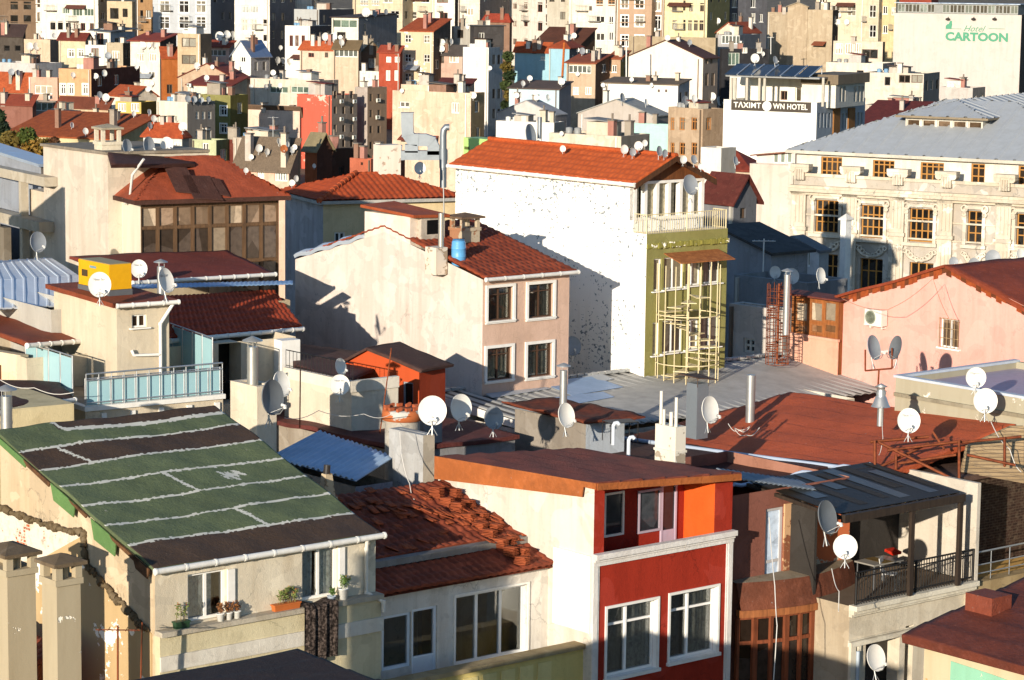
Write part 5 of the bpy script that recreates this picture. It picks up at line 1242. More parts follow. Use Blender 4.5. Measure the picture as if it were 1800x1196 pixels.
m = MB(); m.box(.3, 1.35, y0_ - .05, y0_ + .75, H0 + .6, zt_ + .02); m.box(.55, 1.08, y0_ - .056, y0_ - .05, zt_ - .62, zt_ - .12, 1); o = m.build('dormer', [plaster('#b3a898', .9), glassdark('#131110')], pw.e)
m = MB(); m.slab((-.12, y1_ + .1, zt_ + .24), (-.12, y0_ - .15, zt_ + .1), (1.5, y0_ - .15, zt_ + .05), (1.4, y1_ + .1, zt_ + .3), .1); m.build('dormer_roof', felt('#a34e28', .5), o)
q = pw.local(pt(817, 405, 92)); chimney(roof, pw, (q.x - .4, q.x + .4, q.y - .35, q.y + .35), H0 + .4, q.z, peel('#b0a28a', '#8a6248', .5, 2), plaster('#6e5a48', .9), open_=.32, over=.14)
q = pw.local(pt(767, 452, 89.5)); m = MB(); m.box(q.x - .25, q.x + .25, q.y - .3, q.y + .3, H0, q.z + .35); o = m.build('pillar', peel('#cfc2b0', '#8d7a64', .5, 2), pw.e)
flue(o, q + Vector((.2, 0, .2)), q + Vector((.2, 0, 1.5)), .1, metal('#b7b2a6', .35), None)
# ---- left: stained tower wall and bronze glazed gallery house
gt = House('house', 'house', 'house with a two storey bronze glazed gallery under a hipped red roof', 188, 247, 490, 358, 94, 28, zb=3)
BZ = wood('#6a4f36')
xs_ = [247 + (490 - 247) * k / 8 for k in range(9)]
zz = [gt.R(300, y)[1] for y in (364, 398, 402, 462, 466, 540)]
for r_ in (0, 2, 4):
    for k in range(8):
        a0, a1 = gt.w * (k + .07) / 8, gt.w * (k + .93) / 8
        gt.win('R', 0, 0, 0, 0, 0, (), BZ, .03, .08, local=(a0, a1, zz[r_ + 1], zz[r_]), pane=glassdark(('#6d5a48', '#3c3128', '#3c3128')[r_ // 2] if (k * 7 + r_) % 5 else '#8a7a66', .12))
gt.walls(BZ, peel('#cdc3ae', '#8d826c', .42, .8), top=False)
gt.roof('hip', 1.55, felt('#a04a2c', .6), ov=.35, t=.14, edge='#4a2c20', geo=(.5, lumpy(.02, 2), .5))
m = MB(); q = gt.local(pt(330, 330, 95.3))
k_ = 1.55 / (gt.d / 2 * .95) if gt.w > gt.d else 1.55 / (gt.w / 2 * .95)
for (X, Y_, w__, h__) in ((300, 335, .9, .55), (332, 350, 1.1, .5), (388, 352, .4, .35)):
    q = gt.local(pt(X, Y_, 95)); z_ = lambda yy: gt.H + .2 + k_ * (yy + .35)
    yy = max(.1, min(q.y, gt.d / 2 - .5)); m.slab((q.x, yy - h__, z_(yy - h__)), (q.x + w__, yy - h__ - .1, z_(yy - h__ - .1)), (q.x + w__ - .15, yy + h__ * .6, z_(yy + h__ * .6)), (q.x - .1, yy + h__ * .7, z_(yy + h__ * .7)), .03)
m.build('roof_patch', felt('#4a2c22', .6), gt.e)
tw_ = House('house', 'house', 'tall stained cream wall with an open chimney above the gallery house', 50, 189, 260, 271, 95.5, 30, zb=3, w=4)
pr = [tw_.L(*p) for p in ((189, 271), (76, 256))]; t2 = tw_.L(76, 335)
dfull = tw_.d; tw_.d = pr[1][0]; H0 = tw_.H; tw_.H = min(pr[0][1], pr[1][1]) - .01
tw_.walls(plaster('#d2c7b4', .7), plaster('#cfc2b0', .6), None, [(0, H0), (pr[1][0], pr[1][1])], top=False)
m = MB(); m.slab((-.1, -.1, H0 + .08), (4, -.1, H0 + .08), (4, tw_.d + .1, pr[1][1] + .08), (-.1, tw_.d + .1, pr[1][1] + .08), .1); m.build('roof', plaster('#8f8474', .9), tw_.e)
m = MB(); m.box(.02, 3.5, tw_.d, dfull, 0, tw_.L(62, 335)[1]); m.build('side_wall', plaster('#cfc0aa', .6), tw_.e)
q = tw_.local(pt(186, 262, 97)); chimney(None or tw_.e, tw_, (q.x - .3, q.x + .45, q.y - .4, q.y + .4), H0 - .2, H0 + .25, plaster('#cfc4ae', .7), plaster('#a59a84', .8), open_=.45)
m = MB(); A_ = [tw_.local(pt(*p)) for p in ((196, 290, 93.2), (343, 288, 96.2), (343, 268, 98.6), (190, 268, 95.4))]
m.sheet(*A_, lumpy(.01, 2), 16, 8, 0, .12); m.build('awning', felt('#4a2a20', .6), tw_.e)
pipe(gt.e, [(0.1, -.1, gt.H + 1.6), (-.12, .5, gt.H + 1.0), (-.12, .8, gt.H + .1), (-.12, 1.3, gt.H - .1)], .05, paint('#cfccc4'), collars=False)
# ---- beige house behind with orange tile hip roof
bh = House('house', 'house', 'beige house with a shaded bluish flank and ridged orange tile hip roof', 440, 568, 806, 358, 112, 24, zb=3, d=5)
bh.win('R', 588, 607, 408, 434, 1, (), '#eeeae0', .07, .12, pane=glassdark('#2c3236'), sill=.06)
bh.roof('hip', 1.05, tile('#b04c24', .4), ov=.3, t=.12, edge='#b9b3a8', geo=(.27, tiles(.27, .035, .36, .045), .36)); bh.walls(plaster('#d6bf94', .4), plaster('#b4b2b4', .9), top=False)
m = MB(); r_ = min(bh.w, bh.d) / 2 * .95
for k in range(11):
    f = k / 11; A_ = Vector((-.3, -.3, bh.H + .14)); B_ = Vector((r_, r_, bh.H + 1.12)); p_ = A_ + (B_ - A_) * f; m.tube([p_, p_ + (B_ - A_) * .1], .13, 0, 8, r2=.1)
m.build('hip_tiles', tile('#b8562c', .4), bh.e)
q = bh.local(pt(680, 335, 116)); m = MB(); m.box(q.x - .5, q.x + .5, q.y - .4, q.y + .4, bh.H + .4, bh.H + 2.3); m.build('chimney', peel('#d9cdbb', '#a08c78', .45, 1.5), bh.e)
# ---- little orange house in the courtyard
lo2 = House('house', 'house', 'small flaking orange house with a pointed gable in the shaded yard', 604, 737, 742, 650, 82.5, 55, zb=3, w=1.4)
gp = lo2.L(650, 614); e2 = lo2.L(606, 640)
for (X0, X1) in ((668, 686), (708, 726)): lo2.win('L', X0, X1, 672, 716, 0, (), '#8d8f92', .05, .1, pane=glassdark('#15110e'))
lo2.win('L', 612, 632, 674, 730, 0, (), '#3a2a20', .05, .1, pane=glassdark('#15110e'), name='door')
H0 = lo2.H; lo2.H = min(H0, e2[1]) - .01; lo2.d = e2[0]
lo2.walls(plaster('#9a3c20', .5), peel('#b04a24', '#cfc4b4', .40, 1.6), None, [(0, H0), gp, e2], top=False)
m = MB(); sl = lambda p, q_: m.sheet((-.15, p[0], p[1] + .08), (-.15, q_[0], q_[1] + .08), (1.6, q_[0], q_[1] + .08), (1.6, p[0], p[1] + .08), lumpy(.015, 2), 10, 10, 0, .08)
sl((-.2, H0 - .08), gp); sl((e2[0] + .2, e2[1] - .08), gp); m.build('roof', felt('#4c332a', .6), lo2.e)
yd = House('house', 'house', 'low house with a dark sloping roof left of the flaking orange gable', 515, 618, 700, 690, 80, 40, zb=3, d=3.6)
freeroof(yd, [(515, 642), (612, 668), (700, 628), (520, 603)], [83.5, 81, 86, 88.5], lumpy(.015, 2), 12, 12, felt('#50322a', .6), .1); yd.walls(plaster('#d8cdb8', .5), plaster('#d3c6b0', .5), top=True)
m = MB(); m.box(-.05, yd.w, -.05, .12, yd.H, yd.H + .35); m.box(-.05, .12, .12, yd.d, yd.H, yd.H + .35); m.build('parapet', plaster('#dcd2bf', .4), yd.e)
railing(yd.e, (.05, 0, yd.H + .35), (.05, yd.d, yd.H + .35), .55, 18, .012, IRON)
# ---- terrace house on the left
LFT = plaster('#cdbfa6', .45)
te = House('house', 'house', 'cream terrace house with red sheet roofs and frosted glass screens', 40, 150, 392, 722, 76, 35, zb=3, d=7)
zt = te.H; RS = felt('#8c4326', .5)
te.walls(LFT, LFT, deck=plaster('#a89a86', .8))
m = MB(); m.box(-.05, te.w + .05, -.08, .14, zt - .02, zt + .12); m.box(-.05, .14, .14, 4, zt - .02, zt + .12)
for k in range(5): x = .5 + k * (te.w - .8) / 4; m.box(x, x + .16, -.07, -.002, zt - 2.2, zt - .12)
m.build('coping', WHITE, te.e)
STL = metal('#c4c6c6', .3, .2, .8)
railing(te.e, (.05, .03, zt + .12), (te.w, .03, zt + .12), .95, 11, .02, STL, (1.0, .8, .1))
FG = paint('#9cc0c4', .15, .1)
def screen(p0, p1, hgt, n, lab='glass_screen'):
    p0, p1 = Vector(p0), Vector(p1); m = MB(); d_ = (p1 - p0); s_ = Vector((-d_.y, d_.x, 0)).normalized() * .012
    for k in range(n):
        a_, b_ = p0 + d_ * ((k + .06) / n), p0 + d_ * ((k + .94) / n); z = Vector((0, 0, hgt)); m.hexa([a_ - s_, b_ - s_, b_ + s_, a_ + s_, a_ - s_ + z, b_ - s_ + z, b_ + s_ + z, a_ + s_ + z])
    o = m.build(lab, FG, te.e); m = MB()
    for k in range(n + 1): a_ = p0 + d_ * (k / n); m.tube([a_, a_ + Vector((0, 0, hgt + .08))], .025, 0, 6)
    m.tube([p0 + Vector((0, 0, hgt + .06)), p1 + Vector((0, 0, hgt + .06))], .022, 0, 6); m.build('screen_frame', STL, o)
def tw3(px, py, z): # terrace-floor point
    return te.P(px, py, 2, z)
q0, q1 = te.local(pt(46, 682, 81)), te.local(pt(128, 700, 78)); zq = zt + .1
screen((q0.x, q0.y, zq), (q1.x, q1.y, zq), 1.15, 4)
q0, q1 = te.local(pt(288, 690, 84)), te.local(pt(374, 690, 80.2)); screen((q0.x, q0.y, zq), (q1.x, q1.y, zq), 1.45, 5); screen((.05, .1, zt + .14), (te.w * .99, .1, zt + .14), .72, 11)
bk_ = 3.0   # back rooms of the terrace
tb = House('house', 'house', 'rear rooms of the terrace house beneath red sheet and tile roofs', None, 47, 520, 630, 79.5, 35, zb=12, d=5)
xa = lambda px: tb.R(px, 640)[0]
tb.holes['R'].append((xa(384), xa(424), zt - tb.zb + te.zb - 1, tb.R(400, 604)[1], .8))
tb.walls(LFT, LFT, top=False)
m = MB(); m.quad((xa(384), .79, 0), (xa(424), .79, 0), (xa(424), .79, tb.H), (xa(384), .79, tb.H)); m.build('dark_opening', glassdark('#100d0b'), tb.e)
flatwin(tb, tb.e, (160, 197, 615, 690), -.02, 2, fr='#e8e4da', pane=glassdark('#16120f'), name='door')
m = MB(); m.box(xa(482), xa(514), -.5, 0, 0, tb.H - .02); m.build('column', WHITE, tb.e)
m = MB(); a_ = [tb.local(pt(*p)) for p in ((46, 604, 79.2), (222, 590, 83.0), (140, 530, 89), (-70, 560, 84))]
m.sheet(*a_, lumpy(.02, 1.5), 30, 24, 0, .12); o = m.build('roof', RS, tb.e); gutter(o, a_[0] + Vector((0, -.08, -.06)), a_[1] + Vector((0, -.08, -.06)), .075, WHITE, .5)
a_ = [tb.local(pt(*p)) for p in ((298, 596, 82.6), (530, 575, 87.5), (482, 511, 89.6), (290, 522, 85))]
m = MB(); m.sheet(*a_, tiles(.24, .035, .36, .045), 160, 50, 0, .08); o = m.build('roof', tile('#a34428', .5), tb.e); gutter(o, a_[0] + Vector((0, -.08, -.06)), a_[1] + Vector((0, -.08, -.06)), .075, WHITE, .5)
# stair head room that carries the generator
tr = House('house', 'house', 'cream stair head room with a red slab roof and tiny window', 95, 205, 297, 540, 79, 35, zb=12)
tr.win('R', 232, 258, 553, 576, 1, (), '#ece8de', .05, .12, pane=glassdark('#3a2a1c'), sill=.04)
tr.roof('slab', (0, .02), RS, ov=.2, t=.14); tr.walls(LFT, LFT, top=False); gutter(tr.e, (-.1, -.26, tr.H + .06), (tr.w + .2, -.26, tr.H + .06), .07, WHITE, .5)
pipe(tr.e, [(tr.w + .02, -.22, tr.H), (tr.w - .35, -.1, tr.H - .6), (tr.w - .35, -.1, tr.H - 2.8)], .055, WHITE); pipe(tr.e, [(.45, -.1, tr.H - 1.35), (.5, -.12, tr.H - 1.5), (tr.w - .4, -.12, tr.H - 1.55)], .05, WHITE, collars=False)
# pale standing seam roof
ss = House('shed', 'shed', 'shed under a pale blue grey standing seam metal roof', -160, 90, 170, 545, 82, 35, zb=10)
SS = metal('#d6dee6', .4, .25, .1)
a_ = [ss.local(pt(*p)) for p in ((-60, 545, 82.5), (140, 535, 86), (138, 484, 90), (-60, 496, 86.5))]; b_ = [a_[3], a_[2], ss.local(pt(90, 453, 99)), ss.local(pt(-60, 462, 95))]
m = MB(); m.sheet(*a_, seams(.48, .025, .045), 320, 4, 0, .05, False); m.sheet(*b_, seams(.48, .025, .045), 320, 4, 0, .05, False); m.build('roof', SS, ss.e); ss.walls(plaster('#b4b0a6'), plaster('#b4b0a6'), top=False)
# broad maroon roof with gutter and blue metal strip
mw = House('house', 'house', 'house with a wide maroon sheet roof and blue metal canopy edge', 118, 232, 510, 512, 86, 30, zb=8, d=7)
a_ = [mw.local(pt(*p)) for p in ((232, 494, 86), (482, 479, 90.5), (400, 440, 93.4), (122, 450, 90))]
m = MB(); m.sheet(*a_, lumpy(.015, 1.5), 30, 20, 0, .1); o = m.build('roof', felt('#7a3424', .5), mw.e); gutter(o, a_[0] + Vector((0, -.1, -.06)), a_[1] + Vector((0, -.1, -.06)), .07, WHITE, .6)
a_ = [mw.local(pt(*p)) for p in ((228, 507, 84.8), (515, 499, 89.6), (515, 493, 90.6), (232, 500, 85.6))]
m = MB(); m.sheet(*a_, corr(.2, .012), 120, 4, 0, .03); m.build('canopy', metal('#8fb0d2', .4, .3, .2), mw.e); mw.H -= .6; mw.walls(plaster('#a89a80', .8), plaster('#a08c74', .8), top=False)
m = MB()
for k in range(9): x = mw.w * (k + .3) / 9; m.box(x, x + .07, -.04, 0, mw.H - 1.2, mw.H - .05)
m.build('trellis', wood('#6a4a32'), mw.e)
# low brown roof at the left edge
lb = House('house', 'house', 'low house with a brown sheet roof and white gutter at the left edge', -90, -8, 130, 722, 72.5, 35, zb=8)
a_ = [lb.local(pt(*p)) for p in ((-10, 722, 72.3), (130, 698, 75.5), (100, 672, 79), (-60, 664, 77.5))]
m = MB(); m.sheet(*a_, lumpy(.02, 1.5), 24, 16, 0, .1); o = m.build('roof', felt('#4a2a1e', .6), lb.e); gutter(o, a_[0] + Vector((0, -.06, -.08)), a_[1] + Vector((0, -.06, -.08)), .07, WHITE, .5); lb.walls(plaster('#cdbd94', .5), plaster('#cdbd94', .5))
q = lb.local(pt(12, 770, 70)); flue(lb.e, q, q + Vector((0, 0, 1.15)), .16, metal('#b3b2ac', .35))
lw = House('house', 'house', 'cream wall with an old red chimney foot at the left edge', -60, 36, 50, 625, 80, 50, zb=8); lw.walls(LFT, plaster('#dbc9a8', .4)); m = MB(); m.box(-.3, .0, lw.d * .35, lw.d * .7, lw.H - 2, lw.H - .4); m.build('chimney', felt('#7c4a32'), lw.e)
# cream pillar beside the terrace
cp = House('chimney', 'chimney', 'stubby cream wall stack carrying a big steel flue and dark dish', 405, 452, 486, 680, 74, 40, zb=6)
cp.walls(plaster('#d9cbb4', .6), plaster('#d9cbb4', .6), parapet=.15); q = cp.local(pt(444, 690, 74.5)); flue(cp.e, q, cp.local(pt(444, 610, 74.5)), .16, metal('#b9b6ac', .3))
# ================================================================ large buildings on the right, left frame
def sub(h, name, parent):
    e = h.e; bpy.context.view_layer.update()
    e.name = name
    for k in ('label', 'category', 'group'):
        if k in e: del e[k]
    mw_ = e.matrix_world.copy(); e.parent = parent; e.matrix_parent_inverse = parent.matrix_world.inverted(); 
    return h
# ---- ornate palace-like building
STN = plaster('#bab2a6', 1.5)
ne = House('ornate_building', 'building', 'ornate stone building with amber window frames under a grey hipped metal roof', 1396, 1905, 1990, 336, 140, 60, zb=2, w=14)
AMB = paint('#a8742f', .5, .2)
NW = [(1433, 1474, 352, 410), (1513, 1553, 361, 419), (1598, 1640, 367, 426), (1700, 1726, 371, 430), (1786, 1812, 376, 434)]
NW2 = [(1440, 1472, 447, 500), (1511, 1551, 455, 510), (1598, 1640, 462, 520)]
for q in NW: ne.win('L', *q, 3 if q[1] - q[0] > 30 else 1, (.33, .7), AMB, .07, .25, pane=glassdark('#1d1a16'))
for q in NW2: ne.win('L', *q, 2, (.6,), AMB, .07, .25, pane=glassdark('#1d1a16'))
ne.walls(STN, STN, deck=plaster('#8d8578', .9))
zc = ne.L(1500, 334)[1] ; D_ = ne.d
m = MB()
for (a, b, o) in ((0, .18, .1), (-.55, -.36, .55), (-.36, -.2, .4), (-.72, -.552, .3), (-1.9, -1.8, .1), (-2.9, -2.8, .06)): m.box(-o, -.002, -.2, D_ + .15, ne.H + a - (.3 if a < 0 else 0), ne.H + b - (.3 if a < 0 else 0))
m.build('cornice', plaster('#cfc4b0', 1.5), ne.e)
for X in (1407, 1497, 1580, 1665, 1768, 1850):
    y = ne.L(X, 340)[0]; m = MB(); w_ = .42
    m.box(-.22, -.002, y - w_, y + w_, 0, ne.H - .85)
    for k in (-.22, 0, .22): m.box(-.27, -.22, y + k - .06, y + k + .06, ne.H - 2.6, ne.H - 1.1)
    for k in (-.22, 0, .22): m.box(-.27, -.22, y + k - .06, y + k + .06, ne.H - 7, ne.H - 3.5)
    m.box(-.34, -.002, y - w_ - .1, y + w_ + .1, ne.H - 3.05, ne.H - 2.85); m.box(-.3, -.002, y - w_ - .05, y + w_ + .05, ne.H - 1.05, ne.H - .86)
    m.box(-.3, .25, y - .3, y + .3, ne.H - .2, ne.H + .5)
    for s_ in (-1, 1): m.tube([(-.34, y + s_ * .42, ne.H + .42), (.2, y + s_ * .42, ne.H + .42)], .2, 0, 12)
    m.box(-.36, .25, y - .62, y + .62, ne.H + .5, ne.H + .68)
    for k in (-.16, 0, .16): m.tube([(-.33, y + k, ne.H - .2), (-.33, y + k * .9, ne.H + .4)], .05, 0, 6)
    m.build('pilaster', plaster('#d2c8b6', 1.5), ne.e)
for i, q in enumerate(NW + NW2[:0]):
    r_ = ne.rect('L', *q); m = MB(); ym = (r_[0] + r_[1]) / 2; wd = (r_[1] - r_[0]) / 2
    m.box(-.12, -.002, r_[0] - .22, r_[0] - .03, r_[2] - .1, r_[3] + .1); m.box(-.12, -.002, r_[1] + .03, r_[1] + .22, r_[2] - .1, r_[3] + .1); m.box(-.25, -.002, r_[0] - .3, r_[1] + .3, r_[2] - .22, r_[2] - .03)
    m.box(-.2, -.002, r_[0] - .1, r_[1] + .1, r_[3] + .1, r_[3] + .28)
    for s_ in (-1, 1):      # scrolls over the head and a garland below the sill
        for (dz, rad_, th_) in ((.12, .17, .07), (-.2, .1, .05)):
            c = Vector((-.12, ym + s_ * (wd + .16), r_[3] + dz)); m.tube([c + Vector((0, cos(a * pi / 6) * rad_, sin(a * pi / 6) * rad_)) for a in range(13)], th_, 0, 6, caps=False)
        for k in range(5):
            c = Vector((-.1, ym + s_ * (.15 + k * wd * .25), r_[2] - .75 - .22 * cos(k * .8))); m.tube([c + Vector((0, cos(a * pi / 4) * .12, sin(a * pi / 4) * .12)) for a in range(9)], .05, 0, 5, caps=False)
    m.tube([(-.1, ym + wd * 1.1 * cos(a * pi / 10), r_[2] - .62 - .4 * sin(a * pi / 10)) for a in range(11)], .08, 0, 6)
    m.build('window_ornament', plaster('#d6ccba', 1.5), ne.e)
for k in range(3): pass
at = House('attic', 'building', 'x', 1400, 1910, 1990, 293, 141.2, 60, zb=ne.H + 2 - 1.2, w=13.5)
for q in ((1443, 1480, 276, 316), (1534, 1572, 282, 318), (1618, 1659, 286, 320), (1707, 1731, 288, 324), (1790, 1815, 292, 326)): at.win('L', *q, 3 if q[1] - q[0] > 30 else 1, (.38, .78), AMB, .07, .15, pane=glassdark('#2a2119'))
at.walls(plaster('#dad2c2', .6), plaster('#dad2c2', .6), top=False)
MR = metal('#aeb1b2', .5, .45, .15)
at.roof('hip', 3.0, MR, ov=.5, t=.16, edge='#c9c0ae', geo=(.2, seams(1.05, .07, .09), .8))
sub(at, 'attic', ne.e)
mo = House('monitor', 'building', 'x', 1592, 1728, 1900, 211, 147.5, 60, zb=at.H + at.zb + 1.2)
for k in range(5): mo.win('L', 0, 0, 0, 0, 0, (), plaster('#cfc8ba', .5), .05, .12, local=(mo.d * (k + .08) / 5, mo.d * (k + .92) / 5, mo.H - .65, mo.H - .12), pane=glassdark('#4a3a2a'))
mo.walls(plaster('#cfc8ba', .6), plaster('#cfc8ba', .6), top=False); mo.roof('hip', .95, MR, ov=.45, t=.1, edge='#8a7a62', geo=(.2, seams(1.05, .07, .09), .8)); sub(mo, 'roof_monitor', ne.e)
# ---- white hotel with solar panels
tx = House('hotel', 'hotel', 'white hotel with a name board along its wall and solar panels on the terrace', 1272, 1436, 1521, 181, 215, 62, zb=3)
WT = plaster('#efebe1', .25)
for (xs, ys, w_, h_) in (((1440, 1446, 1452, 1458), (212,), 3.4, 26), ((1475, 1481, 1487), (213,), 4, 28), ((1502, 1508, 1514), (212,), 4, 28), ((1440, 1450, 1458), (255,), 3, 20)):
    for x in xs:
        for y in ys: tx.win('R', x - w_ / 2, x + w_ / 2, y - h_ / 2, y + h_ / 2, 0, (), '#d8d4c8', .05, .2, pane=glassdark('#17191c'))
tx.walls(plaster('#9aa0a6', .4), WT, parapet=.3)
for X0, X1 in ((1463, 1474), (1489, 1500)): m = MB(); q = tx.rect('R', X0, X1, 190, 280); tx.fbox(m, 'R', q[0], q[1], 0, q[3], 0, .12); m.build('pilaster', plaster('#8a5f34', .5), tx.e)
tw2 = House('corner_tower', 'x', 'x', 1458, 1470, 1521, 133, 216.5, 62, zb=tx.zb + tx.H - .5, d=3)
for x in (1478, 1484, 1503, 1510, 1516): tw2.win('R', x - 2.2, x + 2.2, 152, 179, 0, (), '#d8d4c8', .05, .2, pane=glassdark('#17191c'))
tw2.walls(plaster('#b9b5aa', .4), plaster('#d9d2c2', .4)); m = MB(); m.box(-.3, tw2.w + .3, -.3, 3, tw2.H - .75, tw2.H + .05); m.build('mansard', felt('#7a6a54', .4), tw2.e); sub(tw2, 'corner_tower', tx.e)
up = House('roof_room', 'x', 'x', 1283, 1452, 1462, 137, 219, 62, zb=tx.zb + tx.H - .3, w=6)
up.win('L', 1398, 1408, 153, 179, 0, (), '#e9e4d8', .06, .2, pane=glassdark('#4a4438'), name='door'); up.win('L', 1372, 1384, 160, 176, 1, (), '#6a4a34', .06, .2)
up.walls(WT, plaster('#e9e1d0', .4)); sub(up, 'roof_room', tx.e)
m = MB()
for X in (1284, 1290, 1311, 1333, 1342, 1445): m = MB(); y = tx.L(X, 170)[0]; m.box(.15, .3, y - .1, y + .1, tx.H - .3, tx.L(X, 137)[1]); m.build('terrace_post', plaster('#b8b0a0', .4), tx.e)
zt_ = tx.L(1350, 137)[1]
m = MB(); m.box(-.1, 6, -.2, tx.L(1280, 140)[0] + .2, zt_, zt_ + .14); m.build('canopy_frame', metal('#8d8d8a', .4), tx.e)
for k in range(6):
    y0_ = tx.d * .08 + k * tx.d * .155; m = MB(); y1_ = y0_ + tx.d * .14
    m.slab((-.1, y0_, zt_ + .16), (-.1, y1_, zt_ + .16), (2.6, y1_, zt_ + 1.0), (2.6, y0_, zt_ + 1.0), .06); o = m.build('solar_panel', glassdark('#1b2026', .12), tx.e)
    m = MB(); m.tube([(-.12, y0_, zt_ + .2), (2.6, y0_, zt_ + 1.02)], .05, 0, 6); m.tube([(2.6, y0_, zt_ + .14), (2.6, y0_, zt_ + 1.0)], .04, 0, 5); m.build('panel_rail', metal('#c9ccce', .3), o)
q = tx.rect('L', 1286, 1426, 178, 196); m = MB(); m.box(-.1, -.002, q[0], q[1], q[2], q[3]); sg = m.build('sign_board', paint('#3a2f22', .5), tx.e)
cy = (q[0] + q[1]) / 2; cz_ = (q[2] + q[3]) / 2; cream = paint('#e8e2d2', .5, .1)
ya, yb = tx.L(1318, 187)[0], tx.L(1390, 187)[0]; yo = tx.L(1349, 187)[0]
text_mesh('lettering', 'TΛXIMT', .62, cream, sg, faceM(tx, 'L', tx.L(1314.5, 187)[0], cz_, .115), .01, .012, 1.06, fit=2.45)
text_mesh('lettering', 'WN HOTEL', .62, cream, sg, faceM(tx, 'L', tx.L(1390, 187)[0], cz_, .115), .01, .012, 1.04, fit=3.05)
m = MB(); m.tube([(-.13, yo, cz_), (-.101, yo, cz_)], .4, 0, 24); m.build('disc', paint('#efece2', .5, .05), sg)
sr = House('house', 'house', 'low white sunroom house squeezed between the white hotel and the ornate building', 1330, 1398, 1404, 268, 158, 58, zb=3)
for (X0, X1) in ((1359, 1368), (1371, 1380), (1383, 1392)): sr.win('L', X0, X1, 268, 287, 0, (), '#efece4', .05, .1, pane=glassdark('#7a8274', .15))
sr.roof('slab', (.0, -.12), felt('#7a4a34'), ov=.3, t=.08); sr.walls(plaster('#d2c3b8', .5), plaster('#dccfc4', .4), top=False)
# ---- big beige hotel on the hill
hc = House('hotel', 'hotel', 'huge blank beige hotel wall with green lettering and a glazed roof restaurant', 1572, 1796, 1830, 27, 380, 66, zb=8)
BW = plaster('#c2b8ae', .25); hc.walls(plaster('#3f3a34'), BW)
rs_ = House('roof_restaurant', 'x', 'x', 1578, 1790, 1810, 9, 381, 66, zb=hc.zb + hc.H - .2)
for k in range(16):
    if k != 10: rs_.win('L', 0, 0, 0, 0, 1, (), '#a9aaa4', .06, .1, local=(rs_.d * (k + .03) / 16, rs_.d * (k + .97) / 16, .35, rs_.H - .12), pane=glassdark('#2e3230' if k % 3 else '#57605a'))
rs_.roof('slab', (0, 0), metal('#9aa4ae', .5), ov=.4, t=.12); rs_.walls(plaster('#8d8d88'), plaster('#8d8d88'), top=False); sub(rs_, 'roof_restaurant', hc.e)
m = MB(); q = hc.rect('L', 1578, 1634, -6, 7); m.box(1, 5, q[0], q[1], q[2], q[3] + .2); m.build('roof_lantern', felt('#8a3a26'), hc.e)
GRN = paint('#3f8a68', .6, .1)
ctr = hc.L(1717, 66); text_mesh('lettering', 'CARTOON', 1.62, GRN, hc.e, faceM(hc, 'L', ctr[0], ctr[1], .03), .02, .075, 1.02, sx=1.13)
ctr = hc.L(1711, 51); text_mesh('lettering', 'Hotel', 1.25, GRN, hc.e, faceM(hc, 'L', ctr[0], ctr[1], .03), .02, .0, 1.0, .45, sx=1.05)
m = MB()
for X0, X1 in ((1664, 1690), (1738, 1766)): q = hc.rect('L', X0, X1, 50.5, 51.3); m.box(-.05, -.002, q[0], q[1], q[2], q[3])
m.build('sign_rule', GRN, hc.e)
q = hc.L(1669, 47); m = MB(); m.prism([(-.002, q[0] + dx, q[1] + dz) for dx, dz in ((.55, -.35), (.55, .1), (.3, .35), (.1, .38), (-.05, .8), (-.35, .85), (-.4, .3), (-.3, -.35))], (-.04, 0, 0)); m.build('emblem', GRN, hc.e)
for X in (1667, 1749, 1712):
    q = hc.L(X, 35); m = MB(); m.lathe([(.01, .3), (.3, .2), (.34, 0), (.05, -.1)], (-.35, q[0], q[1]), 0, 10); m.tube([(-.35, q[0], q[1] + .2), (0, q[0], q[1] + .4)], .05, 0, 5); m.build('wall_lamp', paint('#2d2620'), hc.e)
# ---- shaded yard buildings between the olive house and the ornate building
def sh_(label, xl, xc, xr, yt, Y, cL, cR, roof=None, wins=(), **k): return fh(label, xl, xc, xr, yt, Y, cL, cR, roof, wins, **k)
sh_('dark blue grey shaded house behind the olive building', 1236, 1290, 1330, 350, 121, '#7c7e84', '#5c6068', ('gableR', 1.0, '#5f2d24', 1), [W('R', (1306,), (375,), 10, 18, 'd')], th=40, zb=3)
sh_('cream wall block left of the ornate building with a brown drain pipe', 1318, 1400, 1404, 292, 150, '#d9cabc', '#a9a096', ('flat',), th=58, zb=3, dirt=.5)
sh_('bluish shed under grey moss stained tiles', 1270, 1356, 1420, 446, 112, '#9aa0a8', '#8b8f95', ('shedR', .8, '#4a4845', 1), th=40, zb=3)
sh_('small white dormer house with two brown curtained windows', 1345, 1440, 1446, 444, 120, '#dfe0e0', '#a0a4a8', ('gableL', .55, '#6f6f70'), [W('L', (1382,), (458,), 15, 30, 'c'), W('L', (1413,), (455,), 22, 28, 'c')], th=50, zb=3, ov=.1)
sh_('grey terrace with a railing below the white dormer house', 1290, 1420, 1490, 498, 108, '#8f9296', '#7c8086', ('flat',), th=45, zb=3)
sh_('grey white yard house with a little white door beside the rusty spiral', 1282, 1378, 1395, 546, 99, '#c9c4be', '#9b9894', ('flat',), [W('L', (1316,), (600 + 8,), 20, 26, 'h')], th=44, zb=3, dirt=.8)
wc = House('chimney', 'chimney', 'tall square white chimney with a small cap before the ornate building', 1480, 1487, 1497, 388, 118, 45, zb=8)
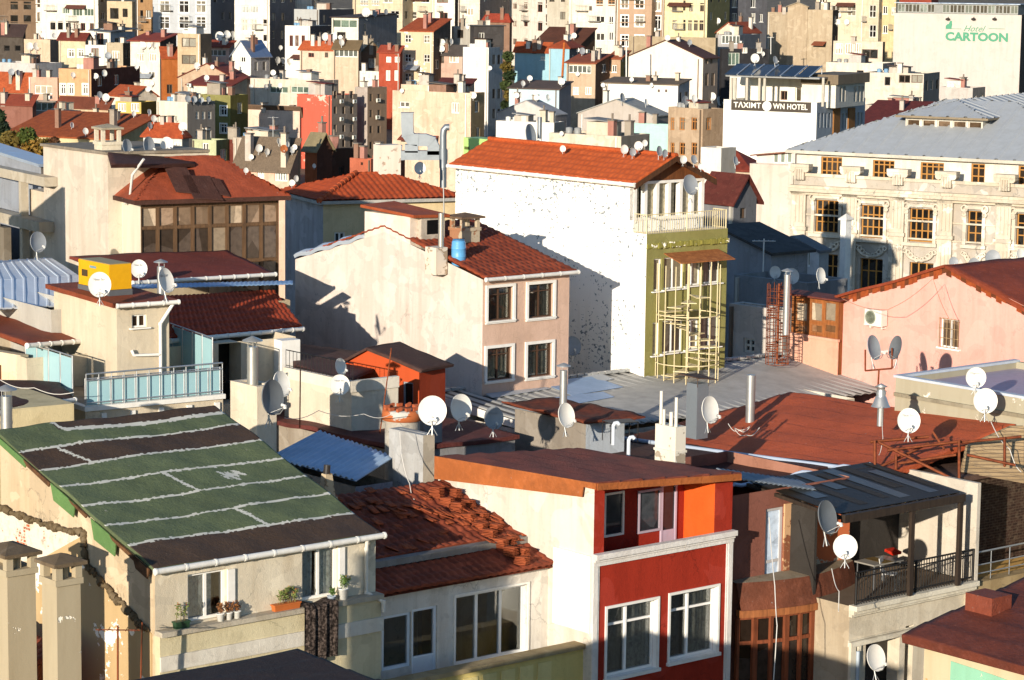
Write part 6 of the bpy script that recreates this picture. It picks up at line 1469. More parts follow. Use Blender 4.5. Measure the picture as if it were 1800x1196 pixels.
m = MB(); m.box(0, wc.w, 0, wc.d, 0, wc.H); m.build('stack', plaster('#e9e6de', .4), wc.e); m = MB(); cs = [(-.08, -.08), (wc.w + .08, -.08), (wc.w + .08, wc.d + .08), (-.08, wc.d + .08)]; m.prism([(x, y, wc.H) for x, y in cs], (0, 0, .06)); [m.poly([(*cs[i], wc.H + .06), (*cs[(i + 1) % 4], wc.H + .06), (wc.w / 2, wc.d / 2, wc.H + .3)]) for i in range(4)]; m.build('cap', plaster('#d8d4cb', .5), wc.e)
# ---- unfinished concrete frame at the far left
cf = House('concrete_frame', 'building frame', 'bare unfinished concrete building frame at the left edge', -60, 78, 90, 302, 99.8, 30, zb=3, w=.5)
CONC = plaster('#b5ab98', .8); m = MB(); zz = [cf.L(30, y)[1] for y in (302, 318, 380, 398, 456)]
m.box(0, .5, 0, cf.d + 5, zz[1], zz[0]); m.box(-.1, .5, .4, cf.d + 5, zz[3], zz[2]); m.build('beam', CONC, cf.e)
for X in (31, -20):
    y = cf.L(X, 350)[0]; m = MB(); m.box(.1, .4, y - .14, y + .14, zz[2], zz[1]); m.build('column', CONC, cf.e)
    m = MB(); m.box(.1, .4, y - .2, y + .12, 0, zz[3]); m.build('column', CONC, cf.e)
m = MB(); A_ = cf.local(pt(-420, 400, 89)); B_ = cf.local(pt(-150, 400, 92)); m.box(min(A_.x, B_.x), max(A_.x, B_.x) + 1, min(A_.y, B_.y), max(A_.y, B_.y), 0, 23.3 - cf.zb); m.build('shade_infill', plaster('#7d7466', .8), cf.e); m = MB(); m.box(.3, .6, cf.d * .6, cf.d + 9, 0, zz[3] - .3); m.build('shade_infill', plaster('#7d7466', .8), cf.e)  # solid infill added at the left to cast shade on the tower wall
fh('low house with a pale sheet roof behind the concrete frame', -40, 72, 90, 292, 108, '#8f99a6', '#7c7670', ('shedR', .5, metal('#c9d2dc', .4)), th=40, zb=3)
fh('low cream house right below the autumn shrub', -30, 70, 84, 335, 118, '#b8a68c', '#8a7c68', ('flat',), [W('L', (15,), (350,), 14, 12, 'd')], th=55, zb=3)
# lime green plant box, duct run
lg = House('plant_box', 'machine box', 'lime green plant room box on the roof beside the silver ducts', 815, 864, 892, 246, 128, 40, zb=pt(864, 285, 128).z)
lg.walls(paint('#8fae62', .5), paint('#a9cc76', .5)); m = MB(); q = lg.rect('L', 817, 825, 258, 263); m.box(-.03, -.002, *q); q = lg.rect('L', 836, 840, 262, 268); m.box(-.03, -.002, *q); m.build('vent', paint('#59622e'), lg.e)
DU = metal('#868c90', .4, .3, .6)
dt = thing('air_duct', 'big silver rectangular air duct bending over the tile roofs', 'air duct', pt(725, 300, 122))
def dp_(x, y, Y=122): return pt(x, y, Y) - dt.location
def ductrun(pts, w, dpt):
    m = MB(); P_ = [dp_(*p) for p in pts]; rings = []
    for i, p in enumerate(P_):
        t = (P_[min(i + 1, len(P_) - 1)] - P_[max(i - 1, 0)]).normalized(); n = Vector((-t.z, 0, t.x)); b = Vector((0, 1, 0))
        rings.append([p + n * w / 2 - b * dpt / 2, p + n * w / 2 + b * dpt / 2, p - n * w / 2 + b * dpt / 2, p - n * w / 2 - b * dpt / 2])
    for i in range(len(rings) - 1):
        for k in range(4): m.quad(rings[i][k], rings[i][(k + 1) % 4], rings[i + 1][(k + 1) % 4], rings[i + 1][k])
    m.poly(rings[0]); m.poly(rings[-1])
    for i in range(0, len(rings), 2):
        c = P_[i]; m.add([c + (q - c) * 1.06 for q in rings[i]] + [c + (q - c) * 1.06 + (P_[min(i + 1, len(P_) - 1)] - P_[max(0, i - 1)]).normalized() * .05 for q in rings[i]], [(0, 1, 5, 4), (1, 2, 6, 5), (2, 3, 7, 6), (3, 0, 4, 7), (0, 1, 2, 3), (4, 5, 6, 7)])
    return m
ductrun([(716, 198), (716, 222), (717, 236), (722, 244), (734, 246), (748, 246), (758, 249), (762, 258), (762, 272)], .56, .6).build('duct', DU, dt)
ductrun([(684, 282), (688, 268), (698, 264), (706, 265)], .5, .55).build('duct', DU, dt)
ductrun([(690, 274), (712, 273), (735, 273), (760, 273), (785, 273)], .42, .6).build('duct', DU, dt)
m = MB(); m.box(*[v for v in (dp_(712, 268).x, dp_(735, 268).x)], -.3, .3, dp_(720, 268).z, dp_(720, 254).z); m.build('fan_box', DU, dt)
pp = thing('flue_pipe', 'round silver flue with a bent top beside the rectangular duct', 'flue', pt(779, 300, 120))
m = MB(); P_ = [pt(x, y, 120) - pp.location for x, y in ((779, 330), (779, 262), (779, 238), (780, 229), (784, 224), (790, 224))]; m.tube(P_, .16, 0, 14); m.tube([P_[0] + Vector((0, 0, .9)), P_[1]], .19, 0, 14); m.build('pipe', DU, pp)
fl = thing('flue_pipe', 'tall grey steel flue standing beside a big tilted dish above the orange roof', 'flue', pt(948, 268, 150)); m = MB(); m.tube([(0, 0, -3), (.0, 0, (pt(948, 206, 150) - fl.location).z)], .13, 0, 12); m.build('pipe', metal('#8d9296', .35), fl)
# ================================================================ things on roofs and sills
GAL = metal('#b4b4b0', .35, .4, .7); DGREY = paint('#5b5d5f', .5, .3)
def near_box(h, name, label, cat, group=None): return thing(name, label, cat, h)
# ---- satellite dishes
def dish_parts(par, mat, tiny=False, back=None):
    rings, seg = (3, 12) if tiny else (6, 28); vs = [(0, 0, 0)]; fs = []
    for i in range(1, rings + 1):
        r = i / rings
        for k in range(seg): a = 2 * pi * k / seg; vs.append((cos(a) * r * .95, -.2 * r * r, sin(a) * r))
    for k in range(seg): fs.append((0, 1 + (k + 1) % seg, 1 + k))
    for i in range(rings - 1):
        for k in range(seg): a, b = 1 + i * seg + k, 1 + i * seg + (k + 1) % seg; fs.append((a, b, b + seg, a + seg))
    m = MB(); m.add(vs, fs, 0, True); m.add([(x * 1.0, y + .035, z) for x, y, z in vs], fs, 0, True)
    o = 1 + (rings - 1) * seg
    for k in range(seg):
        a, b = vs[o + k], vs[o + (k + 1) % seg]
        m.quad((a[0] * 1.03, a[1] - .02, a[2] * 1.03), (b[0] * 1.03, b[1] - .02, b[2] * 1.03), (b[0] * 1.03, b[1] + .055, b[2] * 1.03), (a[0] * 1.03, a[1] + .055, a[2] * 1.03))
        m.quad((a[0] * 1.03, a[1] - .02, a[2] * 1.03), (b[0] * 1.03, b[1] - .02, b[2] * 1.03), b, a)
    arm = [(0, -.2, -1.0), (0, -.62, -.95), (0, -1.05, -.55)]
    if tiny:
        m.tube(arm, .05, 1, 5); m.tube([(0, .05, -.1), (0, .2, -.5), (0, .2, -1.5)], .09, 1, 5); return m.build('satellite_dish', [mat, GAL])
    rf_ = m.build('reflector', mat, par)
    m = MB(); m.tube(arm, .035, 0, 6); m.tube([(-.35, -.18, -.85), (0, -.95, -.6)], .018, 0, 5); m.tube([(.35, -.18, -.85), (0, -.95, -.6)], .018, 0, 5); am = m.build('arm', GAL, par)
    m = MB(); m.tube([(0, -1.12, -.52), (0, -.9, -.47)], .075, 0, 10); m.tube([(0, -.9, -.47), (0, -.82, -.45)], .1, 0, 10); m.box(-.06, .06, -1.13, -.98, -.68, -.54); m.build('receiver', paint('#d6d2c8', .4, .2), am)
    m = MB(); m.tube([(0, .03, 0), (0, .25, -.08)], .09, 0, 8); m.tube([(0, .25, .12), (0, .25, -1.7)], .06, 0, 8); m.box(-.16, .16, .02, .08, -.2, .2); m.tube([(0, .25, -1.1), (.35, .3, -1.7)], .03, 0, 5); m.tube([(0, .25, -1.1), (-.35, .3, -1.7)], .03, 0, 5); m.build('mast', GAL, par)
    return None
DM = {'w': paint('#dcd8ce', .45, .3), 'g': paint('#8d9194', .5, .35), 'd': paint('#63676a', .5, .3), 'o': rusty('#a8653a', '#7a4526')}
DP = {}
def dish_proto(k, tiny):
    if (k, tiny) not in DP:
        if tiny: DP[(k, tiny)] = [dish_parts(None, DM[k], True), 0]
        else: e = empty('satellite_dish', (0, 0, 0)); dish_parts(e, DM[k]); KIDS_of(e); DP[(k, tiny)] = [e, 0]
    return DP[(k, tiny)]
def KIDS_of(e):
    for o in bpy.data.objects:
        if o.parent is e or (o.parent and o.parent.parent is e): KIDS.setdefault(o.parent.name, []).append(o)
LOGO = {(175, 501): 'Next Star', (1597, 740): 'Next Star', (244, 473): 'Next Star', (597, 677): 'Next Star', (867, 735): 'Next Star', (1715, 664): 'Digiturk', (289, 494): 'Next Star'}
def dish(px, py, r, Y, label, yaw=0, k='w', group=None, tilt=12, tiny=False, sq=1.0, P=None):
    pr = dish_proto(k, tiny)
    o = pr[0] if pr[1] == 0 else (copy_tree(pr[0]) if not tiny else pr[0].copy())
    if tiny and pr[1]: COL.objects.link(o)
    pr[1] += 1
    R_ = r * Y / FPX
    DR = random.Random(int(px * 7 + py)); sq *= DR.uniform(.92, 1.03); tilt += DR.uniform(-5, 6); yaw += DR.uniform(-6, 6)
    o.location = P or pt(px, py, Y); o.scale = (R_ * sq, R_, R_)
    base = math.atan((px - 900) / FPX)
    o.rotation_euler = (rad(-tilt), 0, rad(yaw) - base)
    if not tiny and (px, py) in LOGO:
        M = Matrix.Translation((0, -.1, .42)) @ Matrix.Rotation(rad(90 + 18), 4, 'X'); text_mesh('logo', LOGO[(px, py)], .3, paint('#8d9094', .5), o, M, .004, .0, fit=1.0)
    return tag(o, label, 'satellite dish', group or 'satellite dishes')
for a in (
    (175, 501, 22, 78.0, 'white dish on a post in front of the yellow generator', 4), (244, 473, 16, 86, 'white dish just behind the right end of the yellow generator', 6),
    (289, 494, 22, 79, 'bluish shaded dish turned sideways beside the steel flue right of the generator', 52), (65, 426, 18, 91, 'glassy bluish dish standing before the concrete frame', 40, 'g'),
    (475, 699, 31, 73, 'big dark hollow dish turned sideways on the stubby cream stack', 52, 'd'), (492, 676, 23, 74.6, 'half lit dish tucked behind the big dark hollow dish', 48),
    (597, 645, 15, 79.5, 'small sideways dish above a larger round one by the orange gable', 48), (597, 677, 18, 78.5, 'round white dish on the cream parapet before the orange gable', 2),
    (760, 722, 26, 72.6, 'large round white dish on the grey stack by the orange chimney head', 0), (808, 717, 24, 74, 'bluish dish right beside the large round white one', 34),
    (867, 735, 20, 77, 'shaded blue dish low behind the maroon roof of the red house', 14, 'g'), (993, 731, 22, 77, 'pale dish turned sideways before the thin steel flue on the corrugated roof', 44),
    (1245, 721, 24, 79, 'hollow blue dish turned sideways on the shaded felt roof', 50), (1597, 740, 22, 76, 'round white dish on rusty iron framing over the brick red felt roof', 4),
    (1715, 664, 18, 79.5, 'upper white dish on the raw concrete rooftop block', 4), (1732, 705, 22, 79, 'lower white dish with a rusty receiver on the raw concrete block', 2),
    (1533, 612, 22, 87, 'left grey dish of the two seen edge on before the pink gable', 62, 'g'), (1577, 612, 21, 86, 'right dark dish of the two seen edge on before the pink gable', -64, 'd'),
    (1715, 600, 20, 94, 'light grey dish hung on the salmon pink wall beside the barred window', -14, 'w'), (1450, 910, 30, 69.6, 'large dark dish seen edge on under the grey awning', 56, 'd'),
    (1486, 962, 22, 68.5, 'round white dish above the copper bay roof', 4), (1537, 1157, 24, 66, 'blue shaded dish low beside the dark terrace opening', 52),
    (1212, 326, 18, 89.5, 'grey dish hung before the timber gable of the olive building', 50, 'g'), (738, 296, 11, 118, 'white dish by the chimney on the ridged orange tile roof', 0),
    (930, 239, 20, 149, 'big tilted blue grey dish beside the tall steel flue', 56, 'g'), (1006, 609, 17, 92.5, 'shaded dish half hidden behind the pinkish house corner', 20, 'g'),
    (1362, 479, 11, 108, 'low cream dish left on the grey yard terrace', 20), (1391, 486, 14, 107, 'round shaded dish behind the metal flue on the grey terrace', 10), (1441, 485, 14, 106, 'sideways dish right end of the grey yard terrace', 56),
    (1676, 461, 9, 108, 'small grey dish left behind the pink gable ridge', 14, 'g'), (1712, 466, 12, 107, 'middle low dish behind the pink gable ridge', 12, 'g'), (1745, 455, 15, 107, 'largest grey dish behind the pink gable ridge', 8, 'g'), (1793, 448, 10, 107, 'sideways dish behind the pink gable at the right edge', 50),
    (222, 258, 13, 96, 'left bluish dish turned sideways on the tall cream wall house', 52, 'g'), (260, 256, 15, 97, 'middle bluish dish turned sideways over the brown awning', 46, 'g'), (293, 254, 12.5, 98, 'round white dish over the brown awning', 2)):
    dish(*a)
# ---- the small ones far up the hill: find the roof or wall they stand on
bpy.context.view_layer.update()
DG = bpy.context.evaluated_depsgraph_get()
def hit(px, py):
    d = ray(px, py).normalized(); ok, loc, n, i, ob, mt = SC.ray_cast(DG, CAM, d)
    if not ok: return None
    while ob.parent: ob = ob.parent
    return loc, n, ob
far = []
for s in '''52,82,7 63,82,7,40 75,62,5 95,63,5,30 20,127,6,0,g 31,128,5,40,g 190,98,6,0,g 128,132,5 168,134,5 183,129,6,30 250,80,7 261,80,5 270,80,5,50 346,116,6 363,137,5 266,147,5 260,157,5 175,167,6,40,g 186,172,7
235,200,5 262,197,5,50 270,209,6,40 263,221,6,50,g 126,220,5,50 150,231,6 309,209,5,50 321,223,8 386,64,8 399,61,7,30 409,61,6,40 330,174,6,30,g 341,175,6,10,g 354,176,5,10,g 366,175,5,40,g 373,118,4 493,84,4 488,106,6,50 497,107,6,50 507,108,5,50
572,65,7 586,65,7 600,75,6,40 598,66,4 643,22,8 658,24,6,50,g 678,21,5,40,g 455,261,7 469,267,6,50 490,249,6,50 499,262,7,0,o 505,254,5,50 513,264,6,40 518,259,5 520,314,6,50 513,322,6 777,75,6,20 776,86,6 793,73,5,50 823,47,5 832,168,6,0 492,151,5 441,152,4 467,153,5,50
1002,65,5,40 1009,63,5 1015,88,4 1023,90,6,30,g 931,138,5 919,147,5,40 987,144,6 941,163,5 962,171,5,50 943,172,5 1093,172,8,58,g 1135,180,6,60 1173,67,5 1212,75,5,20,g 1204,177,8,50,g 1220,174,7,40 1252,170,7 1264,178,8,50 1262,37,5 1327,103,8,10 1362,106,7,60,g 1472,39,5 1488,39,5 1475,27,4
1097,263,8 1112,268,7,30,g 1122,257,8 1133,252,6 1158,266,9,55,g 1168,270,7,50,g 1201,281,7 1219,281,8,50,g 1292,283,8,58,g 1232,293,6 989,262,6 987,235,4 1015,130,4 1110,140,4 480,128,5 240,118,4 432,300,5 441,276,5 552,292,4 706,160,4 861,120,4 908,168,5 1341,95,4 1060,150,4 1145,150,4'''.split():
    v = s.split(','); px, py, r = float(v[0]), float(v[1]), float(v[2]); yaw = float(v[3]) if len(v) > 3 else R.choice((0, 0, 10, 30)); k = v[4] if len(v) > 4 else 'w'
    hb = hit(px, py + r * 1.3)
    if not hb: continue
    far.append([px, py, r, hb[0].y - .35, yaw, k, hb[2]])
def house_phrase(o, n):
    w = o.get('label', o.name).split()
    if len(w) > n:
        w = w[:n]
        for i in range(len(w) - 1, 3, -1):
            if w[i] in ('with', 'under', 'behind', 'beside', 'in', 'left', 'right', 'below', 'above', 'over', 'of', 'on', 'at', 'between', 'beneath', 'before', 'and', 'by'): w = w[:i]; break
        while w[-1] in ('a', 'an', 'the', 'and', 'of', 'its', 'with'): w.pop()
    return ' '.join(w)
by = {}
for f_ in far: by.setdefault(f_[6].name, []).append(f_)
ORD = {1: [''], 2: ['left', 'right'], 3: ['left', 'middle', 'right'], 4: ['leftmost', 'second', 'third', 'rightmost'], 5: ['leftmost', 'second', 'third', 'fourth', 'rightmost'], 6: ['leftmost', 'second', 'third', 'fourth', 'fifth', 'rightmost']}
for nm, fs in by.items():
    fs.sort(key=lambda f: f[0]); n = len(fs)
    for i, f_ in enumerate(fs):
        o = ORD.get(n, ['leftmost'] + ['dish %s from the left' % q for q in ('two', 'three', 'four', 'five', 'six', 'seven', 'eight', 'nine', 'ten', 'eleven', 'twelve', 'thirteen', 'fourteen')])[i] if n > 1 else 'lone'
        cn = {'w': 'white', 'g': 'grey', 'o': 'rust coloured'}[f_[5]]
        dish(f_[0], f_[1], f_[2], f_[3], f'{o} small {cn} dish by the {house_phrase(f_[6], 10 - len(o.split()))}', f_[4], f_[5], 'far satellite dishes', tiny=f_[2] < 6.5, tilt=8)
# ---- air conditioners
def ac_build(par):
    m = MB(); m.box(-.4, .4, -.16, .14, -.28, .28); m.box(-.42, .42, -.17, -.1, -.3, -.26); m.box(-.3, -.24, .0, .2, -.4, -.28); m.box(.24, .3, .0, .2, -.4, -.28); m.build('casing', paint('#dad5c8', .5, .3), par)
    m = MB(); m.lathe([(.24, 0), (.24, .02), (.2, .025), (.2, .0)], (0, 0, 0), 0, 20)
    for k in range(5): m.lathe([(.04 + k * .035, .01), (.05 + k * .035, .02), (.055 + k * .035, .01)], (0, 0, 0), 0, 16)
    m.lathe([(.2, .004), (.01, .004)], (0, 0, 0), 1, 20)
    o = m.build('fan_grille', [paint('#7d8270', .5), paint('#3a3d30', .6)], par); o.rotation_euler = (pi / 2, 0, 0); o.location = (-.12, -.161, 0)
AC0 = [None]
def aircon(px, py, w, label, P=None, rz=0, group='air conditioners on the far walls'):
    if AC0[0] is None: o = empty('air_conditioner', (0, 0, 0)); ac_build(o); KIDS_of(o); AC0[0] = o
    else: o = copy_tree(AC0[0])
    o.location = P; s = w * (P.y) / FPX / .84; o.scale = (s, s, s); o.rotation_euler = (0, 0, rz)
    tag(o, label, 'air conditioner', group)
q = pk.P(1540, 558, 0, -.2); aircon(1540, 558, 42, 'white air conditioner with a round fan grille on the salmon pink wall', pk.world(q), pk.th - pi / 2, 'air conditioners')
acs = {}
for (px, py) in ((85, 171), (568, 104), (1003, 132), (1080, 134), (1035, 26), (1047, 46), (1073, 46), (1072, 77), (620, 178), (620, 209), (619, 241), (597, 178), (597, 209), (597, 240), (1150, 52), (662, 176), (661, 206), (1300, 75), (822, 33), (800, 114), (1060, 90), (1030, 90), (335, 150), (160, 100)):
    hb = hit(px, py)
    if hb: acs.setdefault(hb[2].name, []).append((px, py, hb))
for nm, L_ in acs.items():
    L_.sort()
    for i, (px, py, hb) in enumerate(L_):
        n = hb[1]; rz = math.atan2(n.x, -n.y); ph = house_phrase(hb[2], 7)
        lab = f'small air conditioner on the wall of the {ph}' if len(L_) == 1 else f'one of the small air conditioners on the wall of the {house_phrase(hb[2], 5)}'
        aircon(px, py, 8.5, lab, hb[0] + n * .3, rz if abs(n.z) < .5 else 0, 'air conditioners on the ' + house_phrase(hb[2], 6))
# ---- yellow generator
gs = House('generator', 'generator', 'yellow diesel generator box on the red slab roof', 138, 192, 231, 466, 80.3, 38, zb=pt(192, 517, 80.3).z)
YL = paint('#d9a012', .4, .25); m = MB(); m.box(0, gs.w, 0, gs.d, .12, gs.H); m.box(.02, gs.w - .02, .02, gs.d - .02, gs.H + .001, gs.H + .02, 1); m.build('canopy', [YL, paint('#9c8a5a')], gs.e)
m = MB(); m.box(-.02, gs.w + .02, -.02, gs.d + .02, -.1, .11); m.build('skid', DGREY, gs.e)
m = MB(); m.box(-.02, -.002, gs.d * .7, gs.d * .88, gs.H * .45, gs.H * .68); m.build('control_panel', paint('#4a3b22'), gs.e)
m = MB(); m.box(-.015, -.002, gs.d * .42, gs.d * .62, gs.H * .78, gs.H * .86); m.build('label_plate', paint('#6f8f9a'), gs.e)
# ---- blue barrel on the tile roof
q = pt(806, 468, 89.6); bl = thing('barrel', 'blue plastic barrel standing on the dark tile roof', 'barrel', q)
m = MB(); m.lathe([(.01, 0), (.2, 0), (.235, .06), (.25, .3), (.25, .32), (.262, .34), (.25, .36), (.25, .6), (.262, .62), (.25, .64), (.235, .84), (.2, .9), (.01, .9)], (0, 0, 0), 0, 24); m.build('drum', paint('#5b9ccb', .4, .3), bl)
m = MB(); m.lathe([(.21, .88), (.21, .93), (.01, .94)], (0, 0, 0), 0, 20); m.build('lid', paint('#3f6f96'), bl)
# ---- terracotta tiles stacked beside the grey stack: each tile is a thing
def tile_mesh():
    m = MB(); fn = lambda u, v: .016 * abs(sin(2 * pi * u / .2)) ; m.sheet((-.11, -.18, 0), (.11, -.18, 0), (.11, .18, 0), (-.11, .18, 0), fn, 12, 2, 0, .014)
    return m.build('roof_tile', tile('#a2522f', .6))
TM = [tile_mesh(), 0]
def put_tile(P, rot, label, group):
    o = TM[0] if TM[1] == 0 else TM[0].copy()
    if TM[1]: COL.objects.link(o)
    TM[1] += 1; o.location = P; o.rotation_euler = rot; tag(o, label, 'roof tile', group, 'thing')
n2w = lambda x, y, z: n2.world((x, y, z))
rr = random.Random(11)
f2z = lambda y: n2.H + .26 + rs * y
SL = math.atan(rs)
# courses of stacks along the right edge of the broken roof
for s in range(9):
    t = s / 8; P0 = n2.local(pt(768 + 150 * t, 868 + 62 * t, 70.6 - 3.0 * t)); hgt = int(9 - 4 * t + rr.randint(-1, 1))
    zb_ = f2z(P0.y) - .05
    for k in range(hgt):
        put_tile(n2w(P0.x + rr.uniform(-.02, .02), P0.y + rr.uniform(-.02, .02), zb_ + k * .042), (rr.uniform(-.05, .05), rr.uniform(-.04, .04), n2.th + rr.uniform(-.12, .12) + .2), 'terracotta tile stacked in piles along the edge of the broken roof', 'stacked roof tiles')
for s in range(6):
    P0 = n2.local(pt(800 + 24 * s, 838 + 13 * s, 70.9 - .55 * s)); zb_ = f2z(P0.y) - .05
    for k in range(7 - s // 2): put_tile(n2w(P0.x + rr.uniform(-.02, .02), P0.y + rr.uniform(-.02, .02), zb_ + k * .042), (rr.uniform(-.05, .05), 0, n2.th + rr.uniform(-.1, .1)), 'terracotta tile stacked in piles along the edge of the broken roof', 'stacked roof tiles')
# slipped and loose tiles
for k in range(95):
    if k < 55: f = rr.random(); x_, y_ = n2.w * (.25 + .7 * f), 4.3 - 2.6 * f + rr.uniform(-.5, .5)
    else: x_, y_ = rr.uniform(-.3, n2.w * .95), rr.uniform(1.3, 4.4)
    put_tile(n2w(x_, y_, f2z(y_) + rr.uniform(.0, .05) + (.07 if k < 60 else .0)), (SL + rr.uniform(-.16, .16), rr.uniform(-.14, .14), n2.th + rr.choice((0, 0, 0, .3, 1.2)) + rr.uniform(-.2, .2)), 'loose terracotta tile lying askew on the broken roof', 'loose roof tiles')
for k in range(10): x_ = rr.uniform(n2.w * .72, n2.w); put_tile(n2w(x_, .95 + rr.uniform(-.15, .2), f2(1) + .2 + rr.uniform(0, .06)), (SL + rr.uniform(-.3, .3), rr.uniform(-.3, .3), n2.th + rr.uniform(-.7, .7)), 'loose terracotta tile lying askew on the broken roof', 'loose roof tiles')
for k in range(9): q = pt(rr.uniform(590, 650), rr.uniform(800, 815), 73.2); put_tile(sh.world((rr.uniform(.5, 2), rr.uniform(1, 2), sh.H + .9)), (rr.uniform(-.1, .1), .1, sh.th + rr.uniform(-.2, .2)), 'terracotta tile holding down the blue corrugated sheets', 'tiles on the blue sheets') if 0 else None
# ---- small weathered chimney stub on the green roof, white cement collar
q = g.local(pt(574, 880, 67.6)); m = MB(); m.prism([(q.x - .22, q.y - .2, q.z - .1), (q.x + .22, q.y - .2, q.z - .1), (q.x + .2, q.y + .2, q.z - .1), (q.x - .2, q.y + .2, q.z - .1)], (.0, 0, .2)); m.hexa([(q.x - .19, q.y - .17, q.z), (q.x + .19, q.y - .17, q.z), (q.x + .19, q.y + .17, q.z), (q.x - .19, q.y + .17, q.z), (q.x - .09, q.y - .1, q.z + .72), (q.x + .11, q.y - .1, q.z + .72), (q.x + .11, q.y + .1, q.z + .72), (q.x - .09, q.y + .1, q.z + .72)])
m.tube([(q.x, q.y, q.z + .7), (q.x + .02, q.y, q.z + .95)], .09, 1, 8); m.build('chimney', [peel('#b3a184', '#7d6a50', .48, 3), paint('#2a2522')], g.e)
# ---- flower pots on the sill
zs = zl + .1
def leaf_blob(mb, c, r, n, s, seed, m=0, flat=1.0):
    q = random.Random(seed)
    for _ in range(n):
        d = Vector((q.gauss(0, 1), q.gauss(0, 1), q.gauss(0, 1))).normalized() * r * q.random() ** .5; d.z *= flat
        p = Vector(c) + d; a = Vector((q.gauss(0, 1), q.gauss(0, 1), q.gauss(0, 1))).normalized(); b = a.orthogonal().normalized()
        mb.add([p - a * s, p + b * s * .5, p + a * s, p - b * s * .5], [(0, 1, 2, 3)], m)
def pot(px, py, label, kind, r, h, pm, plant=None):
    x_ = g.R(px, py, -.18)[0]; q = g.world((x_, -.17, zs)); e = thing('flower_pot', label, 'flower pot', q, g.th, 'flower pots on the cream ledge')
    m = MB()
    if kind == 'box': m.hexa([(-r * .95, -.07, 0), (r * .95, -.07, 0), (r * .95, .07, 0), (-r * .95, .07, 0), (-r, -.09, h), (r, -.09, h), (r, .09, h), (-r, .09, h)]); m.box(-r - .015, r + .015, -.1, .1, h - .03, h + .005)
    else: m.lathe([(.01, 0), (r * .72, 0), (r, h * .92), (r * 1.08, h * .93), (r * 1.08, h), (r * .9, h), (r * .88, h * .9), (.01, h * .9)], (0, 0, 0), 0, 18)
    m.build('pot', pm, e)
    if plant:
        m = MB(); n, hh, sp, cols, seed = plant; qq = random.Random(seed)
        for k in range(n):
            b = Vector((qq.uniform(-.8, .8) * (r if kind == 'box' else r * .6), qq.uniform(-.04, .04), h)); t_ = b + Vector((qq.uniform(-sp, sp), qq.uniform(-sp, sp) * .6, hh * qq.uniform(.5, 1)))
            m.tube([b, (b + t_) / 2 + Vector((0, 0, hh * .1)), t_], .006, 0, 4); leaf_blob(m, t_, .07, 14, .035, seed + k, 1); leaf_blob(m, (b + t_) / 2, .06, 8, .03, seed + k + 50, 1)
            if k % 2 == 0: leaf_blob(m, t_ + Vector((0, 0, .05)), .035, 12, .02, seed + k + 99, 2)
        m.build('plant', [paint(cols[0]), paint(cols[1], .6, .5), paint(cols[2], .6, .2)], e)
    return e
WP = paint('#e4e2da', .35, .1)
pot(319, 1108, 'dark green trough with a red flowering geranium', 'box', .19, .17, paint('#22402a', .4), (6, .5, .06, ('#6a5c3a', '#6f7a3e', '#c4452f'), 1))
DRY = ('#7a5a38', '#8a5a34', '#a8703c')
pot(388, 1088, 'white pot with dried plants, leftmost of three', 'pot', .1, .19, WP, (8, .22, .12, DRY, 2)); pot(403, 1086, 'white pot with dried plants, middle of three', 'pot', .09, .18, WP, (8, .22, .12, DRY, 3)); pot(417, 1084, 'white pot with dried plants, rightmost of three', 'pot', .1, .18, WP, (6, .2, .12, DRY, 4))
pot(503, 1072, 'long orange trough with tangled green and dry plants', 'box', .38, .16, paint('#b5622c', .6), (18, .36, .14, ('#8a7a4a', '#6d7a3c', '#a8743c'), 5))
pot(583, 1052, 'low blue and white bowl with a small green plant', 'pot', .11, .14, paint('#b8c4d2', .3), (7, .2, .06, ('#5a6a34', '#4f6a2e', '#7a9040'), 6)); pot(604, 1049, 'tall white pot with a leafy green plant by the downpipe', 'pot', .13, .28, WP, (9, .36, .12, ('#5a6a34', '#5f7a34', '#c4a05a'), 7))
# ---- patterned cloth hanging over the ledge
xa_, xb_ = g.R(533, 1100, -.36)[0], g.R(592, 1090, -.36)[0]; cl = MB(); n, k2 = 36, 22; zt2 = zs + .05; vs = []
for j in range(k2 + 1):
    for i in range(n + 1):
        u = i / n; v = j / k2; x_ = xa_ + (xb_ - xa_) * (u * (1 - .06 * v) + .03 * v)
        fold = .05 * sin(u * 17 + v * 1.2) * (.3 + .7 * v) + .02 * sin(u * 37)
        if v < .16: y_, z_ = -.02 - .38 * (v / .16), zt2 + .04 * sin(u * 9) * (1 - v)
        else: y_, z_ = -.41 + fold, zt2 - (v - .16) / .84 * 1.42 - .06 * sin(u * 5)
        vs.append((x_, y_, z_))
cl.add(vs, [(j * (n + 1) + i, j * (n + 1) + i + 1, (j + 1) * (n + 1) + i + 1, (j + 1) * (n + 1) + i) for j in range(k2) for i in range(n)], 0, True)
cb_ = cl.build('hanging_cloth', cloth('#1d1815', 1)); cb_.location = g.o; cb_.rotation_euler = (0, 0, g.th); tag(cb_, 'black cloth with pale speckled print hung over the cream ledge', 'cloth')
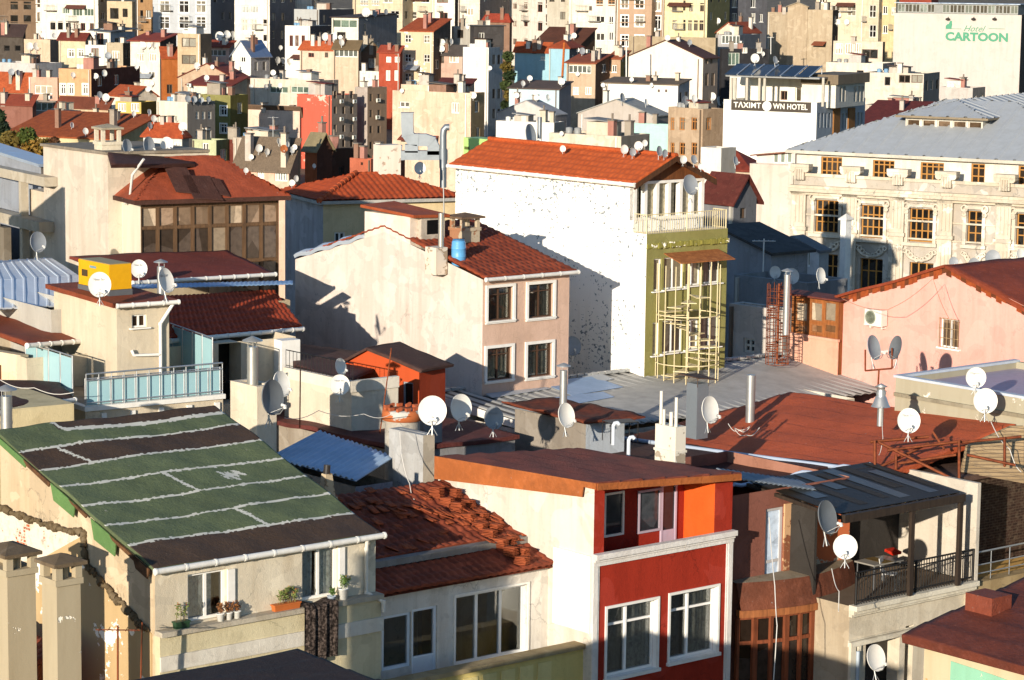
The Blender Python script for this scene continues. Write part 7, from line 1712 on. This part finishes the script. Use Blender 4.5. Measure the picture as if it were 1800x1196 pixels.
# ---- terrace table and chair under the pergola
def at_pg(px, py, yl): return pg.world((pg.R(px, py, yl)[0], yl, pg.H + .01))
tt = thing('table', 'table with a striped cover on the pergola terrace', 'table', at_pg(1545, 990, 1.2), pg.th)
m = MB(); m.box(-.62, .62, -.38, .38, .7, .74); m.build('tabletop', paint('#8f8a80', .4), tt); m = MB(); m.box(-.2, .2, -.385, .385, .742, .746); m.build('runner', cloth('#6f5a34'), tt)
for a in (-.55, .55):
    for b in (-.32, .32): m = MB(); m.tube([(a, b, 0), (a, b, .7)], .02, 0, 6); m.build('leg', DGREY, tt)
ch = thing('chair', 'light metal chair with a red cushion beside the terrace table', 'chair', at_pg(1565, 985, .75), pg.th + .5)
m = MB(); m.box(-.2, .2, -.2, .2, .43, .46); m.build('seat', paint('#c9c6c0', .4), ch); m = MB(); m.hexa([(-.2, .19, .46), (.2, .19, .46), (.2, .21, .46), (-.2, .21, .46), (-.2, .27, .88), (.2, .27, .88), (.2, .29, .88), (-.2, .29, .88)]); m.build('backrest', paint('#c9c6c0', .4), ch)
for a in (-.18, .18):
    for b in (-.18, .18): m = MB(); m.tube([(a, b, .43), (a * 1.15, b * 1.2, 0)], .014, 0, 6); m.build('leg', GAL, ch)
cu = MB(); cu.box(-.18, .18, -.17, .17, .0, .08); co = cu.build('cushion', cloth('#b32a18')); co.location = at_pg(1570, 955, 1.5) + Vector((0, 0, .78)); co.rotation_euler = (.2, 0, pg.th); tag(co, 'red cushion lying at the end of the terrace table', 'cushion')
# ---- flues and pipes on roofs
def wflue(name, label, cat, px, y0, y1, Y, r, mat, cap='cone'):
    e = thing(name, label, cat, pt(px, y1, Y)); flue(e, (0, 0, -.6), (0, 0, (y1 - y0) * Y / FPX), r, mat, cap, 'pipe'); return e
wflue('flue_pipe', 'slim steel flue with a cone cap on the left of the corrugated roof', 'flue', 990, 650, 708, 80, .12, GAL)
wflue('flue_pipe', 'short blackened flue at the right of the corrugated roof', 'flue', 1319, 658, 712, 84, .15, GAL, None)
wflue('flue_pipe', 'steel flue with a grey hood beside the generator dish', 'flue', 283, 468, 520, 82, .12, GAL)
wflue('flue_pipe', 'long steel flue above the rusty spiral stair', 'flue', 1382, 482, 560, 95, .12, GAL)
bf = House('chimney', 'chimney', 'square grey sheet metal stack with a bent rusty hood on the corrugated roof', 1207, 1226, 1246, 676, 81, 40, zb=pt(1226, 740, 81).z - .6)
m = MB(); m.box(0, bf.w, 0, bf.d, 0, bf.H); m.build('stack', metal('#8d9499', .4, .4, .5), bf.e); m = MB(); m.slab((-.2, -.2, bf.H + .25), (bf.w + .2, -.2, bf.H + .12), (bf.w + .2, bf.d + .2, bf.H + .2), (-.2, bf.d + .2, bf.H + .28), .03)
for a in (0, bf.w):
    for b in (0, bf.d): m.tube([(a, b, bf.H - .1), (a, b, bf.H + .2)], .012, 0, 4)
m.build('cap', rusty('#5f4a3c', '#3c2c24'), bf.e)
bell = thing('flue_pipe', 'bell shaped steel vent hood behind the round dish on the red felt roof', 'vent', pt(1548, 715, 79)); m = MB(); m.tube([(0, 0, -.6), (0, 0, .0)], .1, 0, 10); m.lathe([(.3, 0), (.26, .06), (.17, .3), (.14, .34), (.16, .42), (.12, .5), (.12, .6), (.2, .62), (.01, .72)], (0, 0, 0), 0, 18); m.build('hood', GAL, bell)
ps = House('chimney', 'chimney', 'peeling pale stack topped with white pipes at the end of the maroon roof', 1152, 1188, 1198, 752, 73.5, 40, zb=pt(1188, 812, 73.5).z - .4)
m = MB(); m.box(0, ps.w + .1, 0, ps.d, 0, ps.H); m.box(-.03, ps.w + .13, -.03, ps.d + .03, ps.H * .45, ps.H * .5); m.build('stack', peel('#d6cdbb', '#8f8270', .47, 1.6), ps.e)
m = MB()
for (a, b, hh, r_) in ((.1, .1, .85, .05), (.1, .3, .4, .06), (.05, .55, .45, .045), (.12, .75, .95, .05)): m.tube([(a, b, ps.H - .02), (a, b, ps.H + hh)], r_, 0, 8)
m.build('pipe', paint('#d8d2c2', .45, .3), ps.e)
for (px, py, lab) in ((1078, 765, 'left white gooseneck vent on the shaded felt roof'), (1105, 790, 'right white gooseneck vent on the shaded felt roof')):
    e = thing('vent_pipe', lab, 'vent', pt(px, py, 77.5)); m = MB(); m.tube([(0, 0, -.3), (0, 0, .28), (.04, 0, .36), (.12, 0, .38), (.17, 0, .32)], .06, 0, 10); m.build('pipe', paint('#c9ced2', .4), e)
sd = House('shed', 'shed', 'little white plant shed with a rusty roof beside the pale sideways dish', 905, 1030, 1046, 745, 79, 40, zb=6, w=1.6); sd.walls(plaster('#b9c0c6', .6), plaster('#8d8478', .8), top=False)
m = MB(); m.sheet((-.3, -.3, sd.H + .1), (2.2, -.3, sd.H + .05), (2.2, sd.d + .3, sd.H + .1), (-.3, sd.d + .3, sd.H + .2), lumpy(.03, 3), 14, 14, 0, .05); m.build('roof', rusty('#7a3c26', '#45241a'), sd.e)
tb_ = thing('metal_frame', 'open black metal frame with a thin top on the shaded felt roof', 'metal frame', pt(1090, 770, 78), .4); m = MB()
for a in (-.45, .45):
    for b in (-.3, .3): m.tube([(a, b, -.1), (a, b, .5)], .015, 0, 5)
m.box(-.47, .47, -.32, .32, .5, .52); m.build('frame', IRON, tb_)
# ---- rusty spiral stair in the yard
rs2 = thing('spiral_stair', 'rust red spiral fire stair in the shaded yard', 'spiral stair', pt(1366, 640, 96)); RU = rusty('#8a4a2c', '#5a2c1a'); hh = 3.0; m = MB()
m.tube([(0, 0, 0), (0, 0, hh)], .05, 0, 6)
for k in range(28): a = k * .5; z = k * .105; m.prism([(cos(a) * .05, sin(a) * .05, z), (cos(a) * .42, sin(a) * .42, z), (cos(a + .45) * .42, sin(a + .45) * .42, z)], (0, 0, .03))
m.build('treads', RU, rs2); m = MB()
for k in range(10): a = k * .63; m.tube([(cos(a) * .43, sin(a) * .43, 0), (cos(a) * .43, sin(a) * .43, hh)], .014, 0, 4)
for z in [.25 * k for k in range(12)]: m.tube([(cos(a * pi / 8) * .43, sin(a * pi / 8) * .43, z) for a in range(17)], .012, 0, 4, caps=False)
m.build('cage_bars', RU, rs2)
# ---- rusty iron framing over the red felt roof
fr_ = thing('iron_frame', 'tangle of rusty angle iron framing under the round white dish', 'iron frame', pt(1600, 830, 76)); m = MB(); L0 = fr_.location
def ln(a, b, r=.045): m.tube([pt(*a) - L0, pt(*b) - L0], r, 0, 4)
for a, b in (((1530, 777, 76.5), (1632, 768, 77)), ((1560, 792, 76), (1690, 776, 76.5)), ((1690, 778, 76.5), (1795, 768, 77)), ((1545, 778, 76.3), (1690, 850, 75)), ((1632, 780, 76.8), (1545, 822, 76)), ((1538, 775, 76.4), (1538, 820, 76)), ((1686, 775, 76.3), (1686, 850, 75.5)), ((1575, 800, 76), (1575, 825, 75.7)), ((1700, 800, 76), (1785, 818, 75.6)), ((1640, 760, 77), (1660, 790, 76.5)), ((1580, 815, 75.8), (1680, 800, 76.2)), ((1766, 770, 76.8), (1766, 820, 76))): ln(a, b)
m.build('angle_iron', RU, fr_)
dfr = thing('dish_bracket', 'rusty U shaped bracket holding the two edge on dishes', 'bracket', pt(1550, 650, 86.5)); m = MB(); L0 = dfr.location
for a, b in (((1521, 615, 87), (1521, 652, 87)), ((1521, 652, 87), (1568, 648, 86)), ((1568, 648, 86), (1568, 612, 86)), ((1545, 650, 86.5), (1543, 690, 86.5))): ln(a, b, .03)
m.build('bracket', RU, dfr)
# ---- white pipe wrapped along the pergola's back edge
cw = thing('pipe', 'sagging white wrapped pipe along the back of the pergola', 'pipe', pt(1400, 840, 76)); m = MB(); L0 = cw.location
m.tube([pt(1290 + 240 * k / 20, 852 - 36 * (k / 20) + 4 * sin(k * 1.1), 74.2 + 2.0 * k / 20) - L0 for k in range(21)], .06, 0, 8); m.build('pipe', paint('#b9c4d4', .5, .3), cw)
# ---- thin antenna poles and hanging cables
def pole(lab, a, b, r=.022, mat=None, cat='antenna', arms=True):
    e = thing('antenna_mast', lab, cat, pt(*b)); P_ = pt(*a) - e.location; m = MB(); m.tube([(0, 0, -.3), P_], r, 0, 6)
    if arms:
        m.tube([P_ - Vector((.5, 0, .1)), P_ + Vector((.5, 0, -.1))], r * .6, 0, 5)
        for k in range(5): c = P_ + Vector((-.4 + .2 * k, 0, -.08 + .0)); m.tube([c - Vector((0, .18, 0)), c + Vector((0, .18, 0))], r * .4, 0, 4)
    m.build('pole', mat or RU, e)
pole('thin rusty mast leaning in front of the orange gable', (688, 612, 78.5), (668, 745, 78.5), arms=False); pole('thin rusty mast at the left end of the maroon felt roof', (528, 650, 77), (527, 735, 77), arms=False)
pole('tall thin mast on the beige house before the peeling white wall', (779, 300, 108), (781, 385, 108), .03, GAL, arms=False); pole('bare iron rod left by the tan plaster scar', (207, 1100, 57.5), (207, 1230, 57.5), .025); pole('bare iron rod right by the tan plaster scar', (250, 1094, 58.5), (246, 1230, 58.5), .018, arms=False)
pole('white pole with a crossbar in the shaded yard', (1343, 420, 112), (1340, 520, 112), .035, paint('#d9d6cd')); pole('white mast beside the cream gable', (1101, 72, 340), (1101, 150, 340), .1, paint('#d9d6cd'), arms=False); pole('white antenna with a crossbar on the beige tower roof', (1355, 65, 400), (1355, 92, 400), .07, paint('#d9d6cd'))
pole('orange pole before the sky blue house', (992, 75, 362), (988, 140, 362), .18, rusty('#b8652e', '#8a4a20'), arms=False); pole('thin aerial above the yellow box terrace', (480, 205, 243), (480, 240, 243), .04, GAL)
def cable(lab, pts, r=.012, mat=None):
    e = thing('cable', lab, 'cable', pt(*pts[0])); P_ = [pt(*p) - e.location for p in pts]; out = []
    for i in range(len(P_) - 1):
        for k in range(6): t = k / 6; out.append(P_[i].lerp(P_[i + 1], t) - Vector((0, 0, .12 * sin(pi * t))))
    out.append(P_[-1]); m = MB(); m.tube(out, r, 0, 5); m.build('wire', mat or paint('#cfcac0', .5), e)
cable('white cable dangling down the tall grey stack', [(703, 760, 71.8), (706, 800, 71.3), (720, 850, 70.8), (728, 878, 70.2)]); cable('white cable hanging down beside the copper bay', [(1352, 910, 69.8), (1362, 1030, 68.2), (1366, 1100, 67.5), (1358, 1220, 67)], .014)
cable('cable looped on the bay roof below the white dish', [(1462, 1000, 69), (1475, 1040, 68), (1474, 1075, 67.6)]); cable('pale wire strung over the salmon pink wall', [(1480, 525, 92), (1560, 545, 91.5), (1640, 490, 91), (1668, 560, 90.5)], .01, paint('#9a6a52')); cable('coiled white wire on the brick red felt roof', [(1280, 745, 82), (1300, 757, 81.5), (1320, 748, 81.5), (1290, 752, 81.5), (1312, 765, 81), (1335, 752, 81.2)], .012)
cable('white wires drooping from the bell vent', [(1550, 715, 78.5), (1552, 770, 77.5), (1545, 800, 77)], .01); cable('thin line from stack to dish over the maroon roof', [(690, 728, 75), (640, 728, 77), (560, 722, 79), (500, 735, 78)], .01); cable('white cables drooping by the shingle gable', [(1742, 742, 78), (1775, 790, 76.5), (1795, 830, 76)], .014)
cable('wire crossing the brown roof at the left edge', [(-5, 665, 75), (60, 682, 75), (130, 690, 75)], .012)
# ---- trees and shrubs
def tree(name, lab, px, ybase, Y, blobs, cols, n, s, cat='tree'):
    e = thing(name, lab, cat, pt(px, ybase, Y)); L0 = e.location; m = MB(); z0 = ground(Y) - L0.z
    for k in range(4): b = blobs[k % len(blobs)]; c = pt(b[0], b[1], Y) - L0; m.tube([(0, 0, z0), (c.x * .3, .1 * k, c.z * .4), (c.x, 0, c.z)], .16, 0, 6, r2=.03)
    m.build('trunk', wood('#4a3a2a'), e); m = MB()
    for i, (bx, by_, br_) in enumerate(blobs):
        c = pt(bx, by_, Y) - L0; leaf_blob(m, c, br_ * Y / FPX, n, s, 300 + i, i % len(cols), .9)
    m.build('crown', [paint(c, .7, .5) for c in cols], e)
tree('shrub', 'autumn coloured shrub over the roofs at the left edge', 45, 300, 150, [(20, 250, 22), (48, 240, 18), (60, 262, 24), (35, 275, 26), (80, 258, 16), (66, 285, 16), (10, 282, 18), (95, 250, 9)], ['#6b5a24', '#4f5a22', '#8a6a2a', '#5a3a20'], 420, .16, 'shrub')
tree('tree', 'dark tree cut by the left edge', 0, 235, 250, [(-2, 205, 12), (4, 225, 13), (-4, 240, 14)], ['#2c3a1c', '#22301a'], 260, .3)
tree('tree', 'green tree in the gap right of the white blind tower', 893, 200, 340, [(893, 100, 9), (890, 118, 10), (896, 132, 11), (889, 150, 9), (895, 168, 10), (890, 185, 9)], ['#3f4a22', '#6a5a24', '#2c3a1c'], 200, .4)
tree('tree', 'dark tree at the right edge beyond the beige hotel', 1797, 200, 395, [(1797, 40, 8), (1800, 75, 12), (1796, 110, 10), (1800, 140, 12), (1798, 170, 11)], ['#2f3f20', '#1f2c18'], 220, .45)
tree('shrub', 'dark bush in the shaded gap below the many windowed block', 630, 285, 235, [(622, 275, 9), (634, 272, 10), (642, 278, 8)], ['#1f2a16', '#2a3518'], 160, .25, 'bush')
# ---------------------------------------------------------------- light
SUN_EL, SUN_AZ = rad(12), rad(23)     # the sun stands behind the camera and to its left
w = bpy.data.worlds.new('World'); SC.world = w; w.use_nodes = True
wn = w.node_tree; bg = wn.nodes['Background']
sky = wn.nodes.new('ShaderNodeTexSky'); sky.sky_type = 'NISHITA'; sky.sun_disc = False
sky.sun_elevation = SUN_EL; sky.sun_rotation = pi + SUN_AZ; sky.altitude = 50; sky.air_density = 1; sky.dust_density = .3; sky.ozone_density = 3.5
wn.links.new(sky.outputs[0], bg.inputs[0]); bg.inputs[1].default_value = .11
ld = bpy.data.lights.new('sun', 'SUN'); ld.energy = 4.3; ld.angle = rad(.5); ld.color = (1, .9, .76)
lo = bpy.data.objects.new('sun', ld); COL.objects.link(lo)
sv = Vector((-sin(SUN_AZ) * cos(SUN_EL), -cos(SUN_AZ) * cos(SUN_EL), sin(SUN_EL)))
lo.rotation_euler = sv.to_track_quat('Z', 'Y').to_euler(); lo.location = (-40, -60, 60)
SC.view_settings.view_transform = 'Standard'; SC.view_settings.look = 'None'; SC.view_settings.gamma = 1; SC.view_settings.exposure = .68
SC.render.engine = 'CYCLES'; SC.cycles.max_bounces = 5; SC.cycles.diffuse_bounces = 3; SC.cycles.glossy_bounces = 2; SC.cycles.transparent_max_bounces = 6
SC.cycles.use_denoising = True
SC.cycles.caustics_reflective = False; SC.cycles.caustics_refractive = False
